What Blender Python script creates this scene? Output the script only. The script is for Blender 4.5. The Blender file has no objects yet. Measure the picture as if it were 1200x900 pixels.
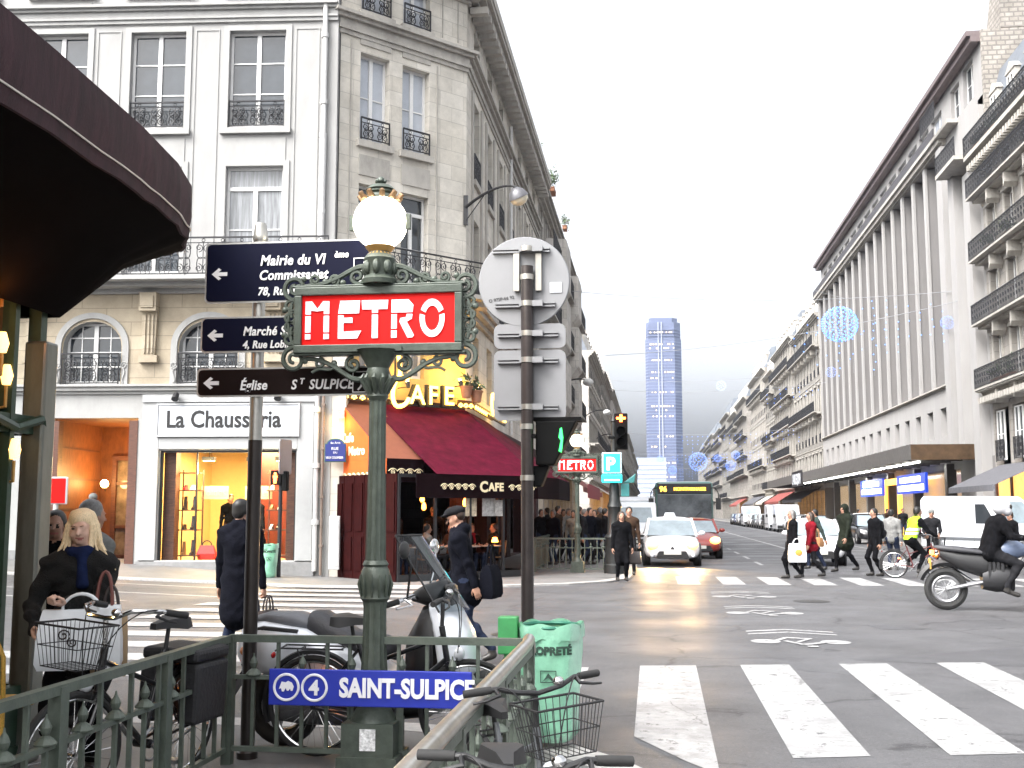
import bpy, math, random
import numpy as np
from mathutils import Vector, Matrix
R_ = math.radians
SC = bpy.context.scene
COL = SC.collection
random.seed(7)
# ---------------------------------------------------------------- camera
FPX = 1310.0
PITCH = math.atan(150 / FPX)
YAW = math.atan(165 * math.cos(PITCH) / FPX)
CAMZ = 1.65
cam = bpy.data.cameras.new('camera'); camo = bpy.data.objects.new('camera', cam); COL.objects.link(camo)
camo.location = (0, 0, CAMZ); camo.rotation_euler = (math.pi / 2 + PITCH, 0, YAW)
cam.sensor_width = 36; cam.lens = 36 * FPX / 1200; cam.clip_start = .1; cam.clip_end = 9000
SC.camera = camo
# ---------------------------------------------------------------- sky, sun, exposure
world = bpy.data.worlds.new('World'); SC.world = world; world.use_nodes = True
nt = world.node_tree; nt.nodes.clear()
sky = nt.nodes.new('ShaderNodeTexSky'); sky.sky_type = 'NISHITA'; sky.sun_disc = False
SUN_EL, SUN_AZ = R_(50), R_(225)          # azimuth measured clockwise from +Y
sky.sun_elevation = SUN_EL; sky.sun_rotation = SUN_AZ; sky.air_density = 1.0; sky.dust_density = 8.0; sky.ozone_density = 1.0
hs = nt.nodes.new('ShaderNodeHueSaturation'); hs.inputs['Saturation'].default_value = .16
bg = nt.nodes.new('ShaderNodeBackground'); bg.inputs['Strength'].default_value = .15
wo = nt.nodes.new('ShaderNodeOutputWorld')
nt.links.new(sky.outputs[0], hs.inputs['Color']); nt.links.new(hs.outputs[0], bg.inputs[0]); nt.links.new(bg.outputs[0], wo.inputs[0])
sl = bpy.data.lights.new('sun', 'SUN'); sl.energy = .5; sl.angle = R_(25); sl.color = (1, .96, .92)
so = bpy.data.objects.new('sun', sl); COL.objects.link(so)
sd = Vector((math.sin(SUN_AZ) * math.cos(SUN_EL), math.cos(SUN_AZ) * math.cos(SUN_EL), math.sin(SUN_EL)))
so.rotation_euler = sd.to_track_quat('Z', 'Y').to_euler(); so.location = (0, -20, 60)
SC.view_settings.view_transform = 'Standard'; SC.view_settings.look = 'None'
SC.view_settings.gamma = 1; SC.view_settings.exposure = 1.88
try:
    SC.cycles.use_denoising = True; SC.cycles.denoiser = 'OPENIMAGEDENOISE'
    SC.cycles.max_bounces = 6; SC.cycles.diffuse_bounces = 3; SC.cycles.glossy_bounces = 3; SC.cycles.transparent_max_bounces = 12
    SC.cycles.transmission_bounces = 4; SC.cycles.volume_bounces = 0
    SC.cycles.sample_clamp_indirect = 6; SC.cycles.caustics_reflective = False; SC.cycles.caustics_refractive = False
    SC.cycles.use_adaptive_sampling = True; SC.cycles.adaptive_threshold = .02
except Exception: pass

# photograph-pixel rays, used to place things at their measured real distance
_fh = Vector((-math.sin(YAW), math.cos(YAW), 0)); _R = Vector((math.cos(YAW), math.sin(YAW), 0)); _Z = Vector((0, 0, 1))
_fw = _fh * math.cos(PITCH) + _Z * math.sin(PITCH); _up = _Z * math.cos(PITCH) - _fh * math.sin(PITCH)
def ray(px, py): return _fw + _R * ((px - 600) / FPX) + _up * ((450 - py) / FPX)
def onZ(px, py, z=0.0):
    r = ray(px, py); return Vector((0, 0, CAMZ)) + r * ((z - CAMZ) / r.z)
def onX(px, py, X):
    r = ray(px, py); return Vector((0, 0, CAMZ)) + r * (X / r.x)
def onY(px, py, Y):
    r = ray(px, py); return Vector((0, 0, CAMZ)) + r * (Y / r.y)
def dep(px, py, d):
    r = ray(px, py); return Vector((0, 0, CAMZ)) + r * (d / r.dot(_fh))

# ---------------------------------------------------------------- materials
MATS = {}
def mat(name, base, rough=.6, metal=0, var=.12, scale=6.0, bump=0.0, bscale=40.0, emit=None, estr=0, spec=.5, alpha=1, trans=0, coat=0, dirt=0, dirt_col=(.12, .11, .1), stretch=None):
    if name in MATS: return MATS[name]
    m = bpy.data.materials.new(name); m.use_nodes = True; n = m.node_tree; N = n.nodes; L = n.links
    b = N['Principled BSDF']; b.inputs['Roughness'].default_value = rough; b.inputs['Metallic'].default_value = metal
    b.inputs['Specular IOR Level'].default_value = spec; b.inputs['Alpha'].default_value = alpha
    b.inputs['Transmission Weight'].default_value = trans; b.inputs['Coat Weight'].default_value = coat
    base = tuple(base)[:3]
    tc = N.new('ShaderNodeTexCoord'); vec = tc.outputs['Object']
    if stretch:
        mp = N.new('ShaderNodeMapping'); mp.inputs['Scale'].default_value = stretch; L.new(vec, mp.inputs[0]); vec = mp.outputs[0]
    if var > 0:
        no = N.new('ShaderNodeTexNoise'); no.inputs['Scale'].default_value = scale; no.inputs['Detail'].default_value = 6; no.inputs['Roughness'].default_value = .65
        L.new(vec, no.inputs['Vector'])
        mr = N.new('ShaderNodeMapRange'); mr.inputs['From Min'].default_value = .3; mr.inputs['From Max'].default_value = .7
        mr.inputs['To Min'].default_value = 1 - var; mr.inputs['To Max'].default_value = 1 + var; L.new(no.outputs['Fac'], mr.inputs['Value'])
        mx = N.new('ShaderNodeMix'); mx.data_type = 'RGBA'; mx.blend_type = 'MULTIPLY'; mx.inputs['Factor'].default_value = 1
        mx.inputs['A'].default_value = (*base, 1); L.new(mr.outputs[0], mx.inputs['B']); out = mx.outputs['Result']
        if dirt > 0:
            n2 = N.new('ShaderNodeTexNoise'); n2.inputs['Scale'].default_value = scale * .35; n2.inputs['Detail'].default_value = 8; n2.inputs['Roughness'].default_value = .75
            L.new(vec, n2.inputs['Vector'])
            r2 = N.new('ShaderNodeMapRange'); r2.inputs['From Min'].default_value = .48; r2.inputs['From Max'].default_value = .72; r2.inputs['To Max'].default_value = dirt; L.new(n2.outputs['Fac'], r2.inputs['Value'])
            m2 = N.new('ShaderNodeMix'); m2.data_type = 'RGBA'; L.new(r2.outputs[0], m2.inputs['Factor']); L.new(out, m2.inputs['A']); m2.inputs['B'].default_value = (*dirt_col, 1); out = m2.outputs['Result']
        L.new(out, b.inputs['Base Color'])
    else: b.inputs['Base Color'].default_value = (*base, 1)
    if bump > 0:
        nb = N.new('ShaderNodeTexNoise'); nb.inputs['Scale'].default_value = bscale; nb.inputs['Detail'].default_value = 5; L.new(vec, nb.inputs['Vector'])
        bp = N.new('ShaderNodeBump'); bp.inputs['Strength'].default_value = bump; bp.inputs['Distance'].default_value = .02; L.new(nb.outputs['Fac'], bp.inputs['Height']); L.new(bp.outputs[0], b.inputs['Normal'])
    if emit: b.inputs['Emission Color'].default_value = (*emit, 1); b.inputs['Emission Strength'].default_value = estr
    MATS[name] = m; return m

def glass_mat(name, tint=(.9, .95, .95), refl=.12, rough=.03):
    """thin window glass: mostly clear, with a sky reflection"""
    if name in MATS: return MATS[name]
    m = bpy.data.materials.new(name); m.use_nodes = True; n = m.node_tree; N = n.nodes; L = n.links; N.clear()
    o = N.new('ShaderNodeOutputMaterial'); t = N.new('ShaderNodeBsdfTransparent'); t.inputs[0].default_value = (*tint, 1)
    g = N.new('ShaderNodeBsdfGlossy'); g.inputs['Roughness'].default_value = rough
    lw = N.new('ShaderNodeLayerWeight'); lw.inputs['Blend'].default_value = refl
    mx = N.new('ShaderNodeMixShader'); L.new(lw.outputs['Fresnel'], mx.inputs[0]); L.new(t.outputs[0], mx.inputs[1]); L.new(g.outputs[0], mx.inputs[2]); L.new(mx.outputs[0], o.inputs[0])
    MATS[name] = m; return m

def block_mat(name, base, bw, bh, mortar, msize=.01, var=.18, dirt=.35, bump=.3, axis='xz', rough=.85, mcol=None, dcol=(.16, .15, .135)):
    """ashlar / rubble courses in object space"""
    if name in MATS: return MATS[name]
    m = mat(name, base, rough, var=var, scale=1.3, dirt=dirt, dirt_col=dcol); n = m.node_tree; N = n.nodes; L = n.links; b = N['Principled BSDF']
    tc = N.new('ShaderNodeTexCoord'); sx = N.new('ShaderNodeSeparateXYZ'); L.new(tc.outputs['Object'], sx.inputs[0])
    ad = N.new('ShaderNodeMath'); ad.operation = 'ADD'; L.new(sx.outputs['X'], ad.inputs[0]); L.new(sx.outputs['Y'], ad.inputs[1])
    cb = N.new('ShaderNodeCombineXYZ'); L.new(ad.outputs[0], cb.inputs['X']); L.new(sx.outputs['Z'], cb.inputs['Y'])
    br = N.new('ShaderNodeTexBrick'); L.new(cb.outputs[0], br.inputs['Vector']); br.inputs['Scale'].default_value = 1
    br.inputs['Brick Width'].default_value = bw; br.inputs['Row Height'].default_value = bh; br.inputs['Mortar Size'].default_value = msize
    br.inputs['Color1'].default_value = (1, 1, 1, 1); br.inputs['Color2'].default_value = (.86, .85, .83, 1); br.inputs['Mortar'].default_value = (mortar, mortar, mortar, 1)
    src = b.inputs['Base Color'].links[0].from_socket
    mx = N.new('ShaderNodeMix'); mx.data_type = 'RGBA'; mx.blend_type = 'MULTIPLY'; mx.inputs['Factor'].default_value = 1
    L.new(src, mx.inputs['A']); L.new(br.outputs['Color'], mx.inputs['B']); L.new(mx.outputs['Result'], b.inputs['Base Color'])
    if bump:
        no = N.new('ShaderNodeTexNoise'); no.inputs['Scale'].default_value = 14; no.inputs['Detail'].default_value = 6; L.new(tc.outputs['Object'], no.inputs['Vector'])
        a2 = N.new('ShaderNodeMath'); a2.operation = 'MULTIPLY_ADD'; L.new(br.outputs['Fac'], a2.inputs[0]); a2.inputs[1].default_value = -1.0; L.new(no.outputs['Fac'], a2.inputs[2])
        bp = N.new('ShaderNodeBump'); bp.inputs['Strength'].default_value = bump; bp.inputs['Distance'].default_value = .015; L.new(a2.outputs[0], bp.inputs['Height']); L.new(bp.outputs[0], b.inputs['Normal'])
    return m
# ---------------------------------------------------------------- mesh builder
class MB:
    def __init__(s): s.v = []; s.f = []; s.m = []; s.M = Matrix.Identity(4)
    def at(s, loc=(0, 0, 0), rz=0, rx=0, ry=0, sc=1):
        s.M = Matrix.Translation(loc) @ Matrix.Rotation(rz, 4, 'Z') @ Matrix.Rotation(ry, 4, 'Y') @ Matrix.Rotation(rx, 4, 'X') @ Matrix.Scale(sc, 4); return s
    def add(s, vs, fs, m=0):
        k = len(s.v); s.v += [tuple(s.M @ Vector(p)) for p in vs]; s.f += [tuple(k + i for i in f) for f in fs]; s.m += [m] * len(fs); return s
    def box(s, x0, x1, y0, y1, z0, z1, m=0):
        if x0 > x1: x0, x1 = x1, x0
        if y0 > y1: y0, y1 = y1, y0
        if z0 > z1: z0, z1 = z1, z0
        return s.add([(x0, y0, z0), (x1, y0, z0), (x1, y1, z0), (x0, y1, z0), (x0, y0, z1), (x1, y0, z1), (x1, y1, z1), (x0, y1, z1)],
                     [(0, 3, 2, 1), (4, 5, 6, 7), (0, 1, 5, 4), (1, 2, 6, 5), (2, 3, 7, 6), (3, 0, 4, 7)], m)
    def cbox(s, c, sz, m=0): return s.box(c[0] - sz[0] / 2, c[0] + sz[0] / 2, c[1] - sz[1] / 2, c[1] + sz[1] / 2, c[2] - sz[2] / 2, c[2] + sz[2] / 2, m)
    def quad(s, a, b, c, d, m=0): return s.add([a, b, c, d], [(0, 1, 2, 3)], m)
    def ring_frame(s, pts, closed):
        """parallel-transport frames along a polyline"""
        P = [Vector(p) for p in pts]; n = len(P); out = []; T = []
        for i in range(n):
            if closed: t = P[(i + 1) % n] - P[i - 1]
            else: t = P[min(i + 1, n - 1)] - P[max(i - 1, 0)]
            T.append(t.normalized() if t.length > 1e-9 else Vector((0, 0, 1)))
        a = Vector((0, 0, 1)) if abs(T[0].z) < .9 else Vector((1, 0, 0))
        N0 = (a - T[0] * a.dot(T[0])).normalized()
        for i in range(n):
            N0 = N0 - T[i] * N0.dot(T[i]); N0 = N0.normalized() if N0.length > 1e-6 else T[i].orthogonal().normalized(); out.append((P[i], N0, T[i].cross(N0)))
        return out
    def tube(s, pts, r, n=8, closed=False, caps=True, m=0, flat=1.0):
        fr = s.ring_frame(pts, closed); vs = []; fs = []; K = len(fr)
        for i, (p, a, b) in enumerate(fr):
            ri = r[i] if isinstance(r, (list, tuple)) else r
            for j in range(n):
                t = 2 * math.pi * j / n; vs.append(p + a * (ri * math.cos(t)) + b * (ri * flat * math.sin(t)))
        for i in range(K if closed else K - 1):
            for j in range(n):
                i2 = (i + 1) % K; fs.append((i * n + j, i * n + (j + 1) % n, i2 * n + (j + 1) % n, i2 * n + j))
        if caps and not closed: fs.append(tuple(range(n - 1, -1, -1))); fs.append(tuple((K - 1) * n + j for j in range(n)))
        return s.add(vs, fs, m)
    def cyl(s, p0, p1, r, r1=None, n=12, m=0): return s.tube([p0, p1], [r, r if r1 is None else r1], n, m=m)
    def bar(s, p0, p1, w, h, m=0):
        """rectangular beam; w across, h along the 'up' side"""
        p0 = Vector(p0); p1 = Vector(p1); t = (p1 - p0).normalized(); a = Vector((0, 0, 1)) if abs(t.z) < .95 else Vector((0, 1, 0))
        x = t.cross(a).normalized(); y = x.cross(t); vs = []
        for p in (p0, p1):
            for sx, sy in ((-1, -1), (1, -1), (1, 1), (-1, 1)): vs.append(p + x * (sx * w / 2) + y * (sy * h / 2))
        return s.add(vs, [(0, 3, 2, 1), (4, 5, 6, 7), (0, 1, 5, 4), (1, 2, 6, 5), (2, 3, 7, 6), (3, 0, 4, 7)], m)
    def lathe(s, prof, n=16, c=(0, 0, 0), m=0, flute=0, fl_n=0):
        """prof: (radius, z) from bottom to top"""
        vs = []; fs = []
        for (r, z) in prof:
            for j in range(n):
                t = 2 * math.pi * j / n; rr = r * (1 - (flute if fl_n and j % 2 else 0)); vs.append((c[0] + rr * math.cos(t), c[1] + rr * math.sin(t), c[2] + z))
        for i in range(len(prof) - 1):
            for j in range(n): fs.append((i * n + j, i * n + (j + 1) % n, (i + 1) * n + (j + 1) % n, (i + 1) * n + j))
        fs.append(tuple(range(n - 1, -1, -1))); fs.append(tuple((len(prof) - 1) * n + j for j in range(n)))
        return s.add(vs, fs, m)
    def ball(s, c, r, nu=14, nv=9, m=0):
        rx, ry, rz = (r, r, r) if not isinstance(r, (tuple, list)) else r
        vs = [(c[0], c[1], c[2] - rz)]; fs = []
        for i in range(1, nv):
            p = -math.pi / 2 + math.pi * i / nv
            for j in range(nu): t = 2 * math.pi * j / nu; vs.append((c[0] + rx * math.cos(p) * math.cos(t), c[1] + ry * math.cos(p) * math.sin(t), c[2] + rz * math.sin(p)))
        vs.append((c[0], c[1], c[2] + rz)); T = len(vs) - 1
        for j in range(nu):
            fs.append((0, 1 + (j + 1) % nu, 1 + j)); a = 1 + (nv - 2) * nu; fs.append((T, a + j, a + (j + 1) % nu))
        for i in range(nv - 2):
            for j in range(nu): a = 1 + i * nu; fs.append((a + j, a + (j + 1) % nu, a + nu + (j + 1) % nu, a + nu + j))
        return s.add(vs, fs, m)
    def prism(s, poly, y0, y1, m=0):
        """polygon in the x-z plane, counter-clockwise seen from -y, extruded from y0 to y1"""
        ar = sum(poly[i - 1][0] * poly[i][1] - poly[i][0] * poly[i - 1][1] for i in range(len(poly)))
        if ar < 0: poly = poly[::-1]
        n = len(poly); vs = [(x, y0, z) for x, z in poly] + [(x, y1, z) for x, z in poly]
        fs = [tuple(range(n)), tuple(range(2 * n - 1, n - 1, -1))] + [(i + n, (i + 1) % n + n, (i + 1) % n, i) for i in range(n)]
        return s.add(vs, fs, m)
    def slab(s, poly, z0, z1, m=0):
        """polygon in x-y extruded in z"""
        ar = sum(poly[i - 1][0] * poly[i][1] - poly[i][0] * poly[i - 1][1] for i in range(len(poly)))
        if ar < 0: poly = poly[::-1]
        n = len(poly); g = (lambda p, z: z(p) if callable(z) else z)
        vs = [(p[0], p[1], g(p, z0)) for p in poly] + [(p[0], p[1], g(p, z1)) for p in poly]
        fs = [tuple(range(n - 1, -1, -1)), tuple(range(n, 2 * n))] + [(i, (i + 1) % n, (i + 1) % n + n, i + n) for i in range(n)]
        return s.add(vs, fs, m)
    def loft(s, rings, closed=True, caps=True, m=0):
        n = len(rings[0]); vs = [p for r in rings for p in r]; fs = []
        for i in range(len(rings) - 1):
            for j in range(n if closed else n - 1): fs.append((i * n + j, i * n + (j + 1) % n, (i + 1) * n + (j + 1) % n, (i + 1) * n + j))
        if caps: fs.append(tuple(range(n - 1, -1, -1))); fs.append(tuple((len(rings) - 1) * n + j for j in range(n)))
        return s.add(vs, fs, m)
    def torus(s, c, R, r, axis='y', n=32, k=8, m=0, a0=0, a1=None):
        full = a1 is None; a1 = 2 * math.pi if full else a1; pts = []
        for i in range(n if full else n + 1):
            t = a0 + (a1 - a0) * i / n; u, w = R * math.cos(t), R * math.sin(t)
            pts.append({'y': (c[0] + u, c[1], c[2] + w), 'x': (c[0], c[1] + u, c[2] + w), 'z': (c[0] + u, c[1] + w, c[2])}[axis])
        return s.tube(pts, r, k, closed=full, m=m)
    def mesh(s, name, mats, smooth=38, weld=False):
        me = bpy.data.meshes.new(name); me.from_pydata(s.v, [], s.f)
        for mt in (mats if isinstance(mats, (list, tuple)) else [mats]): me.materials.append(mt)
        me.polygons.foreach_set('material_index', s.m)
        if smooth: me.polygons.foreach_set('use_smooth', [True] * len(s.f)); me.set_sharp_from_angle(angle=R_(smooth))
        me.update(); return me
    def build(s, name, mats, parent=None, smooth=38, bevel=0, loc=None, rz=0):
        o = bpy.data.objects.new(name, s.mesh(name, mats, smooth)); COL.objects.link(o)
        if parent is not None: o.parent = parent
        if loc is not None: o.location = loc
        if rz: o.rotation_euler.z = rz
        if bevel:
            b = o.modifiers.new('bevel', 'BEVEL'); b.width = bevel; b.segments = 2; b.limit_method = 'ANGLE'; b.angle_limit = R_(40)
        return o
def spiral(c, r0, r1, turns, a0, n=20, plane='xz', flip=1):
    pts = []
    for i in range(n + 1):
        t = i / n; r = r0 + (r1 - r0) * t; a = a0 + flip * turns * 2 * math.pi * t
        u, w = r * math.cos(a), r * math.sin(a)
        pts.append((c[0] + u, c[1], c[2] + w) if plane == 'xz' else (c[0], c[1] + u, c[2] + w))
    return pts
def bez(p0, p1, p2, p3, n=10):
    p0, p1, p2, p3 = map(Vector, (p0, p1, p2, p3)); out = []
    for i in range(n + 1):
        t = i / n; u = 1 - t; out.append(p0 * u ** 3 + p1 * (3 * u * u * t) + p2 * (3 * u * t * t) + p3 * t ** 3)
    return out
def tag(o, label=None, cat=None, group=None, kind=None):
    if label: o['label'] = label
    if cat: o['category'] = cat
    if group: o['group'] = group
    if kind: o['kind'] = kind
    return o
def thing(name, label, cat, loc=(0, 0, 0), rz=0, group=None):
    o = bpy.data.objects.new(name, None); o.empty_display_size = .1; COL.objects.link(o); o.location = loc; o.rotation_euler = (0, 0, rz)
    return tag(o, label, cat, group)
def copy_tree(o, parent=None):
    c = o.copy(); COL.objects.link(c)
    if parent is not None: c.parent = parent
    for ch in list(o.children): copy_tree(ch, c)
    return c
def dup(root, loc, rz, label=None, group=None):
    r = copy_tree(root); r.location = loc; r.rotation_euler = (0, 0, rz)
    if label: r['label'] = label
    if group: r['group'] = group
    return r
def part_copy(o, parent, loc, rz=0, sc=None):
    c = o.copy(); COL.objects.link(c); c.parent = parent; c.location = loc; c.rotation_euler = (0, 0, rz)
    if sc: c.scale = sc
    for ch in list(o.children):
        d = ch.copy(); COL.objects.link(d); d.parent = c
    return c
def text(body, size, parent, m, loc=(0, 0, 0), rot=(math.pi / 2, 0, 0), ext=.004, bold=0, shear=0, space=1.0, align='LEFT', xs=1.0, name='lettering'):
    """flat lettering; default stands up facing local -y"""
    cu = bpy.data.curves.new(name, 'FONT'); cu.body = body; cu.size = size; cu.extrude = ext; cu.offset = bold; cu.shear = shear; cu.space_character = space; cu.align_x = align; cu.resolution_u = 3
    t = bpy.data.objects.new(name, cu); COL.objects.link(t); bpy.context.view_layer.update()
    me = bpy.data.meshes.new_from_object(t.evaluated_get(bpy.context.evaluated_depsgraph_get())); bpy.data.objects.remove(t); me.materials.clear(); me.materials.append(m); me.name = name
    o = bpy.data.objects.new(name, me); COL.objects.link(o); o.parent = parent; o.location = loc; o.rotation_euler = rot; o.scale = (xs, 1, 1)
    return o
# ---------------------------------------------------------------- signed-distance bodies (one continuous skin per figure)
class SDF:
    def __init__(s): s.p = []
    def cone(s, a, b, ra, rb, m=0, k=.03, sq=None):
        """tapered capsule; sq scales the cross-section in x,y (world) before measuring"""
        s.p.append(('c', Vector(a), Vector(b), ra, rb, m, k, sq)); return s
    def ell(s, c, r, m=0, k=.02, rot=None):
        s.p.append(('e', Vector(c), Vector(r), rot, None, m, k, None)); return s
    def mesh(s, vox, noise=0):
        lo = np.array([1e9] * 3); hi = -lo
        for p in s.p:
            if p[0] == 'c':
                e = max(p[3], p[4]) * (1.0 if not p[7] else max(1, p[7][0], p[7][1]))
                for q in (p[1], p[2]): lo = np.minimum(lo, np.array(q) - e); hi = np.maximum(hi, np.array(q) + e)
            else:
                e = max(p[2]); lo = np.minimum(lo, np.array(p[1]) - e); hi = np.maximum(hi, np.array(p[1]) + e)
        lo -= vox * 3; hi += vox * 3; n = np.ceil((hi - lo) / vox).astype(int) + 1
        ax = [lo[i] + vox * np.arange(n[i]) for i in range(3)]
        D = np.full(n, 1.0, np.float32); B = np.full(n, 1e3, np.float32); I = np.zeros(n, np.int16)
        for p in s.p:
            k = p[6]
            if p[0] == 'c':
                e = max(p[3], p[4]) * (1.0 if not p[7] else max(1, p[7][0], p[7][1])); a = np.array(p[1]); b = np.array(p[2]); l, h = np.minimum(a, b) - e, np.maximum(a, b) + e
            else: e = max(p[2]); l, h = np.array(p[1]) - e, np.array(p[1]) + e
            pad = k + vox * 3; i0 = np.maximum(np.floor((l - pad - lo) / vox).astype(int), 0); i1 = np.minimum(np.ceil((h + pad - lo) / vox).astype(int) + 1, n)
            sl_ = tuple(slice(i0[i], i1[i]) for i in range(3))
            X, Y, Z = np.meshgrid(*[ax[i][sl_[i]] for i in range(3)], indexing='ij')
            if p[0] == 'c':
                sx, sy = p[7] or (1, 1); d = b - a; L2 = max(d @ d, 1e-9)
                px, py, pz = X - a[0], Y - a[1], Z - a[2]
                t = np.clip((px * d[0] + py * d[1] + pz * d[2]) / L2, 0, 1)
                qx, qy, qz = (px - t * d[0]) / sx, (py - t * d[1]) / sy, pz - t * d[2]
                dist = np.sqrt(qx * qx + qy * qy + qz * qz) - (p[3] + (p[4] - p[3]) * t)
                dist = dist * min(1, sx, sy)
            else:
                P = np.stack([X - p[1][0], Y - p[1][1], Z - p[1][2]], -1)
                if p[3] is not None: P = P @ np.array(p[3].to_matrix() if hasattr(p[3], 'to_matrix') else p[3])
                r = np.array(p[2]); q = P / r; k0 = np.linalg.norm(q, axis=-1); k1 = np.linalg.norm(q / r, axis=-1)
                dist = k0 * (k0 - 1) / np.maximum(k1, 1e-6)
            dist = dist.astype(np.float32); d0 = D[sl_]
            hh = np.clip(.5 + .5 * (dist - d0) / k, 0, 1); D[sl_] = dist * (1 - hh) + d0 * hh - k * hh * (1 - hh)
            b0 = B[sl_]; w = dist < b0; I[sl_] = np.where(w, p[5], I[sl_]); B[sl_] = np.where(w, dist, b0)
        if noise:
            X, Y, Z = np.meshgrid(*ax, indexing='ij')
            D += (noise * (np.sin(X * 23 + 5 * np.sin(Z * 9)) * np.sin(Z * 17 + 3 * np.sin(X * 11 + Y * 7)) + .6 * np.sin(Z * 41 + 4 * np.sin(Y * 19 + X * 13)))).astype(np.float32)
        return surface_nets(D, I, lo, vox)
def surface_nets(D, I, lo, vox):
    n = D.shape; S = D < 0
    cs = [(i, j, k) for i in (0, 1) for j in (0, 1) for k in (0, 1)]
    sub = lambda A, c: A[c[0]:n[0] - 1 + c[0], c[1]:n[1] - 1 + c[1], c[2]:n[2] - 1 + c[2]]
    cnt = sum(sub(S, c).astype(np.int8) for c in cs); act = (cnt > 0) & (cnt < 8); idx = np.argwhere(act)
    vid = np.full(act.shape, -1, np.int64); vid[act] = np.arange(len(idx))
    acc = np.zeros((len(idx), 3)); num = np.zeros(len(idx))
    val = {c: D[idx[:, 0] + c[0], idx[:, 1] + c[1], idx[:, 2] + c[2]] for c in cs}
    for c in cs:
        for a in range(3):
            if c[a] == 0:
                c2 = list(c); c2[a] = 1; c2 = tuple(c2); va, vb = val[c], val[c2]; x = (va < 0) != (vb < 0)
                t = np.where(x, va / np.where(x, va - vb, 1), 0); p = np.tile(np.array(c, float), (len(idx), 1)); p[:, a] = t
                acc += p * x[:, None]; num += x
    V = lo + vox * (idx + acc / np.maximum(num, 1)[:, None]); F = []
    for a in range(3):
        b, c = (a + 1) % 3, (a + 2) % 3
        sl0 = [slice(None)] * 3; sl1 = [slice(None)] * 3; sl0[a] = slice(0, n[a] - 1); sl1[a] = slice(1, n[a])
        e = np.argwhere(S[tuple(sl0)] != S[tuple(sl1)]); ok = (e[:, b] > 0) & (e[:, c] > 0) & (e[:, b] < n[b] - 1) & (e[:, c] < n[c] - 1); e = e[ok]
        q = []
        for db, dc in ((1, 1), (0, 1), (0, 0), (1, 0)):
            g = e.copy(); g[:, b] -= db; g[:, c] -= dc; q.append(vid[g[:, 0], g[:, 1], g[:, 2]])
        q = np.stack(q, 1); ins = S[e[:, 0], e[:, 1], e[:, 2]]; q[~ins] = q[~ins][:, ::-1]; F.append(q)
    F = np.concatenate(F); F = F[(F >= 0).all(1)]
    ci = np.clip(np.round(idx[F[:, 0]] + .5).astype(int), 0, np.array(n) - 1)
    cen = V[F].mean(1); gi = np.clip(np.round((cen - lo) / vox).astype(int), 0, np.array(n) - 1)
    return V, F, I[gi[:, 0], gi[:, 1], gi[:, 2]]
def sdf_object(name, meshes, mats, parent):
    """meshes: list of (V,F,mat) joined into one object"""
    Vs, Fs, Ms, k = [], [], [], 0
    for V, F, M in meshes: Vs.append(V); Fs.append(F + k); Ms.append(M); k += len(V)
    V = np.concatenate(Vs); F = np.concatenate(Fs); M = np.concatenate(Ms)
    me = bpy.data.meshes.new(name); me.vertices.add(len(V)); me.vertices.foreach_set('co', V.astype(np.float32).ravel())
    me.loops.add(F.size); me.loops.foreach_set('vertex_index', F.astype(np.int32).ravel()); me.polygons.add(len(F))
    me.polygons.foreach_set('loop_start', (np.arange(len(F)) * 4).astype(np.int32)); me.polygons.foreach_set('loop_total', np.full(len(F), 4, np.int32))
    for m in mats: me.materials.append(m)
    me.polygons.foreach_set('material_index', M.astype(np.int32)); me.polygons.foreach_set('use_smooth', np.ones(len(F), bool)); me.update(); me.validate()
    o = bpy.data.objects.new(name, me); COL.objects.link(o); o.parent = parent; return o
def ik(a, c, l1, l2, bend):
    """middle joint between a and c"""
    a, c, bend = Vector(a), Vector(c), Vector(bend); d = c - a; L = min(d.length, (l1 + l2) * .999); u = d.normalized(); c = a + u * L
    x = (l1 * l1 - l2 * l2 + L * L) / (2 * L); h = math.sqrt(max(l1 * l1 - x * x, 0)); b = bend - u * bend.dot(u)
    return a + u * x + b.normalized() * h, c
HANDS = {}
def hand_mesh(style, vox):
    """right hand: wrist at origin, fingers towards -z, palm towards -x (thumb forward -y)"""
    if (style, vox) in HANDS: return HANDS[(style, vox)]
    s = SDF(); s.cone((0, 0, .03), (0, 0, -.02), .026, .027, 0, .01, (.75, 1)); s.ell((0, 0, -.05), (.017, .041, .05), 0, .012)
    cur = {'relaxed': (18, 28, 20), 'grip': (62, 80, 55), 'flat': (6, 10, 8)}[style]
    for i, (y, L) in enumerate(((-.029, .072), (-.0095, .080), (.0095, .075), (.027, .060))):
        p = Vector((0, y, -.088)); a = 0
        for j, f in enumerate((.45, .32, .23)):
            a += R_(cur[j] + i * 2); q = p + Vector((-math.sin(a), .0, -math.cos(a))) * L * f
            s.cone(p, q, .0095 - .001 * j, .0088 - .001 * j, 0, .004); p = q
    t0 = Vector((-.008, -.03, -.025)); t1 = t0 + Vector((-.02, -.026, -.032)); t2 = t1 + Vector((-.014, -.004 if style != 'grip' else .012, -.026))
    s.cone(t0, t1, .014, .011, 0, .01); s.cone(t1, t2, .0105, .0085, 0, .004)
    HANDS[(style, vox)] = s.mesh(vox); return HANDS[(style, vox)]
SKIN = mat('skin', (.34, .185, .125), .55, var=.06, scale=20)
SKIN2 = mat('skin_pale', (.6, .38, .29), .5, var=.05, scale=20)
EYE = mat('eye_dark', (.03, .025, .02), .2, var=0)
LIP = mat('lip', (.4, .14, .12), .5, var=0)
def cloth(name, c, rough=.95): return mat('cloth_' + name, c, rough, var=.3, scale=9, bump=.3, bscale=60, spec=.08)
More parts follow.
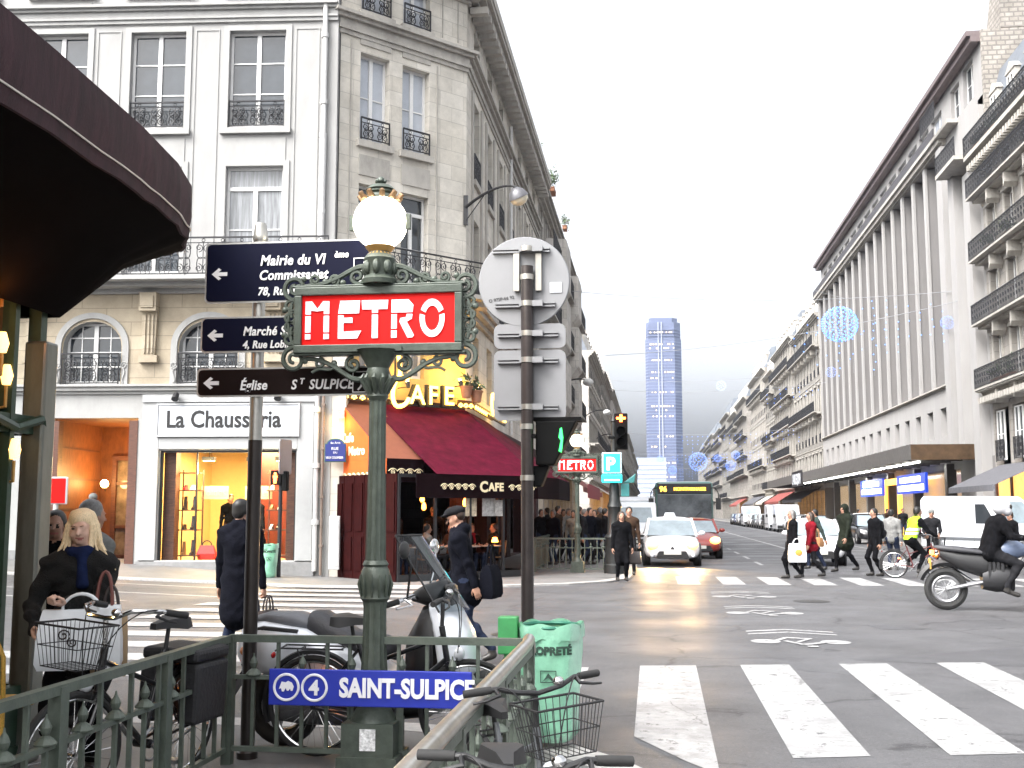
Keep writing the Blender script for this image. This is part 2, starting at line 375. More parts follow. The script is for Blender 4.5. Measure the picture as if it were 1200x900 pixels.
BLACK = cloth('black', (.005, .005, .006)); NAVY = cloth('navy', (.0045, .005, .0085)); CHAR = cloth('charcoal', (.016, .016, .018)); GREY = cloth('grey', (.16, .165, .16))
JEAN = cloth('jean', (.018, .024, .045)); BROWN = cloth('brown', (.045, .027, .018)); OLIVE = cloth('olive', (.014, .017, .012)); RED = cloth('red', (.16, .008, .015))
CREAM = cloth('cream', (.25, .22, .18)); HIVIS = mat('hi_vis', (.36, .68, .01), .7, var=.08, emit=None); REFL = mat('reflective_band', (.75, .78, .8), .4, var=.05)
SHOE = mat('shoe_leather', (.02, .018, .016), .45, var=.2)
HAIRS = {'black': mat('hair_black', (.007, .006, .005), .5, var=.3, scale=60), 'brown': mat('hair_brown', (.03, .016, .009), .5, var=.4, scale=60), 'grey': mat('hair_grey', (.15, .145, .14), .55, var=.3, scale=50),
         'blond': mat('hair_blond', (.74, .57, .35), .5, var=.35, scale=45, stretch=(6, 6, 1))}
def person(label, loc, rz, H=1.72, top=BLACK, legs=JEAN, shoe=SHOE, skin=SKIN, hair='black', hairstyle='short', hat=None, coat=0.0, feet=None, hands=None, lean=0, head_turn=0, head_tilt=0,
           seat=None, vox=.016, girth=1.0, face=True, group=None, hood=False, scarf=None, hstyle=('relaxed', 'relaxed'), gloves=None, vest=None, backpack=None, cat='person', helmet=None, hand_vox=.006, elbow=None, woman=False, noise=.004):
    """faces local -y. feet / hands: ((x,y,z) left, right) with left = -x side seen from behind"""
    t = thing('person', label, cat, loc, rz, group); k = H / 1.75; s = SDF(); T, L_, S_, K_, V_ = 0, 1, 2, 3, 4
    hip = Vector((0, 0, .93)) if seat is None else Vector((0, .02, seat))
    ft = feet or ((-.11, 0, 0), (.11, 0, 0)); ca, sa = math.cos(lean), math.sin(lean)
    def up(x, y, z): return hip + Vector((x, y * ca - z * sa, z * ca + y * sa))
    chest = up(0, 0, .36); neck = up(0, .01, .56); waist = up(0, 0, .13); w = .94 if woman else 1.0
    # torso
    s.cone(hip + Vector((0, 0, -.02)), waist, .135 * girth, .128 * girth, T, .05, (1.12, .82)); s.cone(waist, chest, .128 * girth, .15 * girth, T, .05, (1.1, .82))
    s.cone(up(-.1 * w, 0, .47), up(.1 * w, 0, .47), .098, .098, T, .05); s.cone(up(-.12 * w, 0, .40), up(.12 * w, 0, .40), .1, .1, T, .05)
    s.cone(up(-.07, 0, .5), up(-.17 * w, 0, .47), .07, .075, T, .05); s.cone(up(.07, 0, .5), up(.17 * w, 0, .47), .07, .075, T, .05)
    if coat:
        z1 = hip.z - coat
        if seat is None:
            mv = (Vector(ft[0]) + Vector(ft[1])) * .5; mv.z = 0; sp = abs(ft[0][1] - ft[1][1]) * .25
            s.cone(hip, Vector((mv.x * .5, mv.y * .5, z1)), .145 * girth, .155 * girth + sp * .25, T, .04, (1.1, .85 + sp))
    # head
    hd = neck + Vector((0, -.028 - .02 * sa, .132)); Rm = Matrix.Rotation(head_turn, 3, 'Z') @ Matrix.Rotation(head_tilt, 3, 'X')
    hp = lambda x, y, z: hd + Rm @ Vector((x, y, z))
    s.cone(neck + Vector((0, 0, -.06)), hp(0, .015, -.06), .062, .054, S_, .03)
    s.ell(hp(0, .008, .035), (.074, .093, .092), S_, .02, Rm); s.ell(hp(0, -.024, -.042), (.055, .060, .072), S_, .03, Rm); s.ell(hp(0, -.058, -.085), (.026, .022, .02), S_, .02, Rm)
    if face:
        s.cone(hp(0, -.088, .012), hp(0, -.112, -.028), .01, .0145, S_, .012); s.cone(hp(-.04, -.078, .024), hp(.04, -.078, .024), .012, .012, S_, .012)
        s.ell(hp(0, -.081, -.058), (.021, .008, .0055), 5, .003, Rm)
        for q in (-1, 1): s.ell(hp(q * .031, -.083, .006), (.010, .0065, .0042), 2 if vox < .0125 else 6, .002, Rm); s.ell(hp(q * .076, .01, -.005), (.012, .02, .031), S_, .008, Rm); s.ell(hp(q * .034, -.052, -.024), (.024, .022, .024), S_, .025, Rm)
    if hood: s.ell(neck + Vector((0, .06, .02)), (.11, .08, .07), T, .04); s.cone(neck + Vector((-.05, -.05, -.02)), neck + Vector((.05, -.05, -.02)), .05, .05, T, .04)
    else: s.cone(neck + Vector((-.03, .0, -.04)), neck + Vector((.03, .0, -.04)), .07, .07, T, .03); s.cone(neck + Vector((-.035, .02, .0)), neck + Vector((.035, .02, .0)), .052, .052, T, .025)
    # legs
    for i, q in enumerate((-1, 1)):
        f = Vector(ft[i]); hj = hip + Vector((q * .088, 0, -.03)); an = f + Vector((0, .02, .09)); kn, an = ik(hj, an, .45, .42, (q * .08, -1, .1))
        s.cone(hj, kn, .092 * girth, .062, L_, .035); s.cone(kn, an + Vector((0, 0, .03)), .062, .046, L_, .03); s.ell(kn.lerp(an, .3) + Vector((0, .02, 0)), (.052, .056, .1), L_, .03)
        toe = 0 if f.z < .04 else -.35
        s.cone(an + Vector((0, .015, -.045)), an + Vector((0, -.15, -.058 + toe * .15)), .042, .034, K_, .03, (1.05, 1)); s.cone(an, an + Vector((0, 0, -.04)), .044, .044, K_, .02)
    # arms
    meshes = []; hh = hands or ((-.27, -.02, .78), (.27, -.02, .78)); hv = hand_vox
    for i, q in enumerate((-1, 1)):
        sh = up(q * .195 * w, 0, .46); wr = Vector(hh[i]); el, wr = ik(sh, wr, .29, .26, (q * .35, .9, -.5) if elbow is None else elbow[i])
        s.cone(sh, el, .068 * girth, .052, T, .035); s.cone(el, wr, .053, .040, T, .025)
        dz = (wr - el).normalized(); ay = Vector((0, -1, 0)); ay = ay - dz * ay.dot(dz); ay = ay.normalized() if ay.length > .05 else Vector((0, 0, 1)); axx = Vector(dz.cross(ay)); 
        V, F, M = hand_mesh(hstyle[i], hv); B = np.array([list(axx * -1 if q > 0 else axx * -1), list(ay * -1), list(dz * -1)])
        Vx = V.copy(); Vx[:, 0] *= (1 if q > 0 else -1); V2 = Vx @ B + np.array(wr + dz * .015)
        det = np.linalg.det(B) * (1 if q > 0 else -1); F2 = F if det > 0 else F[:, ::-1]; meshes.append((V2, F2, np.full(len(F2), 7)))
    bm = s.mesh(vox / k, noise)
    if vest:   # waistcoat worn over the jacket, with a band
        V, F, M = bm; c = V[F].mean(1); rel = c - np.array(hip); a = (M == 0) & (rel[:, 2] > -.02) & (rel[:, 2] < .55) & (np.abs(c[:, 0]) < .2); M = M.copy(); M[a] = V_
        band = a & (((rel[:, 2] > .1) & (rel[:, 2] < .16)) | ((rel[:, 2] > .2) & (rel[:, 2] < .26))); M[band] = 8; bm = (V, F, M)
    hm = gloves or skin
    body = sdf_object('body', [bm] + meshes, [top, legs, skin, shoe, vest or top, LIP, EYE, hm, REFL, mat('brow', (.24, .15, .09), .7, var=0)], t); t.scale = (k, k, k)
    if face and vox < .0125:
        for q in (-1, 1): eb = MB(); eb.ball(hp(q * .031, -.0865, .007), (.0125, .0055, .0052), 10, 6); e_ = eb.build('eye', EYE, t); eb = MB(); eb.tube([hp(q * .016, -.0965, .022), hp(q * .032, -.0955, .027), hp(q * .046, -.085, .024)], .0028, 5); eb.build('eyebrow', mat('brow', (.24, .15, .09), .7, var=0), t)
    # hair, hats
    h = SDF()
    if helmet:
        h.ell(hp(0, .012, .03), (.125, .145, .135), 0, .02, Rm); h.ell(hp(0, -.07, -.05), (.1, .07, .07), 0, .04, Rm); h.ell(hp(0, -.105, .03), (.085, .045, .05), 1, .004, Rm)
        sdf_object('helmet', [h.mesh(.009)], [helmet, EYE], t)
    elif hat == 'cap':
        h.ell(hp(0, .01, .085), (.095, .125, .062), 0, .02, Rm); h.ell(hp(0, -.1, .065), (.075, .065, .014), 0, .02, Rm); h.ell(hp(0, .05, .03), (.08, .07, .07), 1, .005, Rm)
        sdf_object('flat_cap', [h.mesh(.008)], [CHAR, HAIRS[hair]], t)
    elif hat == 'beanie':
        h.ell(hp(0, .01, .06), (.09, .108, .092), 0, .02, Rm); sdf_object('woolly_hat', [h.mesh(.01)], [GREY if hair == 'grey' else CHAR], t)
    elif hood == 'up':
        h.ell(hp(0, .025, .02), (.105, .115, .13), 0, .03, Rm); h.ell(hp(0, .04, -.09), (.1, .09, .08), 0, .04, Rm); V, F, M = h.mesh(.012)
        sdf_object('hood', [(V, F, M)], [top], t)
    else:
        h.ell(hp(0, .022, .056), (.083, .094, .085), 0, .02, Rm); h.ell(hp(0, .06, -.0), (.074, .055, .08), 0, .02, Rm)
        for q in (-1, 1): h.ell(hp(q * .068, .02, .02), (.02, .045, .05), 0, .015, Rm)
        if hairstyle == 'bob':
            for q in (-1, 1): h.cone(hp(q * .075, .02, .03), hp(q * .085, .015, -.09), .03, .035, 0, .03)
            h.cone(hp(0, .07, 0), hp(0, .075, -.1), .06, .06, 0, .03)
        if hairstyle == 'long':
            rnd = random.Random(3)
            for i in range(84):
                a = R_(-32 + 244 * i / 83); ca2, sa2 = math.cos(a), math.sin(a); jx = rnd.uniform(-.016, .016); Ls = rnd.uniform(.2, .30)
                p0 = hp(.06 * ca2, .025 + .07 * sa2, .11 - .01 * abs(jx)); p1 = hp(.088 * ca2 + jx, .02 + .09 * sa2, .03); p2 = hp(.097 * ca2 + jx * 2, .022 + .092 * sa2, -.09); p3 = hp(.15 * ca2 + jx * 6, -.005 + .12 * sa2, -.1 - Ls * .66)
                h.cone(p0, p1, .011, .011, 0, .006); h.cone(p1, p2, .011, .010, 0, .006); h.cone(p2, p3, .010, .004, 0, .005)
            h.ell(hp(0, .02, .07), (.086, .098, .075), 0, .012, Rm)
        sdf_object('hair', [h.mesh(.0055 if vox < .011 else .012, .0015)], [HAIRS[hair]], t)
    if scarf:
        h = SDF()
        for i in range(9):
            a = i * 2 * math.pi / 9; b2 = (i + 1) * 2 * math.pi / 9; h.cone(neck + Vector((.075 * math.cos(a), .075 * math.sin(a) - .01, -.01)), neck + Vector((.075 * math.cos(b2), .075 * math.sin(b2) - .01, -.01)), .034, .034, 0, .02)
        h.cone(neck + Vector((.03, -.09, -.03)), neck + Vector((.04, -.12, -.22)), .034, .04, 0, .03); sdf_object('scarf', [h.mesh(.009, .004)], [scarf], t)
    if backpack:
        h = SDF(); h.cone(up(0, .19, .12), up(0, .17, .42), .1, .09, 0, .04, (1.3, .8)); h.ell(up(0, .27, .18), (.1, .05, .09), 0, .03)
        sdf_object('rucksack', [h.mesh(.014)], [backpack], None if False else t)
    return t
# ================================================================ ground, roads, pavements, markings
ASPH = mat('asphalt', (.078, .078, .082), .5, var=.3, scale=1.1, bump=.35, bscale=130, dirt=.55, dirt_col=(.032, .032, .034), spec=.4)
n = ASPH.node_tree; _b = n.nodes['Principled BSDF']                       # damp patches are glossier
_no = n.nodes.new('ShaderNodeTexNoise'); _no.inputs['Scale'].default_value = .45; _no.inputs['Detail'].default_value = 7; _tc = n.nodes.new('ShaderNodeTexCoord'); n.links.new(_tc.outputs['Object'], _no.inputs['Vector'])
_mr = n.nodes.new('ShaderNodeMapRange'); _mr.inputs['From Min'].default_value = .38; _mr.inputs['From Max'].default_value = .66; _mr.inputs['To Min'].default_value = .68; _mr.inputs['To Max'].default_value = .42
n.links.new(_no.outputs['Fac'], _mr.inputs['Value']); n.links.new(_mr.outputs[0], _b.inputs['Roughness'])
def add_cracks(m, sc=.35, col=(.035, .035, .037), w=.012):
    n = m.node_tree; N = n.nodes; L = n.links; b = N['Principled BSDF']; src = b.inputs['Base Color'].links[0].from_socket
    tc = N.new('ShaderNodeTexCoord'); no = N.new('ShaderNodeTexNoise'); no.inputs['Scale'].default_value = 1.4; no.inputs['Detail'].default_value = 5; L.new(tc.outputs['Object'], no.inputs['Vector'])
    ad = N.new('ShaderNodeMixRGB'); ad.blend_type = 'ADD'; ad.inputs[0].default_value = .55; L.new(tc.outputs['Object'], ad.inputs[1]); L.new(no.outputs['Color'], ad.inputs[2])
    vo = N.new('ShaderNodeTexVoronoi'); vo.feature = 'DISTANCE_TO_EDGE'; vo.inputs['Scale'].default_value = sc; L.new(ad.outputs[0], vo.inputs['Vector'])
    mr = N.new('ShaderNodeMapRange'); mr.inputs['From Min'].default_value = 0; mr.inputs['From Max'].default_value = w; mr.inputs['To Min'].default_value = .75; mr.inputs['To Max'].default_value = 0; L.new(vo.outputs['Distance'], mr.inputs['Value'])
    n2 = N.new('ShaderNodeTexNoise'); n2.inputs['Scale'].default_value = .5; L.new(tc.outputs['Object'], n2.inputs['Vector']); gt = N.new('ShaderNodeMath'); gt.operation = 'GREATER_THAN'; gt.inputs[1].default_value = .5; L.new(n2.outputs['Fac'], gt.inputs[0])
    mu = N.new('ShaderNodeMath'); mu.operation = 'MULTIPLY'; L.new(mr.outputs[0], mu.inputs[0]); L.new(gt.outputs[0], mu.inputs[1])
    mx = N.new('ShaderNodeMix'); mx.data_type = 'RGBA'; L.new(mu.outputs[0], mx.inputs['Factor']); L.new(src, mx.inputs['A']); mx.inputs['B'].default_value = (*col, 1); L.new(mx.outputs['Result'], b.inputs['Base Color'])
add_cracks(ASPH, .5, (.018, .018, .02), .02)
def add_grain(m, sc, lo, hi, dark, seed=0.0):
    n = m.node_tree; N = n.nodes; L = n.links; b = N['Principled BSDF']; src = b.inputs['Base Color'].links[0].from_socket
    tc = N.new('ShaderNodeTexCoord'); no = N.new('ShaderNodeTexNoise'); no.inputs['Scale'].default_value = sc; no.inputs['Detail'].default_value = 9; no.inputs['Roughness'].default_value = .8; L.new(tc.outputs['Object'], no.inputs['Vector'])
    mr = N.new('ShaderNodeMapRange'); mr.inputs['From Min'].default_value = lo; mr.inputs['From Max'].default_value = hi; L.new(no.outputs['Fac'], mr.inputs['Value'])
    mx = N.new('ShaderNodeMix'); mx.data_type = 'RGBA'; L.new(mr.outputs[0], mx.inputs['Factor']); L.new(src, mx.inputs['A']); mx.inputs['B'].default_value = (*dark, 1); L.new(mx.outputs['Result'], b.inputs['Base Color'])
add_grain(ASPH, 2.2, .52, .66, (.05, .05, .053)); add_grain(ASPH, 26, .55, .62, (.12, .12, .122)); add_grain(ASPH, 34, .57, .62, (.02, .02, .021))
PATCH = mat('asphalt_patch', (.062, .062, .066), .5, var=.18, scale=3, bump=.3, bscale=140)
PAVE = mat('pavement_asphalt', (.14, .138, .135), .62, var=.18, scale=1.6, bump=.25, bscale=110, dirt=.4, dirt_col=(.085, .083, .08))
GRAN = mat('granite_kerb', (.33, .32, .31), .6, var=.2, scale=18, dirt=.3, dirt_col=(.15, .15, .14))
PAINT = mat('road_paint', (.29, .29, .29), .6, var=.16, scale=4, dirt=.8, dirt_col=(.15, .15, .155), bump=.15, bscale=90)
add_grain(PAINT, 5.5, .565, .60, (.085, .085, .088)); add_grain(PAINT, 1.6, .5, .62, (.19, .19, .19)); add_cracks(PAINT, .55, (.06, .06, .062), .006)
def hr(x, y):                                   # the side street climbs a little to the left
    f = min(1, max(0, (y - 12) / 8)); return .035 * max(0, -7.5 - x) * f
b = MB(); b.quad((-4000, -600, -.05), (4000, -600, -.05), (4000, 7000, -.05), (-4000, 7000, -.05)); tag(b.build('ground', ASPH, smooth=0), kind='structure')
b = MB(); xs = [-60, -40, -30, -22, -16, -12, -7.5, 30]; ys = [-30, 6, 12, 14, 16, 18, 20, 30, 60, 100, 200, 440]
for i in range(len(xs) - 1):
    for j in range(len(ys) - 1):
        p = [(xs[i], ys[j]), (xs[i + 1], ys[j]), (xs[i + 1], ys[j + 1]), (xs[i], ys[j + 1])]; b.quad(*[(x, y, hr(x, y)) for x, y in p])
tag(b.build('road', ASPH, smooth=0), kind='structure')
def arc(cx, cy, r, a0, a1, n=8): return [(cx + r * math.cos(R_(a0 + (a1 - a0) * i / n)), cy + r * math.sin(R_(a0 + (a1 - a0) * i / n))) for i in range(n + 1)]
def offset_line(pts, d):
    out = []
    for i, p in enumerate(pts):
        a = Vector(pts[max(i - 1, 0)]); c = Vector(pts[min(i + 1, len(pts) - 1)]); t = (c - a).normalized(); out.append((p[0] - t.y * d, p[1] + t.x * d))
    return out
def kerb(pts, z, w, name='kerb', zf=lambda x, y: 0):
    """granite kerb following pts (pavement on the left of the direction)"""
    b = MB(); inn = offset_line(pts, w)
    for i in range(len(pts) - 1):
        q = [pts[i], pts[i + 1], inn[i + 1], inn[i]]; v = [(x, y, zf(x, y) - .04) for x, y in q] + [(x, y, zf(x, y) + z + .003) for x, y in q]
        b.add(v, [(0, 1, 5, 4), (1, 2, 6, 5), (2, 3, 7, 6), (3, 0, 4, 7), (4, 5, 6, 7)])
    tag(b.build(name, GRAN, smooth=0), kind='structure'); return inn
NZ = .04                                                                 # near pavement level
near_edge = [(.2, -30), (.2, 6.2)] + arc(-2.3, 6.2, 2.5, 0, 90)[1:] + [(-40, 8.7)]
inn = kerb(near_edge, NZ, .3)
b = MB(); b.slab(inn + [(-40, -30)], -.04, NZ); tag(b.build('pavement', PAVE, smooth=0), kind='structure')
# far corner pavement in front of the shops
FZ = .04
kl = [(-40, 24.0), (-22, 24.0), (-12, 24.0), (-7.5, 24.05), (-5, 24.35), (-3.2, 24.85), (-1.9, 25.6), (-1.05, 26.6), (-.6, 28), (-.5, 30), (-.5, 75)]
zk = lambda x, y: hr(x, y)
inn = kerb(kl, FZ, .3, zf=zk)
P0 = dep(385, 660, 28); P0 = Vector((P0.x, P0.y)); UW = Vector((.9968, .08)); LW_RZ = math.atan2(.08, .9968)
C1 = Vector((-7.97, 27.42)); C2 = Vector((-5.128, 30.5))
def hf(x): return .07 * max(0, -7.5 - x) + .05
b = MB(); front = []
for (x, y) in inn:
    if x <= -7.5: yy = P0.y + (x - P0.x) * UW.y / UW.x + .6; front.append((x, yy, hf(x)))
    elif y < 29: front.append((max(-7.4, min(x - 3, -4.9)), min(33, 27.7 + max(0, x + 5) * 1.2), FZ + .01))
    else: front.append((-5.6, y, FZ + .02))
for i in range(len(inn) - 1):
    p, q = inn[i], inn[i + 1]; b.quad((*p, hr(*p) + FZ), (*q, hr(*q) + FZ), front[i + 1], front[i])
b.quad((-7.5, 28, .05), (-5, 26.5, .045), (-3, 30, .05), (-5.6, 33, .05))
b.quad((-3.6, 27.5, .046), (-.9, 28, .046), (-.85, 32, .046), (-5.6, 32, .046))
tag(b.build('pavement', PAVE, smooth=0), kind='structure')
inn = kerb([(-.5, 92), (-.5, 440)], .12, .3); b = MB(); b.slab(inn + [(-9, 440), (-9, 92)], -.04, .12); tag(b.build('pavement', PAVE, smooth=0), kind='structure')
inn = kerb([(12.3, 440), (12.3, 42), (13.5, 39.5), (16, 38.5), (40, 38.5)], .12, .3); b = MB(); b.slab(inn + [(40, 440)], -.04, .12); tag(b.build('pavement', PAVE, smooth=0), kind='structure')
# ---- painted markings
def mark(name, polys, z=.004):
    b = MB()
    for p in polys: b.add([(x, y, hr(x, y) + z) for x, y in p], [tuple(range(len(p)))])
    return tag(b.build(name, PAINT, smooth=0), kind='structure')
sk = lambda x: .26 * x
P = [[(-1.22, 9.25), (-.7, 8.75), (-.7, 12.2), (-1.22, 12.1)], [(-.16, 8.55), (.2, 7.75), (.4, 7.4), (.44, 12.5), (-.16, 12.4)]]
for i in range(1, 11):
    x = -.16 + 1.075 * i; y0 = 7.75 + sk(x) * .8; P.append([(x, y0), (x + .53, y0 + .13), (x + .53, y0 + 4.75), (x, y0 + 4.65)])
mark('crossing_stripes', P)
P = []
for i in range(12):
    y = 11.0 + 1.17 * i; x0 = -7.95 - .02 * i; P.append([(x0, y), (-4.45 - (.0 if i else 0), y), (-4.45, y + .58), (x0 + .05, y + .58)])
mark('crossing_stripes', P)
P = []
for i in range(11): x = .55 + 1.02 * i; P.append([(x, 26.3), (x + .52, 26.3), (x + .52, 29.4), (x, 29.4)])
mark('crossing_stripes', P)
P = [[(-13.5, 22.9), (-8.6, 22.9), (-8.6, 23.03), (-13.5, 23.03)], [(-14, 20.9), (-8.2, 20.9), (-8.2, 21.05), (-14, 21.05)], [(-14, 19.3), (-9.4, 19.3), (-9.4, 19.42), (-14, 19.42)]]
for i in range(14): y = 36 + 3 * i * 1.6; P.append([(3.3, y), (3.42, y), (3.42, y + 2.4), (3.3, y + 2.4)])
P.append([(5.9, 44), (6.05, 44), (5.75, 300), (5.6, 300)]); P.append([(9.6, 34), (9.72, 34), (9.72, 300), (9.6, 300)])
mark('lane_lines', P)
def bike_mark(cx, cy, s=1.0):
    P = []
    f = lambda x, y: (cx + x * s, cy + y * s * 1.6)
    for dy in (0.62, .84): P.append([f(-.62, dy), f(-.02, dy + .2), f(.62, dy), f(.62, dy - .085), f(-.02, dy + .115), f(-.62, dy - .085)])
    for wx in (-.46, .46): P.append([f(wx + .2 * math.cos(2 * math.pi * i / 18), .2 * math.sin(2 * math.pi * i / 18) * .75) for i in range(18)])
    def seg(a, c, w): 
        d = (Vector(c) - Vector(a)).normalized(); nx = Vector((-d.y, d.x)) * w; P.append([f(a[0] + nx.x, a[1] + nx.y), f(a[0] - nx.x, a[1] - nx.y), f(c[0] - nx.x, c[1] - nx.y), f(c[0] + nx.x, c[1] + nx.y)])
    seg((-.36, 0), (-.14, .3), .035); seg((-.14, .3), (.2, .22), .04); seg((-.2, .05), (.0, -.22), .04); seg((0, -.22), (.3, -.05), .045); seg((-.05, -.05), (.15, .2), .03); seg((.02, -.34), (.16, -.34), .05); seg((.3, -.05), (.46, .0), .04)
    # the turned copies lie a hair apart in height so that strokes never share a plane
    b = MB()
    for i, p in enumerate(P): b.add([(x, y, .004 + .0006 * i) for x, y in p], [tuple(range(len(p)))])
    tag(b.build('cycle_symbol', PAINT, smooth=0), kind='structure')
for (x, y, s) in ((1.85, 14.9, .95), (1.8, 19.0, .95), (1.75, 22.6, .95)): bike_mark(x, y, s)
b = MB()
for p in ([(2.2, 13.2), (4.6, 14.8), (9.5, 14.4), (9.8, 12.6), (3.4, 12.9)], [(3.2, 16.6), (3.9, 16.8), (3.8, 17.5), (3.1, 17.3)], [(-4.2, 12.5), (-2.6, 12.2), (-2.4, 16), (-4.0, 16.6)], [(4.5, 22), (8, 22.4), (8.2, 24), (4.6, 23.7)], [(-2.5, 19), (.5, 19.2), (.2, 20.1), (-2.4, 20)]): b.add([(x, y, .0025) for x, y in p], [tuple(range(len(p)))])
tag(b.build('road_patches', PATCH, smooth=0), kind='structure')
b = MB()
for k, (cx, cy, r) in enumerate(((5.6, 10.4, .33), (2.9, 21.6, .33), (-1.9, 15.3, .3))):
    p = arc(cx, cy, r, 0, 345, 23); b.add([(x, y, .006) for x, y in p], [tuple(range(24))])
tag(b.build('manhole_covers', mat('cast_iron', (.05, .048, .045), .5, .6, var=.3, scale=30, bump=.6, bscale=60), smooth=0), kind='structure')
# ================================================================ facades
STUCCO = mat('white_stucco', (.335, .333, .328), .85, var=.05, scale=2.2, dirt=.42, dirt_col=(.22, .215, .20), bump=.12, bscale=60, stretch=(1, 1, .35))
STONE = block_mat('ashlar_stone', (.60, .57, .51), 1.15, .42, .62, .008, dirt=.5, dcol=(.27, .25, .225))
SAND = block_mat('sand_stone', (.42, .36, .27), 1.3, .36, .6, .01, dirt=.55, dcol=(.2, .17, .13))
TRIMW = mat('white_moulding', (.34, .34, .332), .8, var=.07, scale=5, dirt=.3, dirt_col=(.2, .195, .185), stretch=(1, 1, .4))
TRIMS = mat('stone_moulding', (.40, .38, .345), .85, var=.12, scale=4, dirt=.55, dirt_col=(.15, .14, .125), stretch=(1, 1, .5))
WFRAME = mat('window_frame_white', (.72, .72, .71), .5, var=.05, scale=9)
PANE = mat('window_pane', (.035, .042, .05), .05, var=.35, scale=.8, spec=.8)
PANE_L = mat('window_pane_curtain', (.2, .21, .22), .08, var=.5, scale=2.2, spec=.7, stretch=(6, 1, .4))
PANE_S = mat('window_pane_blind', (.42, .45, .5), .08, var=.15, scale=1.2, spec=.8)
IRON = mat('wrought_iron', (.022, .022, .025), .5, .3, var=.25, scale=20)
ZINC = mat('zinc_roof', (.2, .22, .25), .5, .5, var=.15, scale=2, dirt=.3, dirt_col=(.13, .14, .15))
PIPE = mat('painted_pipe', (.6, .6, .59), .5, var=.08, scale=8, dirt=.3, dirt_col=(.35, .34, .32))
HSTONE = [block_mat('limestone_a', (.28, .265, .24), 1.2, .45, .6, .012, dirt=.6, dcol=(.17, .155, .14)), block_mat('limestone_b', (.25, .24, .22), 1.1, .42, .6, .012, dirt=.55, dcol=(.15, .14, .13)), block_mat('limestone_c', (.32, .30, .275), 1.3, .48, .62, .012, dirt=.5, dcol=(.14, .13, .12)), block_mat('limestone_d', (.52, .495, .46), 1.2, .45, .62, .012, dirt=.5, dcol=(.26, .24, .22))]
POT = mat('chimney_clay', (.35, .17, .1), .8, var=.2, scale=6)
def wall(mb, x0, x1, z0, z1, holes, t=.3, m=0, mr=None, y=0.0):
    """front sheet in the x-z plane at y with rectangular or arched openings and reveals of depth t"""
    mr = m if mr is None else mr
    xs = sorted({x0, x1, *[h[0] for h in holes], *[h[1] for h in holes]}); zs = sorted({z0, z1, *[h[2] for h in holes], *[h[3] for h in holes]})
    xs = [x for x in xs if x0 - 1e-6 <= x <= x1 + 1e-6]; zs = [z for z in zs if z0 - 1e-6 <= z <= z1 + 1e-6]
    for i in range(len(xs) - 1):
        for j in range(len(zs) - 1):
            cx, cz = (xs[i] + xs[i + 1]) / 2, (zs[j] + zs[j + 1]) / 2
            if any(h[0] < cx < h[1] and h[2] < cz < h[3] for h in holes): continue
            mb.quad((xs[i], y, zs[j]), (xs[i + 1], y, zs[j]), (xs[i + 1], y, zs[j + 1]), (xs[i], y, zs[j + 1]), m)
    for h in holes:
        a, c, d, e = h[:4]; arch = len(h) > 4 and h[4]
        if not arch:
            mb.quad((a, y, d), (a, y, e), (a, y + t, e), (a, y + t, d), mr); mb.quad((c, y, d), (c, y + t, d), (c, y + t, e), (c, y, e), mr)
            mb.quad((a, y, e), (c, y, e), (c, y + t, e), (a, y + t, e), mr); mb.quad((a, y, d), (a, y + t, d), (c, y + t, d), (c, y, d), mr)
        else:
            rise = arch; sp = e - rise; cx = (a + c) / 2; hw = (c - a) / 2; N = 14
            ar = [(cx - hw * math.cos(math.pi * i / N), sp + rise * math.sin(math.pi * i / N)) for i in range(N + 1)]
            for i in range(N):
                p, q = ar[i], ar[i + 1]; top = (q[0], e), (p[0], e)
                mb.quad((p[0], y, p[1]), (q[0], y, q[1]), (q[0], y, e), (p[0], y, e), m); mb.quad((p[0], y, p[1]), (p[0], y + t, p[1]), (q[0], y + t, q[1]), (q[0], y, q[1]), mr)
            mb.quad((a, y, d), (a, y, sp), (a, y + t, sp), (a, y + t, d), mr); mb.quad((c, y, d), (c, y + t, d), (c, y + t, sp), (c, y, sp), mr); mb.quad((a, y, d), (a, y + t, d), (c, y + t, d), (c, y, d), mr)
def shell(mb, x0, x1, z0, z1, depth, m=0, y=0.0):
    """sides, back and flat top of a building whose front is the wall at y"""
    mb.quad((x0, y, z0), (x0, y, z1), (x0, depth, z1), (x0, depth, z0), m); mb.quad((x1, y, z0), (x1, depth, z0), (x1, depth, z1), (x1, y, z1), m)
    mb.quad((x0, depth, z0), (x0, depth, z1), (x1, depth, z1), (x1, depth, z0), m); mb.quad((x0, y, z1), (x1, y, z1), (x1, depth, z1), (x0, depth, z1), m)
def mould(mb, x0, x1, z, steps, m=0, ends=True, y=0.0):
    """horizontal moulding from stacked strips: steps = [(height, projection), ...] upward from z"""
    for h, p in steps: mb.box(x0 - (p if ends else 0), x1 + (p if ends else 0), y - p, y + .01, z, z + h, m); z += h
    return z
WM = {}
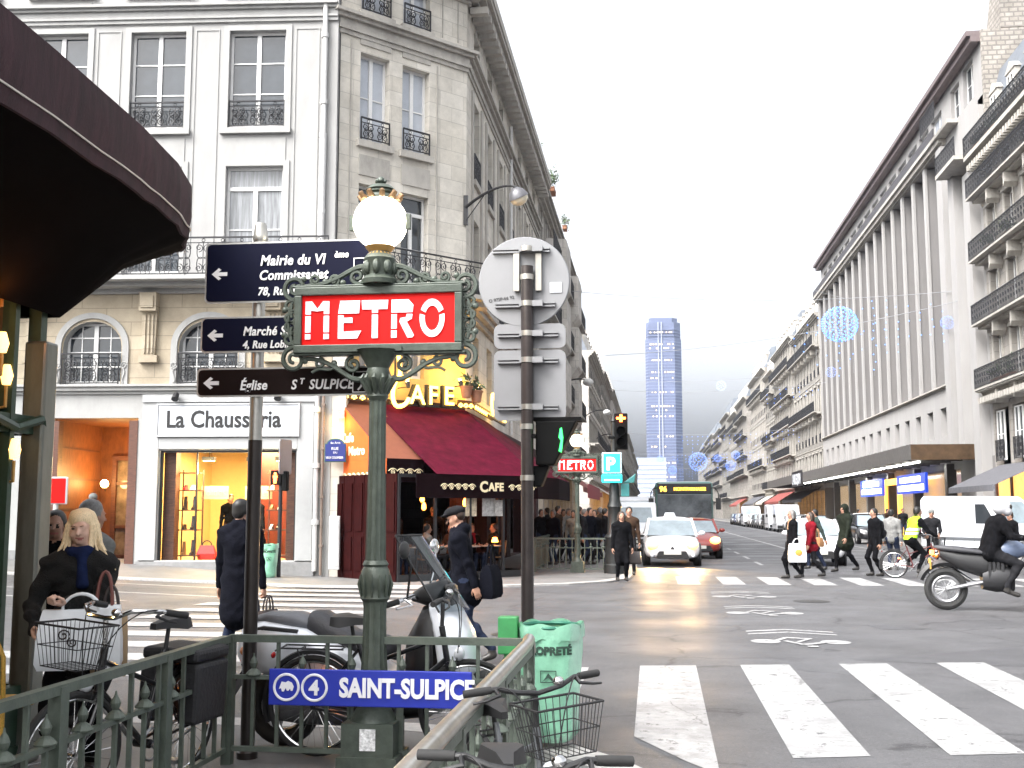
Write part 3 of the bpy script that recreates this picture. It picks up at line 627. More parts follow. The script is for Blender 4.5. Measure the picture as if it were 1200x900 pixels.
def win_meshes(w, h, style):
    k = (round(w, 2), round(h, 2), style)
    if k in WM: return WM[k]
    b = MB(); fw = .065
    b.box(-w / 2, -w / 2 + fw, 0, .07, 0, h); b.box(w / 2 - fw, w / 2, 0, .07, 0, h); b.box(-w / 2 + fw, w / 2 - fw, 0, .07, h - fw, h); b.box(-w / 2 + fw, w / 2 - fw, 0, .07, 0, .1)
    z1 = h
    if 't' in style:   # transom
        z1 = h * .8; b.box(-w / 2 + fw, w / 2 - fw, -.012, .07, z1 - .05, z1 + .05)
    b.box(-.055, .055, -.01, .068, .1, z1 - .05 if 't' in style else h - fw)
    nb = {'6': 3, '4': 2, '8': 4, '0': 1}.get(style[0], 3)
    for i in range(1, nb):
        z = .1 + (z1 - .1) * i / nb
        for s in (-1, 1): b.box(*(sorted((s * .055, s * (w / 2 - fw)))), .012, .06, z - .016, z + .016)
    if '8' in style:
        for s in (-1, 1): b.box(s * (w / 4) - .014, s * (w / 4) + .014, .016, .056, .1, h - fw)
    p = MB(); p.quad((-w / 2 + .01, .04, .01), (w / 2 - .01, .04, .01), (w / 2 - .01, .04, h - .01), (-w / 2 + .01, .04, h - .01))
    WM[k] = (b.mesh('window', WFRAME, 0), {}); WM[k][1]['src'] = p; return WM[k]
def window(parent, x, z, w, h, style='6', y=.22, pane=None, rz=0, ox=0, oy=0):
    """window part (frame) with its pane as sub-part; x is the centre, z the sill; rz/ox/oy place the facade inside the parent"""
    fm, ps = win_meshes(w, h, style); pm = pane or random.choices([PANE, PANE_L, PANE_S], [6, 2, 1])[0]
    if pm.name not in ps: ps[pm.name] = ps['src'].mesh('pane', pm, 0)
    c, s = math.cos(rz), math.sin(rz)
    o = bpy.data.objects.new('window', fm); COL.objects.link(o); o.parent = parent; o.location = (ox + x * c - y * s, oy + x * s + y * c, z); o.rotation_euler.z = rz
    q = bpy.data.objects.new('pane', ps[pm.name]); COL.objects.link(q); q.parent = o
    return o
RM = {}
def railing_mesh(L, h, style='scroll', depth=0):
    """iron balcony rail along x from 0 to L, front at y=0"""
    k = (round(L, 2), round(h, 2), style)
    if k in RM: return RM[k]
    b = MB(); b.box(0, L, -.025, .025, h - .035, h); b.box(0, L, -.015, .015, .04, .065); b.box(0, L, -.012, .012, h - .16, h - .14)
    fine = style == 'scroll'; n = max(1, round(L / (.48 if fine else .36))); u = L / n
    for i in range(n):
        x = (i + .5) * u; r = min(u * .22, h * .16); zc = h * .45
        if fine:
            for q in (-1, 1):
                b.tube(spiral((x + q * r * 1.02, 0, .065 + r * 1.15), r, r * .2, 1.4, math.pi / 2 if q > 0 else math.pi / 2, 16, flip=q), .011, 5); b.tube(spiral((x + q * r * 1.02, 0, h - .16 - r * 1.15), r, r * .2, 1.4, -math.pi / 2, 16, flip=-q), .011, 5)
                b.tube(bez((x + q * .02, 0, zc), (x + q * r * 1.2, 0, zc - .08), (x + q * r * 2, 0, zc + .1), (x + q * r * 1.02, 0, h - .16), 8), .011, 5)
                b.tube(bez((x + q * .02, 0, zc), (x + q * r * 1.2, 0, zc + .08), (x + q * r * 2, 0, zc - .1), (x + q * r * 1.02, 0, .065), 8), .011, 5)
            b.box(x - .009, x + .009, -.009, .009, .065, h - .16)
        else:
            for dx in (-u * .33, 0, u * .33): b.box(x + dx - .014, x + dx + .014, -.01, .01, .065, h - .035)
            b.torus((x, 0, h * .33), min(u * .26, .09), .016, 'y', 8, 4); b.torus((x, 0, h * .62), min(u * .26, .09), .016, 'y', 8, 4)
        b.torus((x, 0, h - .09), .042, .009, 'y', 8, 4)
    b.box(-.012, .012, -.02, .02, 0, h); b.box(L - .012, L + .012, -.02, .02, 0, h)
    RM[k] = b.mesh('railing', IRON, 0); return RM[k]
def railing(parent, x, y, z, L, h, style='scroll', rz=0, name='railing'):
    o = bpy.data.objects.new(name, railing_mesh(L, h, style)); COL.objects.link(o); o.parent = parent; o.location = (x, y, z); o.rotation_euler.z = rz; return o
def chimney(parent, x, y, z, w=1.6, d=.6, h=2.2, pots=4):
    b = MB(); b.box(x - w / 2, x + w / 2, y - d / 2, y + d / 2, z - 1, z + h, 0); b.box(x - w / 2 - .06, x + w / 2 + .06, y - d / 2 - .06, y + d / 2 + .06, z + h, z + h + .12, 0)
    for i in range(pots): b.lathe([(.13, 0), (.11, .3), (.14, .34), (.1, .5)], 8, (x - w / 2 + w * (i + .5) / pots, y, z + h + .12), 1)
    return b.build('chimney', [TRIMS, POT], parent, 30)
def leaf_mesh(name, c, r, n, mats, size=.09, seed=1, thin=.5):
    """foliage of many small leaf faces through an uneven volume"""
    rnd = random.Random(seed); b = MB(); cl = [(rnd.gauss(0, .5), rnd.gauss(0, .5), rnd.gauss(0, .5)) for _ in range(9)]
    for i in range(n):
        k = rnd.choice(cl); p = Vector((c[0] + r[0] * (k[0] + rnd.gauss(0, .3)), c[1] + r[1] * (k[1] + rnd.gauss(0, .3)), c[2] + r[2] * (k[2] + rnd.gauss(0, .3))))
        a = Vector((rnd.gauss(0, 1), rnd.gauss(0, 1), rnd.gauss(0, .7))).normalized(); d = a.orthogonal().normalized(); s = size * rnd.uniform(.6, 1.5)
        b.add([p, p + a * s + d * s * .35, p + a * s * 2, p + a * s - d * s * .35], [(0, 1, 2, 3)], rnd.randrange(len(mats)))
    return b
LEAF = [mat('leaf_dark', (.035, .06, .025), .6, var=.3), mat('leaf_mid', (.06, .1, .04), .6, var=.3), mat('leaf_dull', (.07, .085, .05), .6, var=.3)]
TERRA = mat('planter_terracotta', (.3, .14, .08), .8, var=.2, scale=8)
def potted(name, label, loc, w, h, n, seed, group=None, trough=True, rz=0):
    t = thing(name, label, 'plant', loc, rz, group); b = MB()
    if trough: b.box(-w / 2, w / 2, -.12, .12, 0, .2); b.box(-w / 2 - .015, w / 2 + .015, -.135, .135, .18, .21)
    else: b.lathe([(.12, 0), (.17, .28), (.19, .28), (.19, .32)], 12)
    b.build('planter', TERRA, t); leaf_mesh('foliage', (0, 0, .25 + h * .45), (w * .42, .22, h * .42), n, LEAF, .08, seed).build('foliage', LEAF, t, 0); return t
# ================================================================ white shop building facing the crossing
WARMW = mat('warm_shop_wall', (.6, .44, .2), .8, var=.05); WOOD = mat('dark_wood', (.09, .035, .02), .5, var=.4, scale=5, stretch=(1, 1, 6)); ORW = mat('warm_wood', (.15, .055, .018), .5, var=.35, scale=4, stretch=(3, 3, 1))  # yellow of the shop wall holds the warm lamplight in its colour
LAMPW = mat('lamp_warm', (1, .8, .5), .5, var=0, emit=(1, .62, .22), estr=22); LAMPY = mat('neon_yellow', (1, .8, .3), .5, var=0, emit=(1, .56, .07), estr=2.6); LAMPO = mat('lamp_orange', (1, .4, .1), .5, var=0, emit=(1, .25, .03), estr=8)
GLASS = glass_mat('shop_glass', (.96, .97, .97), .08); GLASSD = glass_mat('terrace_glass', (.85, .84, .83), .03)
SIGNW = mat('sign_white', (.6, .63, .67), .5, var=.03); BLK = mat('sign_black', (.012, .012, .013), .5, var=0); DMET = mat('dark_metal', (.03, .03, .032), .45, .5, var=.15)
PLINTH = mat('grey_plinth', (.22, .22, .22), .7, var=.2, scale=4, dirt=.4)
def area(name, loc, energy, col, size=1.0, rot=(0, 0, 0), parent=None, point=False, rad=.15):
    l = bpy.data.lights.new(name, 'POINT' if point else 'AREA'); l.energy = energy; l.color = col
    if point: l.shadow_soft_size = rad
    else: l.size = size
    o = bpy.data.objects.new(name, l); COL.objects.link(o); o.location = loc; o.rotation_euler = rot
    if parent: o.parent = parent
    return o
WB = thing('white_building', 'white stuccoed building with tall french windows above a shoe shop', 'building', (P0.x, P0.y, 0), LW_RZ)
b = MB(); fl = [(-10.72, -9.24), (-8.1, -6.64), (-5.48, -4.02), (-2.86, -1.37)]
holes = []
for a, c in fl: holes += [(a, c, 11.6, 14.2), (a, c, 7.72, 10.54), (a, c, 15.35, 17.6)]
wall(b, -16, 0, 7.4, 18.4, holes, .26, 0); shell(b, -16, 0, 7.4, 18.4, 12, 0)
arch = [(-6.95, -5.43, 4.85, 6.5, .66), (-3.94, -2.42, 4.85, 6.5, .66), (-9.96, -8.44, 4.85, 6.5, .66)]
wall(b, -16, 0, 4.68, 7.4, arch, .3, 1, 2); wall(b, -16, 0, -.1, 4.68, [(-7.17, -4.92, -.1, 4.02), (-4.33, -.86, .45, 3.19), (-11, -8.2, .3, 3.6)], .25, 2); shell(b, -16, 0, -.1, 7.4, 12, 0)
b.build('wall', [STUCCO, SAND, TRIMW], WB, 0)
b = MB()
mould(b, -16, 0, 14.43, [(.1, .06), (.06, .1), (.18, .05), (.08, .12), (.07, .2)], ends=False); mould(b, -16, 0, 4.62, [(.08, .06), (.1, .14), (.06, .2)], ends=False)
mould(b, -16, 0, 7.2, [(.12, .1), (.1, .5), (.1, .82)], ends=False)
b.build('string_course', TRIMW, WB, 30, .006)
b = MB()
for a, c in fl:
    for z0, z1 in ((11.6, 14.2), (15.35, 17.6), (7.72, 10.54)):
        b.box(a - .16, a - .003, -.035, .02, z0 - .05, z1 + .14); b.box(c + .003, c + .16, -.035, .02, z0 - .05, z1 + .14); b.box(a - .003, c + .003, -.035, .02, z1 + .003, z1 + .14)
        if z0 > 8: b.box(a - .18, c + .18, -.12, .02, z0 - .2, z0 - .053); b.box(a - .05, c + .05, -.02, .01, z0 - .95, z0 - .3)
    for z0, z1 in ((8.2, 14.25), ):
        b.box(c + .25, c + .28, -.02, .01, z0, z1); b.box(c + .86, c + .89, -.02, .01, z0, z1); b.box(c + .28, c + .86, -.02, .01, z1 - .03, z1)
for a, c, d, e, r in arch:
    cx = (a + c) / 2
    for q in range(20):
        t0, t1 = math.pi * q / 20, math.pi * (q + 1) / 20; f = lambda t, R: (cx - R * math.cos(t), -.05, 5.84 + R * math.sin(t) * .92)
        v = [f(t0, .80), f(t1, .80), f(t1, .96), f(t0, .96)]; b.add(v + [(x, .01, z) for x, y, z in v], [(0, 1, 2, 3), (0, 4, 5, 1), (3, 2, 6, 7)])
    for s in (-1, 1): b.box(cx + s * .88 - .08, cx + s * .88 + .08, -.05, .01, 4.86, 5.84); b.tube(spiral((cx + s * .86, -.06, 5.35), .1, .02, 1.6, 0, 18, flip=s), .02, 5); b.tube(bez((cx + s * .8, -.06, 5.3), (cx + s * 1.0, -.06, 5.2), (cx + s * .75, -.06, 5.0), (cx + s * .86, -.06, 4.9), 8), .022, 5)
b.build('window_surround', TRIMW, WB, 40)
for cx in (-4.69, -7.7, -1.5): b = MB(); b.box(cx - .22, cx + .22, -.3, .01, 6.72, 7.19); b.box(cx - .16, cx + .16, -.34, -.302, 6.8, 7.1); b.prism([(cx - .16, 5.6), (cx + .16, 5.6), (cx + .2, 6.72), (cx - .2, 6.72)], -.12, .01); b.box(cx - .24, cx + .24, -.16, .01, 5.42, 5.597); [b.box(cx + d - .02, cx + d + .02, -.16, -.123, 5.65, 6.65) for d in (-.1, 0, .1)]; b.build('bracket', SAND, WB, 30)
for i, (a, c) in enumerate(fl):
    window(WB, (a + c) / 2, 11.6, c - a, 2.6, '6', .16); window(WB, (a + c) / 2, 7.72, c - a, 2.82, '4t', .16, pane=[PANE, PANE_L, PANE, PANE_L][i]); window(WB, (a + c) / 2, 15.35, c - a, 2.25, '6', .16, pane=PANE)
    railing(WB, a + .02, .04, 11.6, c - a - .04, .72, 'scroll'); railing(WB, a + .02, .04, 15.35, c - a - .04, .72, 'scroll')
for a, c, d, e, r in arch:
    cx = (a + c) / 2; w = window(WB, cx, 4.88, 1.5, 1.6, '8', .24, pane=PANE); railing(WB, cx - .74, -.1, 4.85, 1.48, .82, 'scroll')
railing(WB, -16, -.74, 7.52, 16.0, .98, 'scroll', name='balcony_railing')
b = MB(); b.tube([(-.32, -.09, 18.4), (-.32, -.09, 11.3)], .065, 10); b.tube([(-.32, -.09, 11.3), (-.34, -.09, 8.45)], .085, 10); b.tube([(-.34, -.09, 7.2), (-.34, -.09, .2)], .06, 10)
for z in (16, 14.0, 12.2, 11.3, 9.3, 6, 4.2, 2.8, 1.4): b.tube([(-.33, -.09, z - .06), (-.33, -.09, z + .06)], .095, 10); b.box(-.36, -.3, -.05, .0, z - .03, z + .03)
b.build('drainpipe', PIPE, WB)
b = MB(); b.prism([(-16, 18.4), (-15, 21), (-1, 21), (0, 18.4)], .4, 11.5); mould(b, -16, 0, 18.4, [(.15, .1), (.12, .35), (.1, .5)], ends=False); b.build('roof', ZINC, WB, 0)
# shop front
b = MB(); b.box(-4.80, -.36, -.10, -.003, 4.4, 4.6); b.box(-4.80, -.36, -.06, -.003, .5, 4.397) if 0 else None
for x0, x1, z0, z1 in ((-4.8, -4.36, .45, 4.397), (-.83, -.42, .45, 4.397), (-4.357, -.833, 3.22, 3.5)): b.box(x0, x1, -.06, -.003, z0, z1)
b.box(-4.357, -.833, -.04, -.003, 3.503, 4.397); b.box(-4.36, -.83, -.09, .1, .36, .447); b.build('shop_front', mat('shop_white_paint', (.34, .345, .345), .5, var=.05, dirt=.12, dirt_col=(.4, .4, .4)), WB, 0, .008)
b = MB(); b.add([(-4.82, -.12, -.05), (-.36, -.12, -.05), (-.36, -.12, .42), (-4.82, -.12, .42), (-4.82, 0, .42), (-.36, 0, .42)], [(0, 1, 2, 3), (3, 2, 5, 4)]); b.build('plinth', PLINTH, WB, 0); MB().box(-8.2, -7.17, -.1, -.003, 0, .7).build('plinth', PLINTH, WB, 0)
b = MB(); b.box(-4.33, -.86, .10, .115, .45, 3.19); gl = b.build('shop_window', GLASS, WB, 0)
b = MB()
for x in (-4.33, -.905): b.box(x, x + .045, .06, .16, .45, 3.19)
b.box(-4.285, -.905, .06, .16, 3.14, 3.19); b.box(-3.42, -3.39, .07, .15, .45, 3.14); b.box(-2.0, -1.97, .07, .15, .45, 3.14); b.build('frame', DMET, gl, 0)
b = MB()  # interior room
b.quad((-4.9, .3, .42), (-.4, .3, .42), (-.4, 6, .42), (-4.9, 6, .42), 1); b.quad((-4.9, 6, .3), (-.4, 6, .3), (-.4, 6, 3.6), (-4.9, 6, 3.6)); b.quad((-4.9, .3, .3), (-4.9, 6, .3), (-4.9, 6, 3.6), (-4.9, .3, 3.6)); b.quad((-.4, .3, .3), (-.4, .3, 3.6), (-.4, 6, 3.6), (-.4, 6, .3)); b.quad((-4.9, .3, 3.5), (-4.9, 6, 3.5), (-.4, 6, 3.5), (-.4, .3, 3.5))
b.box(-4.3, -4.0, .26, .6, .43, 3.4, 2); b.box(-1.15, -.9, .26, .6, .43, 3.4, 2)
b.build('shop_interior', [WARMW, mat('shop_floor', (.55, .42, .25), .4, var=.1), WOOD], WB, 0)
SHC = [mat('shoe_box', (.35, .16, .07), .7, var=.2), mat('shoe_dark', (.03, .02, .018), .4), mat('bag_red', (.6, .03, .03), .5), mat('shoe_white', (.7, .66, .6), .5), mat('shoe_tan', (.3, .15, .06), .5)]
def shelf_unit(name, label, x0, x1, y0, y1, seed, boots=False):
    t = thing(name, label, 'shelf', WB.matrix_world @ Vector(((x0 + x1) / 2, y0, .43)) if False else Vector((0, 0, 0))); t.matrix_world = Matrix.Translation((P0.x, P0.y, 0)) @ Matrix.Rotation(LW_RZ, 4, 'Z') @ Matrix.Translation(((x0 + x1) / 2, y0, .43)); w = x1 - x0; d = y1 - y0; rnd = random.Random(seed)
    b = MB(); [b.box(-w / 2, w / 2, 0, d, z, z + .03) for z in (.1, .75, 1.25, 1.75, 2.2)]; [b.box(x - .015, x + .015, d - .03, d, 0, 2.3) for x in (-w / 2, w / 2)]; b.build('shelves', WOOD, t, 0)
    for z in (.13, .78, 1.28, 1.78):
        x = -w / 2 + .1
        while x < w / 2 - .08:
            b = MB(); h = rnd.choice([.34, .38]) if boots and rnd.random() < .6 else .13; L = rnd.uniform(.2, .26)
            b.loft([[(x - .04, .05 + u * L, z + .0), (x + .04, .05 + u * L, z + .0), (x + .03, .05 + u * L, z + hh), (x - .03, .05 + u * L, z + hh)] for u, hh in ((0, .05), (.4, .08), (.6, h), (.95, h), (1, .06))]); s = b.build('shoe', rnd.choice(SHC[1:]), t, 30); x += rnd.uniform(.16, .24)
    return t
shelf_unit('shoe_shelf', 'left shoe rack of boots behind the lit shop window', -3.98, -3.45, .5, .8, 1, True); shelf_unit('shoe_shelf', 'right shoe rack near the red signal in the lit shop window', -1.75, -1.2, .6, .9, 2)
def inWB(x, y, z): return Matrix.Translation((P0.x, P0.y, 0)) @ Matrix.Rotation(LW_RZ, 4, 'Z') @ Vector((x, y, z))
t = thing('box_shelf', 'brown wall shelf of stacked shoe boxes at the back of the lit shop', 'shelf', inWB(-2.1, 5.3, .43), LW_RZ); b = MB()
b.box(-1.0, 1.0, .0, .5, 0, 1.9); b.build('cabinet', WOOD, t, 0); rnd = random.Random(5)
for k in range(14):
    b = MB(); b.box(-.95 + .27 * (k % 7), -.72 + .27 * (k % 7), -.25, -.003, .95 + .42 * (k // 7), 1.15 + .42 * (k // 7)); b.box(-.96 + .27 * (k % 7), -.71 + .27 * (k % 7), -.26, -.005, 1.151 + .42 * (k // 7), 1.19 + .42 * (k // 7)); b.build('shoe_box', rnd.choice([SHC[0], SHC[4], SHC[3]]), t, 0)
for i, x in enumerate((-3.2, -2.05)):
    t = thing('sale_poster', ('left' if i == 0 else 'right') + ' pale soldes sale banner hanging in the shop window', 'poster', inWB(x, .95, 1.98), LW_RZ); b = MB(); b.box(-.36, .36, 0, .012, 0, .34); b.build('sheet', mat('poster_cream', (.42, .37, .24), .7, var=.03), t, 0); text('soldes', .26, t, mat('poster_ink', (.35, .3, .3), .6, var=0), (-.33, -.008, .09), xs=.95)
for i, (x, y) in enumerate(((-3.3, .7), (-2.2, .9), (-1.4, .7))):
    t = thing('spot_lamp', ['leftmost', 'middle', 'rightmost'][i] + ' dark ceiling spotlight glowing inside the shoe shop window', 'lamp', inWB(x, y, 3.0), LW_RZ, 'ceiling spotlights in the shoe shop'); b = MB(); b.box(-.16, .16, -.08, .08, -.04, .06); b.tube([(0, 0, .06), (0, 0, .5)], .012, 6); b.build('housing', DMET, t, 0); b = MB(); b.box(-.13, .13, -.06, .06, -.05, -.041); b.build('bulb', LAMPW, t, 0)
    area('shop_spot', inWB(x, .45, 2.75), 60, (1, .74, .36), point=True)
area('shop_light', inWB(-2.6, 3.2, 3.35), 330, (1, .70, .33), 2.0)
t = thing('handbag', 'red handbag on the floor of the lit shop window', 'bag', inWB(-3.3, .75, .44), LW_RZ); b = MB(); b.loft([[(-.2, -.08, 0), (.2, -.08, 0), (.2, .08, 0), (-.2, .08, 0)], [(-.24, -.1, .15), (.24, -.1, .15), (.24, .1, .15), (-.24, .1, .15)], [(-.17, -.03, .36), (.17, -.03, .36), (.17, .03, .36), (-.17, .03, .36)]]); b.build('bag_body', SHC[2], t, 20); b = MB(); b.torus((0, 0, .36), .12, .015, 'y', 16, 6, a0=0, a1=math.pi); b.build('handle', SHC[1], t)
# shop sign
t = thing('shop_sign', 'white shop signboard reading La Chausseria in black letters', 'sign', inWB(-2.6, -.045, 3.57), LW_RZ); b = MB(); b.box(-1.78, 1.78, -.05, 0, 0, .76); b.build('board', SIGNW, t, 0, .01)
b = MB(); [b.box(x0, x1, -.075, -.0, z0, z1) for x0, x1, z0, z1 in ((-1.82, -1.783, -.04, .8), (1.783, 1.82, -.04, .8), (-1.782, 1.782, .763, .8), (-1.782, 1.782, -.04, -.003))]; b.build('rim', mat('grey_rim', (.45, .46, .47), .5, var=.05), t, 0)
text('La Chausseria', .60, t, BLK, (-1.58, -.056, .2), bold=.014, xs=.87, space=1.0)
for i, x in enumerate((-3.9, -1.3)):
    t = thing('spotlight', ('left' if i == 0 else 'right') + ' small black spotlight over the white shop signboard', 'lamp', inWB(x, -.25, 4.5), LW_RZ); b = MB(); b.cyl((0, .2, .05), (0, 0, .05), .02, n=8); b.build('arm', DMET, t); b = MB(); b.tube([(0, .06, .1), (0, -.05, -.05)], [.07, .09], 10); b.build('housing', DMET, t)
# passage beside the shop
b = MB(); x0, x1 = -7.17, -4.92
b.quad((x0, .25, .2), (x0, 3.2, .2), (x0, 3.2, 4.02), (x0, .25, 4.02)); b.quad((x1, .25, .2), (x1, .25, 4.02), (x1, 3.2, 4.02), (x1, 3.2, .2)); b.quad((x0, 3.2, .2), (x1, 3.2, .2), (x1, 3.2, 4.02), (x0, 3.2, 4.02)); b.quad((x0, .25, 4.02), (x0, 3.2, 4.02), (x1, 3.2, 4.02), (x1, .25, 4.02)); b.quad((x0, .2, .36), (x1, .2, .36), (x1, 3.2, .36), (x0, 3.2, .36))
b.box(x0, x0 + .22, -.02, .24, .3, 3.95, 1); b.box(x1 - .22, x1, -.02, .24, .3, 3.95, 1)
for z in (.9, 1.7, 2.5, 3.3):
    b.box(x1 - .03, x1 - .003, .5, 3, z, z + .05, 1); b.box(x0 + .003, x0 + .03, .5, 3, z, z + .05, 1)
b.build('entrance_passage', [ORW, WOOD], WB, 0)
b = MB(); cxm = -6.0
b.box(x0 + .4, x0 + .52, 3.0, 3.19, .37, 3.2); b.box(x1 - .5, x1 - .38, 3.0, 3.19, .37, 3.2); b.box(x0 + .52, x1 - .5, 3.0, 3.19, 3.08, 3.2); b.box(cxm - .06, cxm + .06, 3.02, 3.18, .37, 3.08); [b.box(x0 + .52, x1 - .5, 3.03, 3.17, z, z + .08) for z in (.4, 1.2, 2.4)]
dr = b.build('door', WOOD, WB, 0); b = MB(); b.quad((x0 + .5, 3.1, .4), (x1 - .5, 3.1, .4), (x1 - .5, 3.1, 3.1), (x0 + .5, 3.1, 3.1)); b.build('pane', mat('door_pane', (.16, .13, .1), .1, var=.8, scale=2), dr, 0)
for i, (x, y, z) in enumerate(((-6.72, 2.4, 2.42), (-5.95, 2.6, 2.1), (-5.72, 2.7, 1.95))):
    t = thing('wall_lamp', ['bright bulb lamp on the left wall of the wooden passage', 'left small bulb lamp deep inside the wooden passage', 'right small bulb lamp deep inside the wooden passage'][i], 'lamp', inWB(x, y, z), LW_RZ); b = MB(); b.ball((0, 0, 0), .11 if i == 0 else .06, 10, 7); b.build('bulb', LAMPW, t); b = MB(); b.tube([(-.02, .12, -.2), (0, .05, -.15), (0, 0, -.08)], .015, 6); b.build('bracket', DMET, t)
area('passage_light', inWB(-6.3, 1.9, 2.7), 42, (1, .55, .2), point=True); area('passage_light', inWB(-5.6, 2.5, 3.4), 26, (1, .5, .16), point=True)
# ================================================================ stone corner building with the cafe
CB = thing('stone_corner_building', 'pale stone corner building rising above the lit cafe', 'building', (C1.x, C1.y, 0))
CA = math.atan2(C2.y - C1.y, C2.x - C1.x); CL = (C2 - C1).length; WX, WY = C2.x - C1.x, C2.y - C1.y; WL = 20.0
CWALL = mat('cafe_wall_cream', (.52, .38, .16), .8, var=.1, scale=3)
b = MB(); b.at((0, 0, 0), CA)
cw = [(.62, 1.55), (1.97, 2.88)]; holes = []
for a, c in cw: holes += [(a, c, 11.43, 13.84), (a, c, 7.7, 10.25), (a, c, 15.0, 16.1), (a + .1, c - .1, 5.2, 6.7)]
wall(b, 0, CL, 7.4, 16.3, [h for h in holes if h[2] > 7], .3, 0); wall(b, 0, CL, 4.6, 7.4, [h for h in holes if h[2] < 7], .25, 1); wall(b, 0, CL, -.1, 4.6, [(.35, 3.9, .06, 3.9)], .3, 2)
b.at((WX, WY, 0), math.pi / 2); wh = []; wcols = [1.3 + 2.75 * i for i in range(7)]
for x in wcols: wh += [(x, x + 1.1, 11.43, 13.84), (x, x + 1.1, 7.7, 10.25), (x, x + 1.1, 14.98, 16.0), (x, x + 1.1, 5.0, 6.8)]
wall(b, 0, WL, 4.4, 16.3, wh, .32, 0); wall(b, 0, WL, -.1, 4.4, [(.4, 4.2, .06, 3.6), (5, 9, .06, 3.3), (10, 14, .06, 3.3), (15, 19, .06, 3.3)], .4, 2)
b.at(); b.box(0, -.01, .02, .02, -.1, 16.3, 0)
Ew = (WX, WY + WL); bk = [(-6, 3.0), (-6, WY + WL)]
b.quad((Ew[0], Ew[1], -.1), (Ew[0], Ew[1], 16.3), (-8, Ew[1], 16.3), (-8, Ew[1], -.1)); b.quad((0, 0, -.1), (0, 0, 16.3), (0, 9, 16.3), (0, 9, -.1)) if 0 else None
b.slab([(0, 0.05), (WX - .02, WY + .02), (WX - .05, WY + WL), (-8, WY + WL), (-8, .6)], 16.28, 16.3)
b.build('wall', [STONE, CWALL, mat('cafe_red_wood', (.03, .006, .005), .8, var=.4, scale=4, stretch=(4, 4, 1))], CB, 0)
b = MB(); b.at((0, 0, 0), CA); st = [(.12, .05), (.1, .1), (.2, .06), (.1, .16), (.09, .26)]
mould(b, 0, CL, 14.2, st); mould(b, 0, CL, 7.15, [(.15, .15), (.14, .55), (.12, .85)]); mould(b, 0, CL, 16.25, [(.1, .1), (.12, .3), (.1, .5), (.14, .62), (.3, .66)])
for a, c in cw:
    for z0 in (11.43, 15.0): b.box(a - .1, c + .1, -.12, .01, z0 - .2, z0 - .02); b.box(a - .02, c + .02, -.03, .01, z0 - .95, z0 - .4)
b.box(3.12, 3.16, -.025, .01, 7.8, 14.1); b.box(.3, .33, -.025, .01, 7.8, 14.1); [b.box(x0, x1, -.02, .01, z0, z1) for x0, x1, z0, z1 in ((3.3, 3.33, 15, 16.2), (3.85, 3.88, 15, 16.2))]
b.at((WX, WY, 0), math.pi / 2); mould(b, 0, WL, 14.203, st, ends=False); mould(b, 0, WL, 16.253, [(.1, .1), (.12, .3), (.1, .5), (.14, .62), (.3, .66)], ends=False); mould(b, 0, WL, 7.153, [(.15, .12), (.14, .3), (.12, .42)], ends=False)
for x in wcols:
    for z0 in (11.43, 14.98): b.box(x - .1, x + 1.2, -.1, .01, z0 - .18, z0 - .02)
    for z0, z1 in ((7.75, 14.0),): b.box(x - .45, x - .2, -.05, .01, z0, z1); b.box(x + 1.3, x + 1.55, -.05, .01, z0, z1)
for i in range(34): b.box(.2 + .58 * i, .45 + .58 * i, -.58, -.05, 16.05, 16.25)      # modillions under the eave
b.build('cornice', TRIMS, CB, 30)
b = MB(); b.at((0, 0, 0), CA); b.at(); y9 = WY + WL
top = [(.2, .3), (WX + .1, WY), (WX + .1, y9), (-8, y9), (-8, .6)]; inner = [(-.3, 2.2), (WX - 1.4, WY + .8), (WX - 1.4, y9), (-7, y9), (-7, 2.0)]
b.loft([[(x, y, 16.9) for x, y in top], [(x, y, 18.6) for x, y in inner]]); rf = b.build('roof', ZINC, CB, 0)
for yy in (8, 14, 20): chimney(rf, WX - 3, yy, 18.6, 1.0, .6, 1.2, 3)
b = MB(); [b.tube([(WX - .3, yy, 16.9), (WX - .3, yy, 18.3)], .02, 5) for yy in (14.2, 14.7)]; [b.tube([(WX - .3, 14.2, z), (WX - .3, 14.7, z)], .015, 5) for z in (17.2, 17.6, 18.0, 18.3)]; b.build('roof_ladder', PIPE, CB)
for i, (a, c) in enumerate(cw):
    for z, h, s in ((11.43, 2.41, '4'), (7.7, 2.55, '4t'), (15.0, 1.1, '4')): window(CB, (a + c) / 2, z, c - a, h, s, .22, pane=PANE_S if z > 11 else PANE, rz=CA)  # upper panes: the sky's reflection put into their pale blue colour
    window(CB, (a + c) / 2, 5.2, c - a - .2, 1.5, '4', .18, pane=PANE_L, rz=CA)
    for z in (11.43, 15.0): p = Vector((a + .02, -.05, 0)); p.rotate(Matrix.Rotation(CA, 3, 'Z')); railing(CB, p.x, p.y, z, c - a - .04, .62, 'scroll', CA)
for x in wcols:
    for z, h, s in ((11.43, 2.41, '4'), (7.7, 2.55, '4'), (14.98, 1.02, '4'), (5.0, 1.8, '4')): window(CB, x + .55, z, 1.1, h, s, .26, rz=math.pi / 2, ox=WX, oy=WY)
    for z in (11.43, 7.7): railing(CB, WX + .03, WY + x, z, 1.1, .8, 'bars', math.pi / 2)
p = Vector((.0, -.78, 0)); p.rotate(Matrix.Rotation(CA, 3, 'Z')); railing(CB, p.x, p.y, 7.53, CL + .3, .95, 'scroll', CA, name='balcony_railing')
b = MB(); b.tube([(WX + .1, WY + 9.4, 15.9), (WX + .1, WY + 9.4, 4.4)], .06, 8); b.build('drainpipe', PIPE, CB)
def inCH(x, y, z): return Vector((C1.x, C1.y, 0)) + Matrix.Rotation(CA, 3, 'Z') @ Vector((x, y, z))
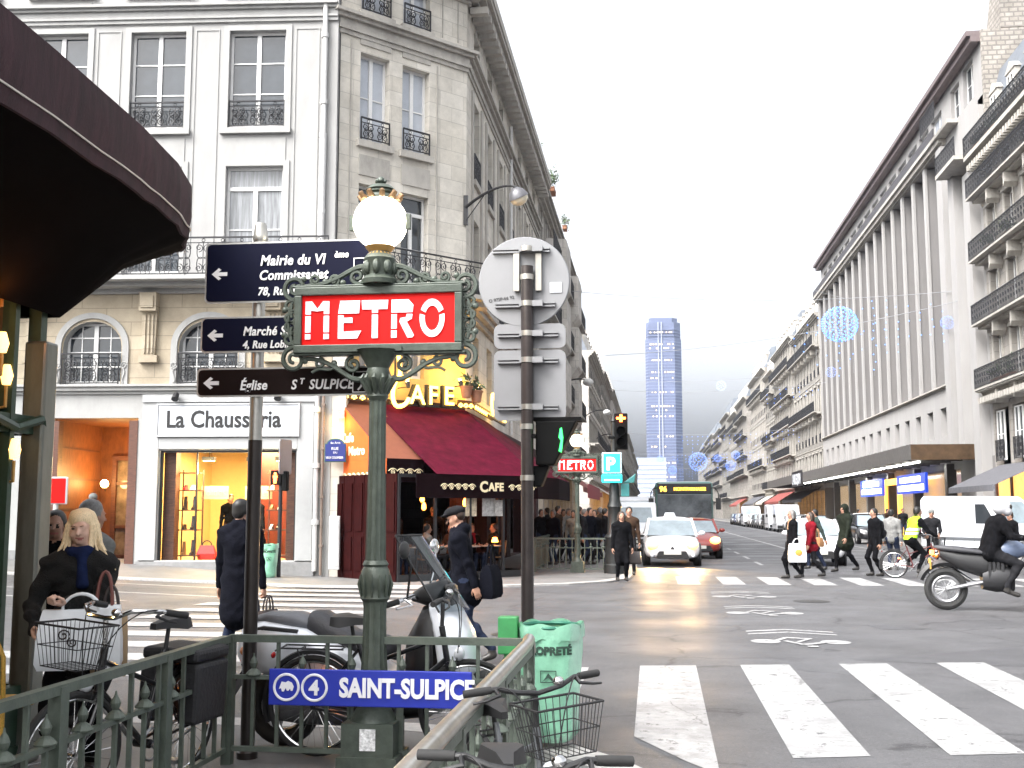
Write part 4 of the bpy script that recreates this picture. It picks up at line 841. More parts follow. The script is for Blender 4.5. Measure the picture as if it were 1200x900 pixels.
def inWG(x, y, z): return Vector((C2.x, C2.y, 0)) + Matrix.Rotation(math.pi / 2, 3, 'Z') @ Vector((x, y, z))
# interior of the cafe
CAR = mat('cafe_red_wall', (.12, .012, .010), .6, var=.3, scale=2)
b = MB(); b.at((0, 0, 0), CA); b.quad((.1, 4.5, .05), (4.1, 4.5, .05), (4.1, 4.5, 4), (.1, 4.5, 4)); b.quad((.1, .3, .05), (.1, 4.5, .05), (.1, 4.5, 4), (.1, .3, 4)); b.quad((.1, .3, 3.95), (.1, 4.5, 3.95), (4.1, 4.5, 3.95), (4.1, .3, 3.95)); b.quad((.05, -2.9, .05), (4.15, -2.9, .055), (4.15, 4.5, .055), (.05, 4.5, .055), 1)
b.box(.5, 3.6, 3.6, 4.1, .06, 1.1, 1); [b.box(.7 + .5 * i, .95 + .5 * i, 4.3, 4.45, 1.5, 2.2, 2) for i in range(6)]
b.build('cafe_interior', [CAR, mat('cafe_floor', (.05, .035, .03), .4), mat('bottles_amber', (.4, .15, .03), .2, var=.5, scale=9)], CB, 0)
area('cafe_light', inCH(2.1, 2.4, 3.5), 160, (1, .36, .12), point=True); area('cafe_light', inCH(1.0, -1.2, 2.4), 45, (1, .34, .1), point=True); area('cafe_light', inCH(3.3, -1.2, 2.4), 45, (1, .34, .1), point=True)
# glazed terrace
T = thing('cafe_terrace', 'glazed cafe terrace with dark frames under the burgundy awning', 'terrace', (C1.x, C1.y, .045), CA)
b = MB(); b.box(.05, 4.2, -2.86, -2.74, 0, .16); b.box(4.12, 4.22, -2.74, 0, 0, .16); b.build('base_rail', BLK, T, 0)
b = MB()
for x in (.05, 1.1, 2.15, 3.2, 4.14): b.box(x, x + .06, -2.84, -2.77, .16, 2.5)
b.box(.11, 4.14, -2.83, -2.78, 2.42, 2.5); b.box(4.14, 4.2, -1.5, -1.44, .16, 2.5); b.build('frame', DMET, T, 0)
b = MB(); b.quad((.1, -2.8, .16), (4.15, -2.8, .16), (4.15, -2.8, 2.42), (.1, -2.8, 2.42)); b.quad((4.17, -2.75, .16), (4.17, -.05, .16), (4.17, -.05, 2.42), (4.17, -2.75, 2.42)); b.build('pane', GLASSD, T, 0)
b = MB()
for i in range(6): b.box(.02, .09, -2.8 + .46 * i, -2.36 + .46 * i, 0, 2.5); b.box(-.01, .02, -2.75 + .46 * i, -2.41 + .46 * i, .2, 1.0); b.box(-.01, .02, -2.75 + .46 * i, -2.41 + .46 * i, 1.15, 2.3)
b.build('wood_panel', mat('cafe_panel_red', (.02, .003, .003), .8, var=.35, scale=4, stretch=(4, 4, 1), spec=.06), T, 0)
for i, (x, w, h, c) in enumerate(((2.2, .34, .5, (.5, .42, .3)), (2.75, .4, .62, (.35, .34, .33)), (3.05, .3, .4, (.4, .38, .36)))):
    t = thing('menu_poster', ['left cream', 'middle grey', 'right small'][i] + ' paper notice on the cafe terrace glass', 'poster', inCH(x, -2.82, 1.55), CA); b = MB(); b.box(-w / 2, w / 2, -.01, 0, 0, h); b.build('sheet', mat('paper_%d' % i, c, .8, var=.5, scale=12), t, 0)
# awnings
BURG = mat('awning_burgundy', (.062, .003, .013), .9, var=.35, scale=3, bump=.2, bscale=90, spec=.08); BURD = mat('awning_valance', (.007, .002, .003), .9, var=.2, spec=.08); ORG = mat('awning_lit_canvas', (.55, .095, .008), .75, var=.12, scale=3); TAN = mat('awning_faded', (.15, .042, .02), .8, var=.12); CRM = mat('awning_lettering', (.78, .66, .42), .6, var=0)  # orange and tan carry lamp and sky light in the canvas colour
def canvas(b, a, c, d, e, m=0, th=.015):
    a, c, d, e = map(Vector, (a, c, d, e)); nn = (c - a).cross(d - a).normalized() * th
    b.add([a, c, d, e, a - nn, c - nn, d - nn, e - nn], [(0, 1, 2, 3), (7, 6, 5, 4), (0, 4, 5, 1), (1, 5, 6, 2), (2, 6, 7, 3), (3, 7, 4, 0)], m)
def scallops(parent, x0, x1, y, z, m=CRM, r=.05):
    b = MB(); nn = int((x1 - x0) / .2); u = (x1 - x0) / nn
    for i in range(nn): cx = x0 + (i + .5) * u; b.torus((cx, y, z), r, .011, 'y', 10, 4); b.tube(bez((cx - u / 2, y, z + .02), (cx - u / 4, y, z + .1), (cx + u / 4, y, z + .1), (cx + u / 2, y, z + .02), 6), .011, 4); b.box(cx - .02, cx + .02, y - .004, y + .004, z - .02, z + .02)
    return b.build('border_pattern', m, parent)
A = thing('cafe_awning', 'large burgundy sloping awning lettered CAFE on its front valance', 'awning', (C1.x, C1.y, 0), CA)
zf, yf = 2.55, -3.05; b = MB(); canvas(b, (1.0, -.02, 4.45), (1.0, yf, zf), (CL, yf, zf), (CL, -.02, 4.45)); b.build('canopy', BURG, A, 0)
b = MB(); canvas(b, (.4, yf, zf), (.4, yf, 1.98), (CL, yf, 1.98), (CL, yf, zf)); v = b.build('valance', BURD, A, 0)
text('C', .36, v, CRM, (2.28, yf - .02, 2.14), bold=.012); text('AFE', .27, v, CRM, (2.56, yf - .02, 2.17), bold=.012, space=1.1); scallops(v, 1.1, 2.15, yf - .02, 2.24); scallops(v, 3.2, 4.1, yf - .02, 2.24)
A2 = thing('cafe_awning', 'small awning with glowing orange side panel lettered Cafe du Metro', 'awning', (C1.x, C1.y, 0), CA)
z2, y2 = 2.92, -2.25; b = MB(); canvas(b, (.1, -.02, 4.5), (.1, y2, z2), (1.2, y2, z2), (1.2, -.02, 4.5)); b.build('canopy', TAN, A2, 0)
b = MB(); canvas(b, (.1, y2, z2), (.1, y2, 2.36), (1.2, y2, 2.36), (1.2, y2, z2)); v = b.build('valance', BURD, A2, 0); scallops(v, .15, 1.15, y2 - .02, 2.6)
b = MB(); b.at((.1, 0, 0), -math.pi / 2); L2 = -y2
b.prism([(.02, 4.48), (.02, z2 - .003), (L2, z2 - .003)], -.0, .02, 0); b.prism([(.02, z2 - .006), (.02, 2.36), (L2, 2.36), (L2, z2 - .006)], -.004, .016, 0); ck = b.build('side_panel', ORG, A2, 0)
for s_, sz, dx, z in (('Cafe', .32, .2, 3.38), ('du Metro', .30, .16, 3.05)): o = text(s_, sz, ck, LAMPY if 0 else CRM, (.095, -dx, z), (math.pi / 2, 0, -math.pi / 2), bold=.012)
b = MB(); b.box(-.02, .3, .0, .06, 0, .12)
o = scallops(ck, 0, L2 - .2, 0, 0, CRM, .055); o.location = (.085, -.1, 2.52); o.rotation_euler.z = -math.pi / 2
F1 = Vector((CL, yf, zf)); 
A3 = thing('cafe_awning', 'burgundy side awning turning the corner along the boulevard', 'awning', (C2.x, C2.y, 0), math.pi / 2)
q = Matrix.Rotation(CA - math.pi / 2, 3, 'Z') @ Vector((0, yf, zf)); g = (0, -2.6, zf)
b = MB(); b.add([(0, -.02, 4.45), tuple(q), g], [(0, 1, 2)]); canvas(b, (0, -.02, 4.45), g, (4.0, -2.6, zf), (4.0, -.02, 4.45)); b.build('canopy', BURG, A3, 0)
b = MB(); canvas(b, tuple(q), (q.x, q.y, 1.98), (g[0], g[1], 1.98), g); canvas(b, g, (0, -2.6, 1.98), (4.0, -2.6, 1.98), (4.0, -2.6, zf)); b.build('valance', BURD, A3, 0)
A4 = thing('shop_awning', 'lower burgundy awning further along the stone building', 'awning', inWG(5.2, 0, 0), math.pi / 2)
b = MB(); canvas(b, (0, -.02, 3.9), (0, -3.1, 2.55), (8, -3.1, 2.55), (8, -.02, 3.9)); b.build('canopy', BURG, A4, 0); b = MB(); canvas(b, (0, -3.1, 2.55), (0, -3.1, 2.1), (8, -3.1, 2.1), (8, -3.1, 2.55)); b.build('valance', mat('awning_red_valance', (.2, .02, .03), .8), A4, 0)
# neon lettering above the awning and bulbs along its top
NS = thing('neon_sign', 'large glowing yellow neon CAFE letters above the burgundy awning', 'sign', inCH(0, 0, 4.5), CA)
def neon_letter(parent, ch, x, z, size):
    text(ch, size, parent, BLK, (x - .03, -.36, z - .02), ext=.05, bold=.045); text(ch, size, parent, LAMPY, (x, -.45, z), ext=.012, bold=.006)
neon_letter(NS, 'A', 2.02, -.02, .72); neon_letter(NS, 'F', 2.60, 0, .72); neon_letter(NS, 'E', 3.12, .02, .72)
b = MB(); pts = bez((1.98, -.42, .62), (1.45, -.42, .9), (1.35, -.42, -.2), (1.7, -.42, -.12), 14) + bez((1.7, -.42, -.12), (1.9, -.42, -.1), (1.98, -.42, .05), (2.0, -.42, .12), 6)[1:]
b.tube(pts, .055, 8); b.tube(bez((1.52, -.42, .55), (1.95, -.42, .7), (1.5, -.42, 1.2), (1.72, -.42, 1.55), 14), .05, 8); b.tube(spiral((1.66, -.42, 1.5), .13, .04, 1.2, 0, 14), .04, 8); b.build('neon_tube', LAMPY, NS)
b = MB(); b.box(1.45, 3.7, -.34, -.30, -.06, .0); b.tube([(1.6, -.36, -.06), (1.6, -.36, 1.5)], .03, 6); b.build('support', DMET, NS, 0)
def bulb_strip(label, f, x0, x1, rz, ncells):
    t = thing('light_strip', label, 'lights', f(x0, -.2, 4.5), rz); b = MB(); L = x1 - x0; b.box(0, L, -.04, .0, -.03, .2); b.build('board', mat('strip_brown', (.06, .03, .02), .6), t, 0); b = MB()
    for i in range(ncells): x = L * (i + .5) / ncells; b.tube([(x - .07, -.06, .03), (x - .04, -.06, .08), (x, -.06, .10), (x + .04, -.06, .08), (x + .07, -.06, .03)], .022, 6); b.ball((x, -.06, .02), .03, 8, 5)
    b.build('bulb', LAMPY, t); return t
bulb_strip('short row of glowing bulbs above the orange cafe panel', inCH, .05, 1.3, CA, 5); bulb_strip('row of glowing bulbs right of the neon CAFE letters', inCH, 3.75, CL + .1, CA, 3); bulb_strip('long row of glowing bulbs over the side awning', inWG, .1, 3.8, math.pi / 2, 10)
NS2 = thing('neon_sign', 'glowing yellow neon lettering on the boulevard side of the cafe', 'sign', inWG(0, 0, 4.4), math.pi / 2); 
for i, ch in enumerate('CAFE'): text(ch, .9, NS2, LAMPY, (1.6 + i * .9, -.5, .1), ext=.03, bold=.02)
b = MB(); b.box(1.5, 5.2, -.45, -.4, 0, .08); b.build('support', DMET, NS2, 0)
for i, (x, z) in enumerate(((3.75, 4.72), (4.1, 4.62))):
    p = inCH(x, -.62, z); potted('potted_shrub', ('left' if i == 0 else 'right') + ' dark potted shrub standing beside the neon letters', p, .3, .4, 60, 20 + i, trough=False)
# warm lamps washing the wall above the awning
for i, (x, y, z, e) in enumerate(((1.9, -.55, 5.0, 18), (3.6, -.6, 5.15, 30), (4.3, -.5, 5.0, 18))):
    t = thing('wash_lamp', ['left', 'middle', 'right'][i] + ' small lamp washing the cafe wall yellow', 'lamp', inCH(x, y, z), CA); b = MB(); b.tube([(0, .5, -.1), (0, .0, -.1)], .015, 6); b.tube([(0, 0, -.12), (0, .05, .02)], [.05, .07], 8); b.build('housing', DMET, t); b = MB(); b.ball((0, .06, .03), .04, 8, 6); b.build('bulb', LAMPW, t)
    area('wash', inCH(x, y + .1, z + .12), e, (1, .52, .08), point=True, rad=.08)
t = thing('flood_lamp', 'white box floodlight on the stone pier beside the cafe', 'lamp', inCH(-.05, -.3, 4.08), CA); b = MB(); b.box(-.12, .1, -.12, .04, -.1, .12); b.tube([(0, .04, 0), (0, .3, 0)], .02, 6); b.build('housing', mat('lamp_white_housing', (.75, .75, .75), .4), t, 0, .02)
area('flood', inCH(-.1, -.45, 3.85), 5, (1, .56, .12), point=True, rad=.08)
t = thing('street_plaque', 'dark blue street name plaque with arched top on stone pier', 'sign', inWB(.17, -.24, 3.2), LW_RZ); b = MB(); pl = [(-.25, -.3), (.25, -.3), (.25, .12)] + [(.2 * math.cos(R_(a)), .12 + .12 * math.sin(R_(a))) for a in range(0, 181, 20)] + [(-.25, .12)]; b.prism(pl, -.02, 0); b.build('plate', mat('plaque_blue', (.02, .03, .16), .3, var=.05), t, 0)
WT = mat('plaque_white', (.8, .8, .8), .5, var=0); text('6e Arrt', .08, t, WT, (-.12, -.026, .13)); text('RUE', .1, t, WT, (-.1, -.026, -.02)); text('DU', .07, t, WT, (-.05, -.026, -.11)); text('VIEUX COLOMBIER', .085, t, WT, (-.235, -.026, -.24), xs=.6)
b = MB(); b.prism([(-.27, -.32), (.27, -.32), (.27, .14)] + [(.22 * math.cos(R_(a)), .14 + .13 * math.sin(R_(a))) for a in range(0, 181, 20)] + [(-.27, .14)], .001, .012); b.build('border', mat('plaque_green', (.05, .12, .08), .4), t, 0)
b = MB(); b.box(-.04, .34, -.18, .25, -.1, 7.1); b.at(); o = b.build('stone_pier', STONE, CB, 0, .01); o.rotation_euler.z = LW_RZ; o.location = (-.0, -.0, 0)
t = thing('meter_box', 'pale utility box at the foot of the stone pier', 'box', inWB(.2, -.22, .25), LW_RZ); b = MB(); b.box(-.13, .13, -.14, 0, 0, 1.3); b.build('box', PIPE, t, 0, .015); b = MB(); b.box(-.1, .1, -.155, -.141, .08, 1.22); b.build('door', PIPE, t, 0, .006)
t = thing('gas_pipe', 'thin brown pipe running down the wall left of the pier', 'pipe', inWB(-.18, -.1, 0), LW_RZ); b = MB(); b.tube([(0, 0, .1), (0, 0, 4.6)], .035, 8); [b.box(-.05, .05, -.05, .06, z, z + .05) for z in (.8, 2, 3.2, 4.3)]; b.build('pipe', mat('pipe_brown', (.2, .15, .12), .5), t)
# street lamp on the corner, bracket arm
t = thing('wall_street_lamp', 'grey street lamp on a bracket arm at the stone corner', 'lamp', (C2.x, C2.y, 10.3)); L = dep(608, 232, 29.5) - Vector((C2.x, C2.y, 10.3))
b = MB(); b.box(-.06, .06, -.1, 0, -.6, .25); b.build('wall_plate', DMET, t, 0); b = MB(); b.tube(bez((0, -.08, -.1), L * .3 + Vector((0, 0, .25)), L * .7 + Vector((0, 0, .55)), L + Vector((0, 0, .28)), 14), [.045 - .0012 * i for i in range(15)], 8); b.tube([(0, -.08, -.5), L * .35 + Vector((0, 0, .2))], .015, 6); b.build('arm', DMET, t)
b = MB(); prof = [(.02, .3), (.08, .29), (.2, .2), (.27, .05), (.28, 0)]; b.lathe(prof[::-1], 18); h = b.build('lamp_head', mat('lamp_grey', (.12, .12, .13), .4, .3), t); h.location = L; h.rotation_euler = (R_(18), R_(-22), 0)
b = MB(); b.ball((0, 0, -.01), (.25, .25, .2), 16, 8); g = b.build('lamp_glass', mat('lamp_glass_cream', (.75, .68, .52), .3, var=.1), h)
# ================================================================ haussmann houses along the boulevard
HW = {}
def haussmann(label, x, y, rz, L, eave, nfl, ground=4.6, bays=None, balc=(1, 4), dep_=12, stone=0, roof_h=3.5, far=0, seed=0, dormers=True, shop=None, side=None, chim=2, blue=False):
    """terraced stone house; local x runs along the front, outward is -y"""
    rnd = random.Random(seed); t = thing('terraced_house', label, 'building', (x, y, 0), rz, None); st = HSTONE[stone]; nb = bays or max(2, round(L / 2.5)); u = L / nb; fh = (eave - ground) / nfl; ww = min(1.25, u * .48)
    b = MB(); holes = []
    for i in range(nb):
        cx = (i + .5) * u
        for f in range(nfl): z = ground + f * fh; holes.append((cx - ww / 2, cx + ww / 2, z + (.12 if f in balc else .55), z + fh - .5))
        holes.append((cx - u * .4, cx + u * .4, .1, ground - .9))
    wall(b, 0, L, 0, eave, holes, .32); shell(b, 0, L, 0, eave, dep_); b.build('wall', st, t, 0)
    b = MB(); mould(b, 0, L, eave - .55, [(.15, .1), (.15, .28), (.15, .42), (.12, .55)], ends=False); mould(b, 0, L, ground - .45, [(.15, .12), (.15, .3)], ends=False)
    for f in range(1, nfl): mould(b, 0, L, ground + f * fh - .28, [(.2, .09), (.06, .16)], ends=False)
    for f in balc:
        if f < nfl: mould(b, 0, L, ground + f * fh - .1, [(.12, .5), (.09, .8)], ends=False); [b.prism([(cx, ground + f * fh - .1), (cx + .2, ground + f * fh - .1), (cx + .2, ground + f * fh - .55), (cx, ground + f * fh - .75)], -.6, -.02) for cx in ([(i * u - .1) for i in range(1, nb)] if far < 2 else [])]
    if far < 2:
        for h in holes[:]:
            if h[2] > ground - .5: a, c, d, e = h; b.box(a - .14, a - .003, -.06, .01, d - .02, e + .02); b.box(c + .003, c + .14, -.06, .01, d - .02, e + .02); b.box(a - .2, c + .2, -.12, .01, e + .022, e + .18)
    b.build('cornice', TRIMS, t, 0)
    for i in range(nb):
        cx = (i + .5) * u
        for f in range(nfl):
            z = ground + f * fh; zb = z + (.12 if f in balc else .55); hh = z + fh - .5 - zb; window(t, cx, zb, ww, hh, '0' if far else '4', .24)
            if f not in balc and far < 2: railing(t, cx - ww / 2, -.04, zb, ww, .75, 'bars')
    for f in balc:
        if f < nfl: railing(t, 0, -.76, ground + f * fh + .11, L, .95, 'bars', name='balcony_railing')
    b = MB(); b.loft([[(0, .1, eave), (L, .1, eave), (L, dep_, eave), (0, dep_, eave)], [(.1, 1.0, eave + roof_h * .75), (L - .1, 1.0, eave + roof_h * .75), (L - .1, dep_ - 1, eave + roof_h * .75), (.1, dep_ - 1, eave + roof_h * .75)], [(.2, dep_ * .4, eave + roof_h), (L - .2, dep_ * .4, eave + roof_h), (L - .2, dep_ * .6, eave + roof_h), (.2, dep_ * .6, eave + roof_h)]])
    rf = b.build('roof', ZINC, t, 0)
    if dormers:
        for i in range(nb):
            cx = (i + .5) * u; b = MB(); b.box(cx - .62, cx + .62, .35, 1.6, eave + .1, eave + 1.9); b.prism([(cx - .7, eave + 1.9), (cx + .7, eave + 1.9), (cx, eave + 2.35)], .3, 1.6); d = b.build('dormer', TRIMS, rf, 0)
            window(t, cx, eave + .3, .85, 1.45, '0', .31)
    for i in range(chim): chimney(rf, L * (i + .5) / max(1, chim) + rnd.uniform(-.5, .5), dep_ * .45, eave + roof_h * .8, rnd.uniform(1.2, 2.6), .6, rnd.uniform(1.5, 2.8), rnd.randint(3, 6))
    if shop:
        gm, am, lit = shop; b = MB()
        for i in range(nb): cx = (i + .5) * u; b.box(cx - u * .39, cx + u * .39, .28, .3, .2, ground - .95)
        b.build('shop_window', lit, t, 0)
        if am:
            b = MB(); w = L * .8; x0 = L * .1; canvas(b, (x0, -.02, ground - .6), (x0, -1.9, ground - 1.75), (x0 + w, -1.9, ground - 1.75), (x0 + w, -.02, ground - .6)); b.box(x0, x0 + w, -1.92, -1.88, ground - 2.0, ground - 1.75); b.build('awning', am, t, 0)
    return t
LITW = mat('lit_shop_window', (.3, .2, .1), .3, var=.8, scale=1.3, emit=(1, .5, .14), estr=.5); LITD = mat('dim_shop_window', (.06, .05, .045), .2, var=.8, scale=1.2, emit=(1, .7, .4), estr=.12)
AWG = mat('awning_grey', (.09, .09, .10), .8, var=.2); AWR = mat('awning_dull_red', (.22, .05, .04), .8, var=.2); AWW = mat('awning_cream', (.5, .47, .42), .8, var=.1)
RX = 16.0; RR = -math.pi / 2
# nearest house on the right, then the finned department store, then the row to the tower
HR = haussmann('tall stone house at the right edge with long iron balconies', RX, 55, RR, 13.0, 19.6, 4, ground=7.3, bays=5, balc=(0, 1, 2, 3), stone=2, roof_h=4.5, seed=1, chim=1)
b = MB(); mould(b, 0, 13, 7.0, [(.25, .45), (.2, .75)], ends=False); [b.box(.1 + .4 * i, .3 + .4 * i, -.7, -.02, 6.72, 6.98) for i in range(32)]; b.build('corbel_course', TRIMS, HR, 0); b = MB(); mould(b, 0, 13, 18.3, [(.2, .4), (.2, .8)], ends=False); [b.box(.1 + .4 * i, .3 + .4 * i, -.7, -.02, 18.0, 18.28) for i in range(32)]; b.build('corbel_course', TRIMS, HR, 0)
railing(HR, 0, -.78, 18.72, 13, .95, 'bars', name='balcony_railing')
b = MB(); [b.box(.12, 12.9, -.03, -.003, .2 + .5 * i, .66 + .5 * i) for i in range(4, 13)] if 0 else None
# mezzanine openings are given shutters and small railings
for i in range(5): window(HR, 1.3 + 2.6 * i, 4.0, 1.1, 2.3, '4', -.07, pane=PANE); railing(HR, .75 + 2.6 * i, -.16, 3.95, 1.1, 1.0, 'bars')
b = MB(); canvas(b, (1.0, -.1, 3.8), (1.0, -2.4, 2.75), (8, -2.4, 2.75), (8, -.1, 3.8)); t = thing('shop_awning', 'dark grey sloping awning above the white van at the right', 'awning', (RX, 55, 0), RR); b.build('canopy', AWG, t, 0); b = MB(); b.box(1.0, 8, -2.42, -2.38, 2.5, 2.75); b.build('valance', AWG, t, 0)
b = MB(); b.box(.5, 9, -.06, -.05, .3, 3.4); b.build('shop_window', LITW, HR, 0); b = MB(); [b.box(x - .12, x + .12, -.14, -.07, .1, 3.7) for x in (.4, 2.6, 4.9, 7.2, 9.3)]; b.build('pilaster', WOOD, HR, 0)
for i, (yy, z, w) in enumerate(((52.6, 8.5, 1.2), (50.9, 8.5, 1.6), (53.8, 19.7, 1.2), (51.5, 19.7, 1.4), (52.8, 13.6, .9), (49.9, 13.6, 1.1))):
    potted('balcony_plant', ['bushy plant at the far end of the lowest balcony of the right house', 'leafy planter in the middle of the lowest balcony of the right house', 'plant at the far end of the top balcony of the right house', 'planter further right on the top balcony of the right house', 'small plant on the middle balcony at the far end', 'green planter on the middle balcony of the right house'][i], (RX - .45, yy, 7.45 if i < 2 else (18.75 if i < 4 else 13.6)), w, .9 if i == 1 else .6, 160, 40 + i, rz=math.pi / 2)
# department store with tall concrete fins
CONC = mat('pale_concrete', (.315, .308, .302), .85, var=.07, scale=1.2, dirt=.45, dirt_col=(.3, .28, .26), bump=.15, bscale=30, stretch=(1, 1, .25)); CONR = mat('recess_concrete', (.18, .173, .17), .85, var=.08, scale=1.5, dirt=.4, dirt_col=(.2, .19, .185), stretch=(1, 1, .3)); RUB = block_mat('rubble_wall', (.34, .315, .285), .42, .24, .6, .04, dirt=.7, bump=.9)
DS = thing('department_store', 'wide department store with tall pale vertical fins and a dark canopy', 'building', (RX, 108, 0), RR); SL = 53.0
b = MB(); n_f = 15; f0, f1 = 1.0, 45.5; fu = (f1 - f0) / n_f
sq = [(f0 + fu * (i + .28), f0 + fu * (i + .72), 5.75, 7.35) for i in range(n_f)]
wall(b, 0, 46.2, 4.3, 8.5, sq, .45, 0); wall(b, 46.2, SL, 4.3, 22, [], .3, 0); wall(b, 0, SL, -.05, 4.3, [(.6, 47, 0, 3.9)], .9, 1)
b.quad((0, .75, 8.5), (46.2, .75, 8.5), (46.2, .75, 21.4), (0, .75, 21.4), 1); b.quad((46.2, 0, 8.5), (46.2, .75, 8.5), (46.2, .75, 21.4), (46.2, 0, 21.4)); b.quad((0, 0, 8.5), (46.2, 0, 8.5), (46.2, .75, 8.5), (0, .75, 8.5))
shell(b, 0, SL, -.05, 21.4, 18, 0)
b.box(46.9, 47.9, -.55, -.003, 4.9, 21.0); b.box(49.0, 50.0, -.55, -.003, 4.9, 19.0); b.box(51.5, 52.6, -.5, -.003, .1, 18.2)
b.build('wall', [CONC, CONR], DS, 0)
for i in range(n_f + 1): b = MB(); x = f0 + fu * i; b.prism([(x - .2, 8.52), (x + .2, 8.52), (x + .2, 21.35), (x - .2, 21.35)], -.02, .74, 1); b.prism([(x - .25, 8.52), (x + .25, 8.52), (x + .25, 21.36), (x - .25, 21.36)], -.16, -.023, 0); b.build('fin', [CONC, CONR], DS, 0)  # fin sides darker than the front strip, shade put into the colour
b = MB(); mould(b, 0, 46.2, 8.38, [(.06, .1), (.08, .22)], ends=False); mould(b, 0, 47, 21.4, [(.1, .2), (.25, .4)], ends=False); b.box(0, 49.5, -.55, .5, 21.75, 21.95); b.build('ledge', TRIMS, DS, 0)
b = MB(); b.box(0, 46.4, -.52, -.46, 21.953, 22.5); b.build('fascia', mat('fascia_plum', (.05, .047, .052), .6, var=.1), DS, 0)  # dark strip holds the balcony shadow in its colour
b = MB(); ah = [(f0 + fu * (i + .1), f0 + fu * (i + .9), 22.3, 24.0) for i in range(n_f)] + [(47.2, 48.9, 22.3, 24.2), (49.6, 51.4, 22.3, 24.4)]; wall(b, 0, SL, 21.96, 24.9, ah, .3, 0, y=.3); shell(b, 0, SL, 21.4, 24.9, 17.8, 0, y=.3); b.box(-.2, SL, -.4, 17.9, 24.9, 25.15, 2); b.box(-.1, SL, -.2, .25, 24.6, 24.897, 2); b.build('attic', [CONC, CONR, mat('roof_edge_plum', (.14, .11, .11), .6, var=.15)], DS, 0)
for a, c, d, e in ah: window(DS, (a + c) / 2, d, c - a, e - d, '4', .5, pane=PANE_S if c < 46 else PANE)
for h in sq: window(DS, (h[0] + h[1]) / 2, h[2], h[1] - h[0], h[3] - h[2], '0', .4, pane=PANE)
railing(DS, 46.5, -1.2, 21.96, 3.0, .95, 'bars', name='balcony_railing'); b = MB(); b.box(49.2, 52.8, -1.2, 0, 18.75, 18.95); b.build('balcony_slab', TRIMS, DS, 0); railing(DS, 49.2, -1.15, 18.95, 3.6, .95, 'bars', name='balcony_railing')
b = MB(); b.box(SL + .003, SL + .25, .25, 16, 19, 25.1); b.prism([(SL - 2.5, 25.16), (SL + .2, 25.16), (SL + .2, 29), (SL - .5, 29)], 1.2, 16) ; b.build('party_wall', RUB, DS, 0)
b = MB(); zc0, zc1 = 4.25, 5.0; b.box(-20, 50.2, -3.2, -.01, zc0 + .12, zc1 - .1, 0); b.box(-20.05, 50.25, -3.26, -3.203, zc0 - .02, zc1, 0); b.box(50.2, 50.26, -3.2, -.01, zc0 - .02, zc1, 1); [b.box(-19 + 2.3 * i, -18.9 + 2.3 * i, -3.1, -.1, zc0 + .02, zc0 + .118, 0) for i in range(30)]
cp = b.build('canopy', [mat('canopy_fascia', (.11, .105, .10), .5, .2, var=.2), mat('canopy_bronze', (.09, .055, .03), .45, .4, var=.4, scale=1.5)], DS, 0)
TUBE = mat('white_tube_light', (1, 1, .95), .5, var=0, emit=(1, 1, .93), estr=7)
b = MB(); [b.box(4 + 4.5 * i, 7.5 + 4.5 * i, -2.4, -2.25, zc0 - .06, zc0 + .0) for i in range(10)]; b.build('tube_light', TUBE, cp, 0)
text("L'ARLEQUIN", 1.25, cp, SIGNW, (2.9, -3.29, zc0 - .12), bold=.03, xs=.84)
b = MB(); b.box(2.6, 9.9, -3.285, -3.27, zc0 - .35, zc1 + .25); b.build('sign_panel', BLK, cp, 0)
b = MB(); b.box(.8, 46.8, .7, .72, .3, 3.9); b.build('shop_window', LITD, DS, 0)
b = MB(); [b.box(x - .25, x + .25, -.4, .1, 0, 4.2) for x in (8, 15.5, 23, 30.5, 38, 45.5)]; b.build('pillar', mat('dark_pillar', (.05, .047, .045), .35, var=.2), DS, 0)
BLUE = mat('blue_shop_sign', (.012, .04, .3), .5, var=0, emit=(.02, .09, .9), estr=.22); WTX = mat('lit_white_letters', (.9, .9, .9), .5, var=0, emit=(1, 1, 1), estr=1.6)
for i, (x, w, l) in enumerate(((22.0, 8.0, 'left blue shop sign with white lettering under the canopy'), (34.5, 7.5, 'right blue shop sign with white lettering under the canopy'))):
    t = thing('shop_sign', l, 'sign', (RX - .5, 108 - x, 2.75), RR); b = MB(); b.box(0, w, -.15, 0, 0, 1.15); b.build('board', BLUE, t, 0); [MB().box(x0, x1, -.165, -.151, z0, z1).build('strip', WTX, t, 0) for x0, x1, z0, z1 in ((1.0, w - 1.2, .66, .98), (.4, w - .4, .16, .5))]
area('canopy_glow', (RX - 1.6, 84, 4.1), 160, (1, .95, .85), 2.5)
t = thing('lit_sign', 'glowing orange shop frame beneath the canopy beside the blue sign', 'sign', (RX - .3, 78.2, 0), RR); b = MB(); [b.box(x0, x1, -.2, 0, z0, z1) for x0, x1, z0, z1 in ((0, .5, .2, 3.8), (4, 4.5, .2, 3.8), (.5, 4, 3.4, 3.8))]; b.build('frame', mat('orange_frame', (.5, .2, .03), .5, emit=(1, .42, .05), estr=1.2), t, 0)
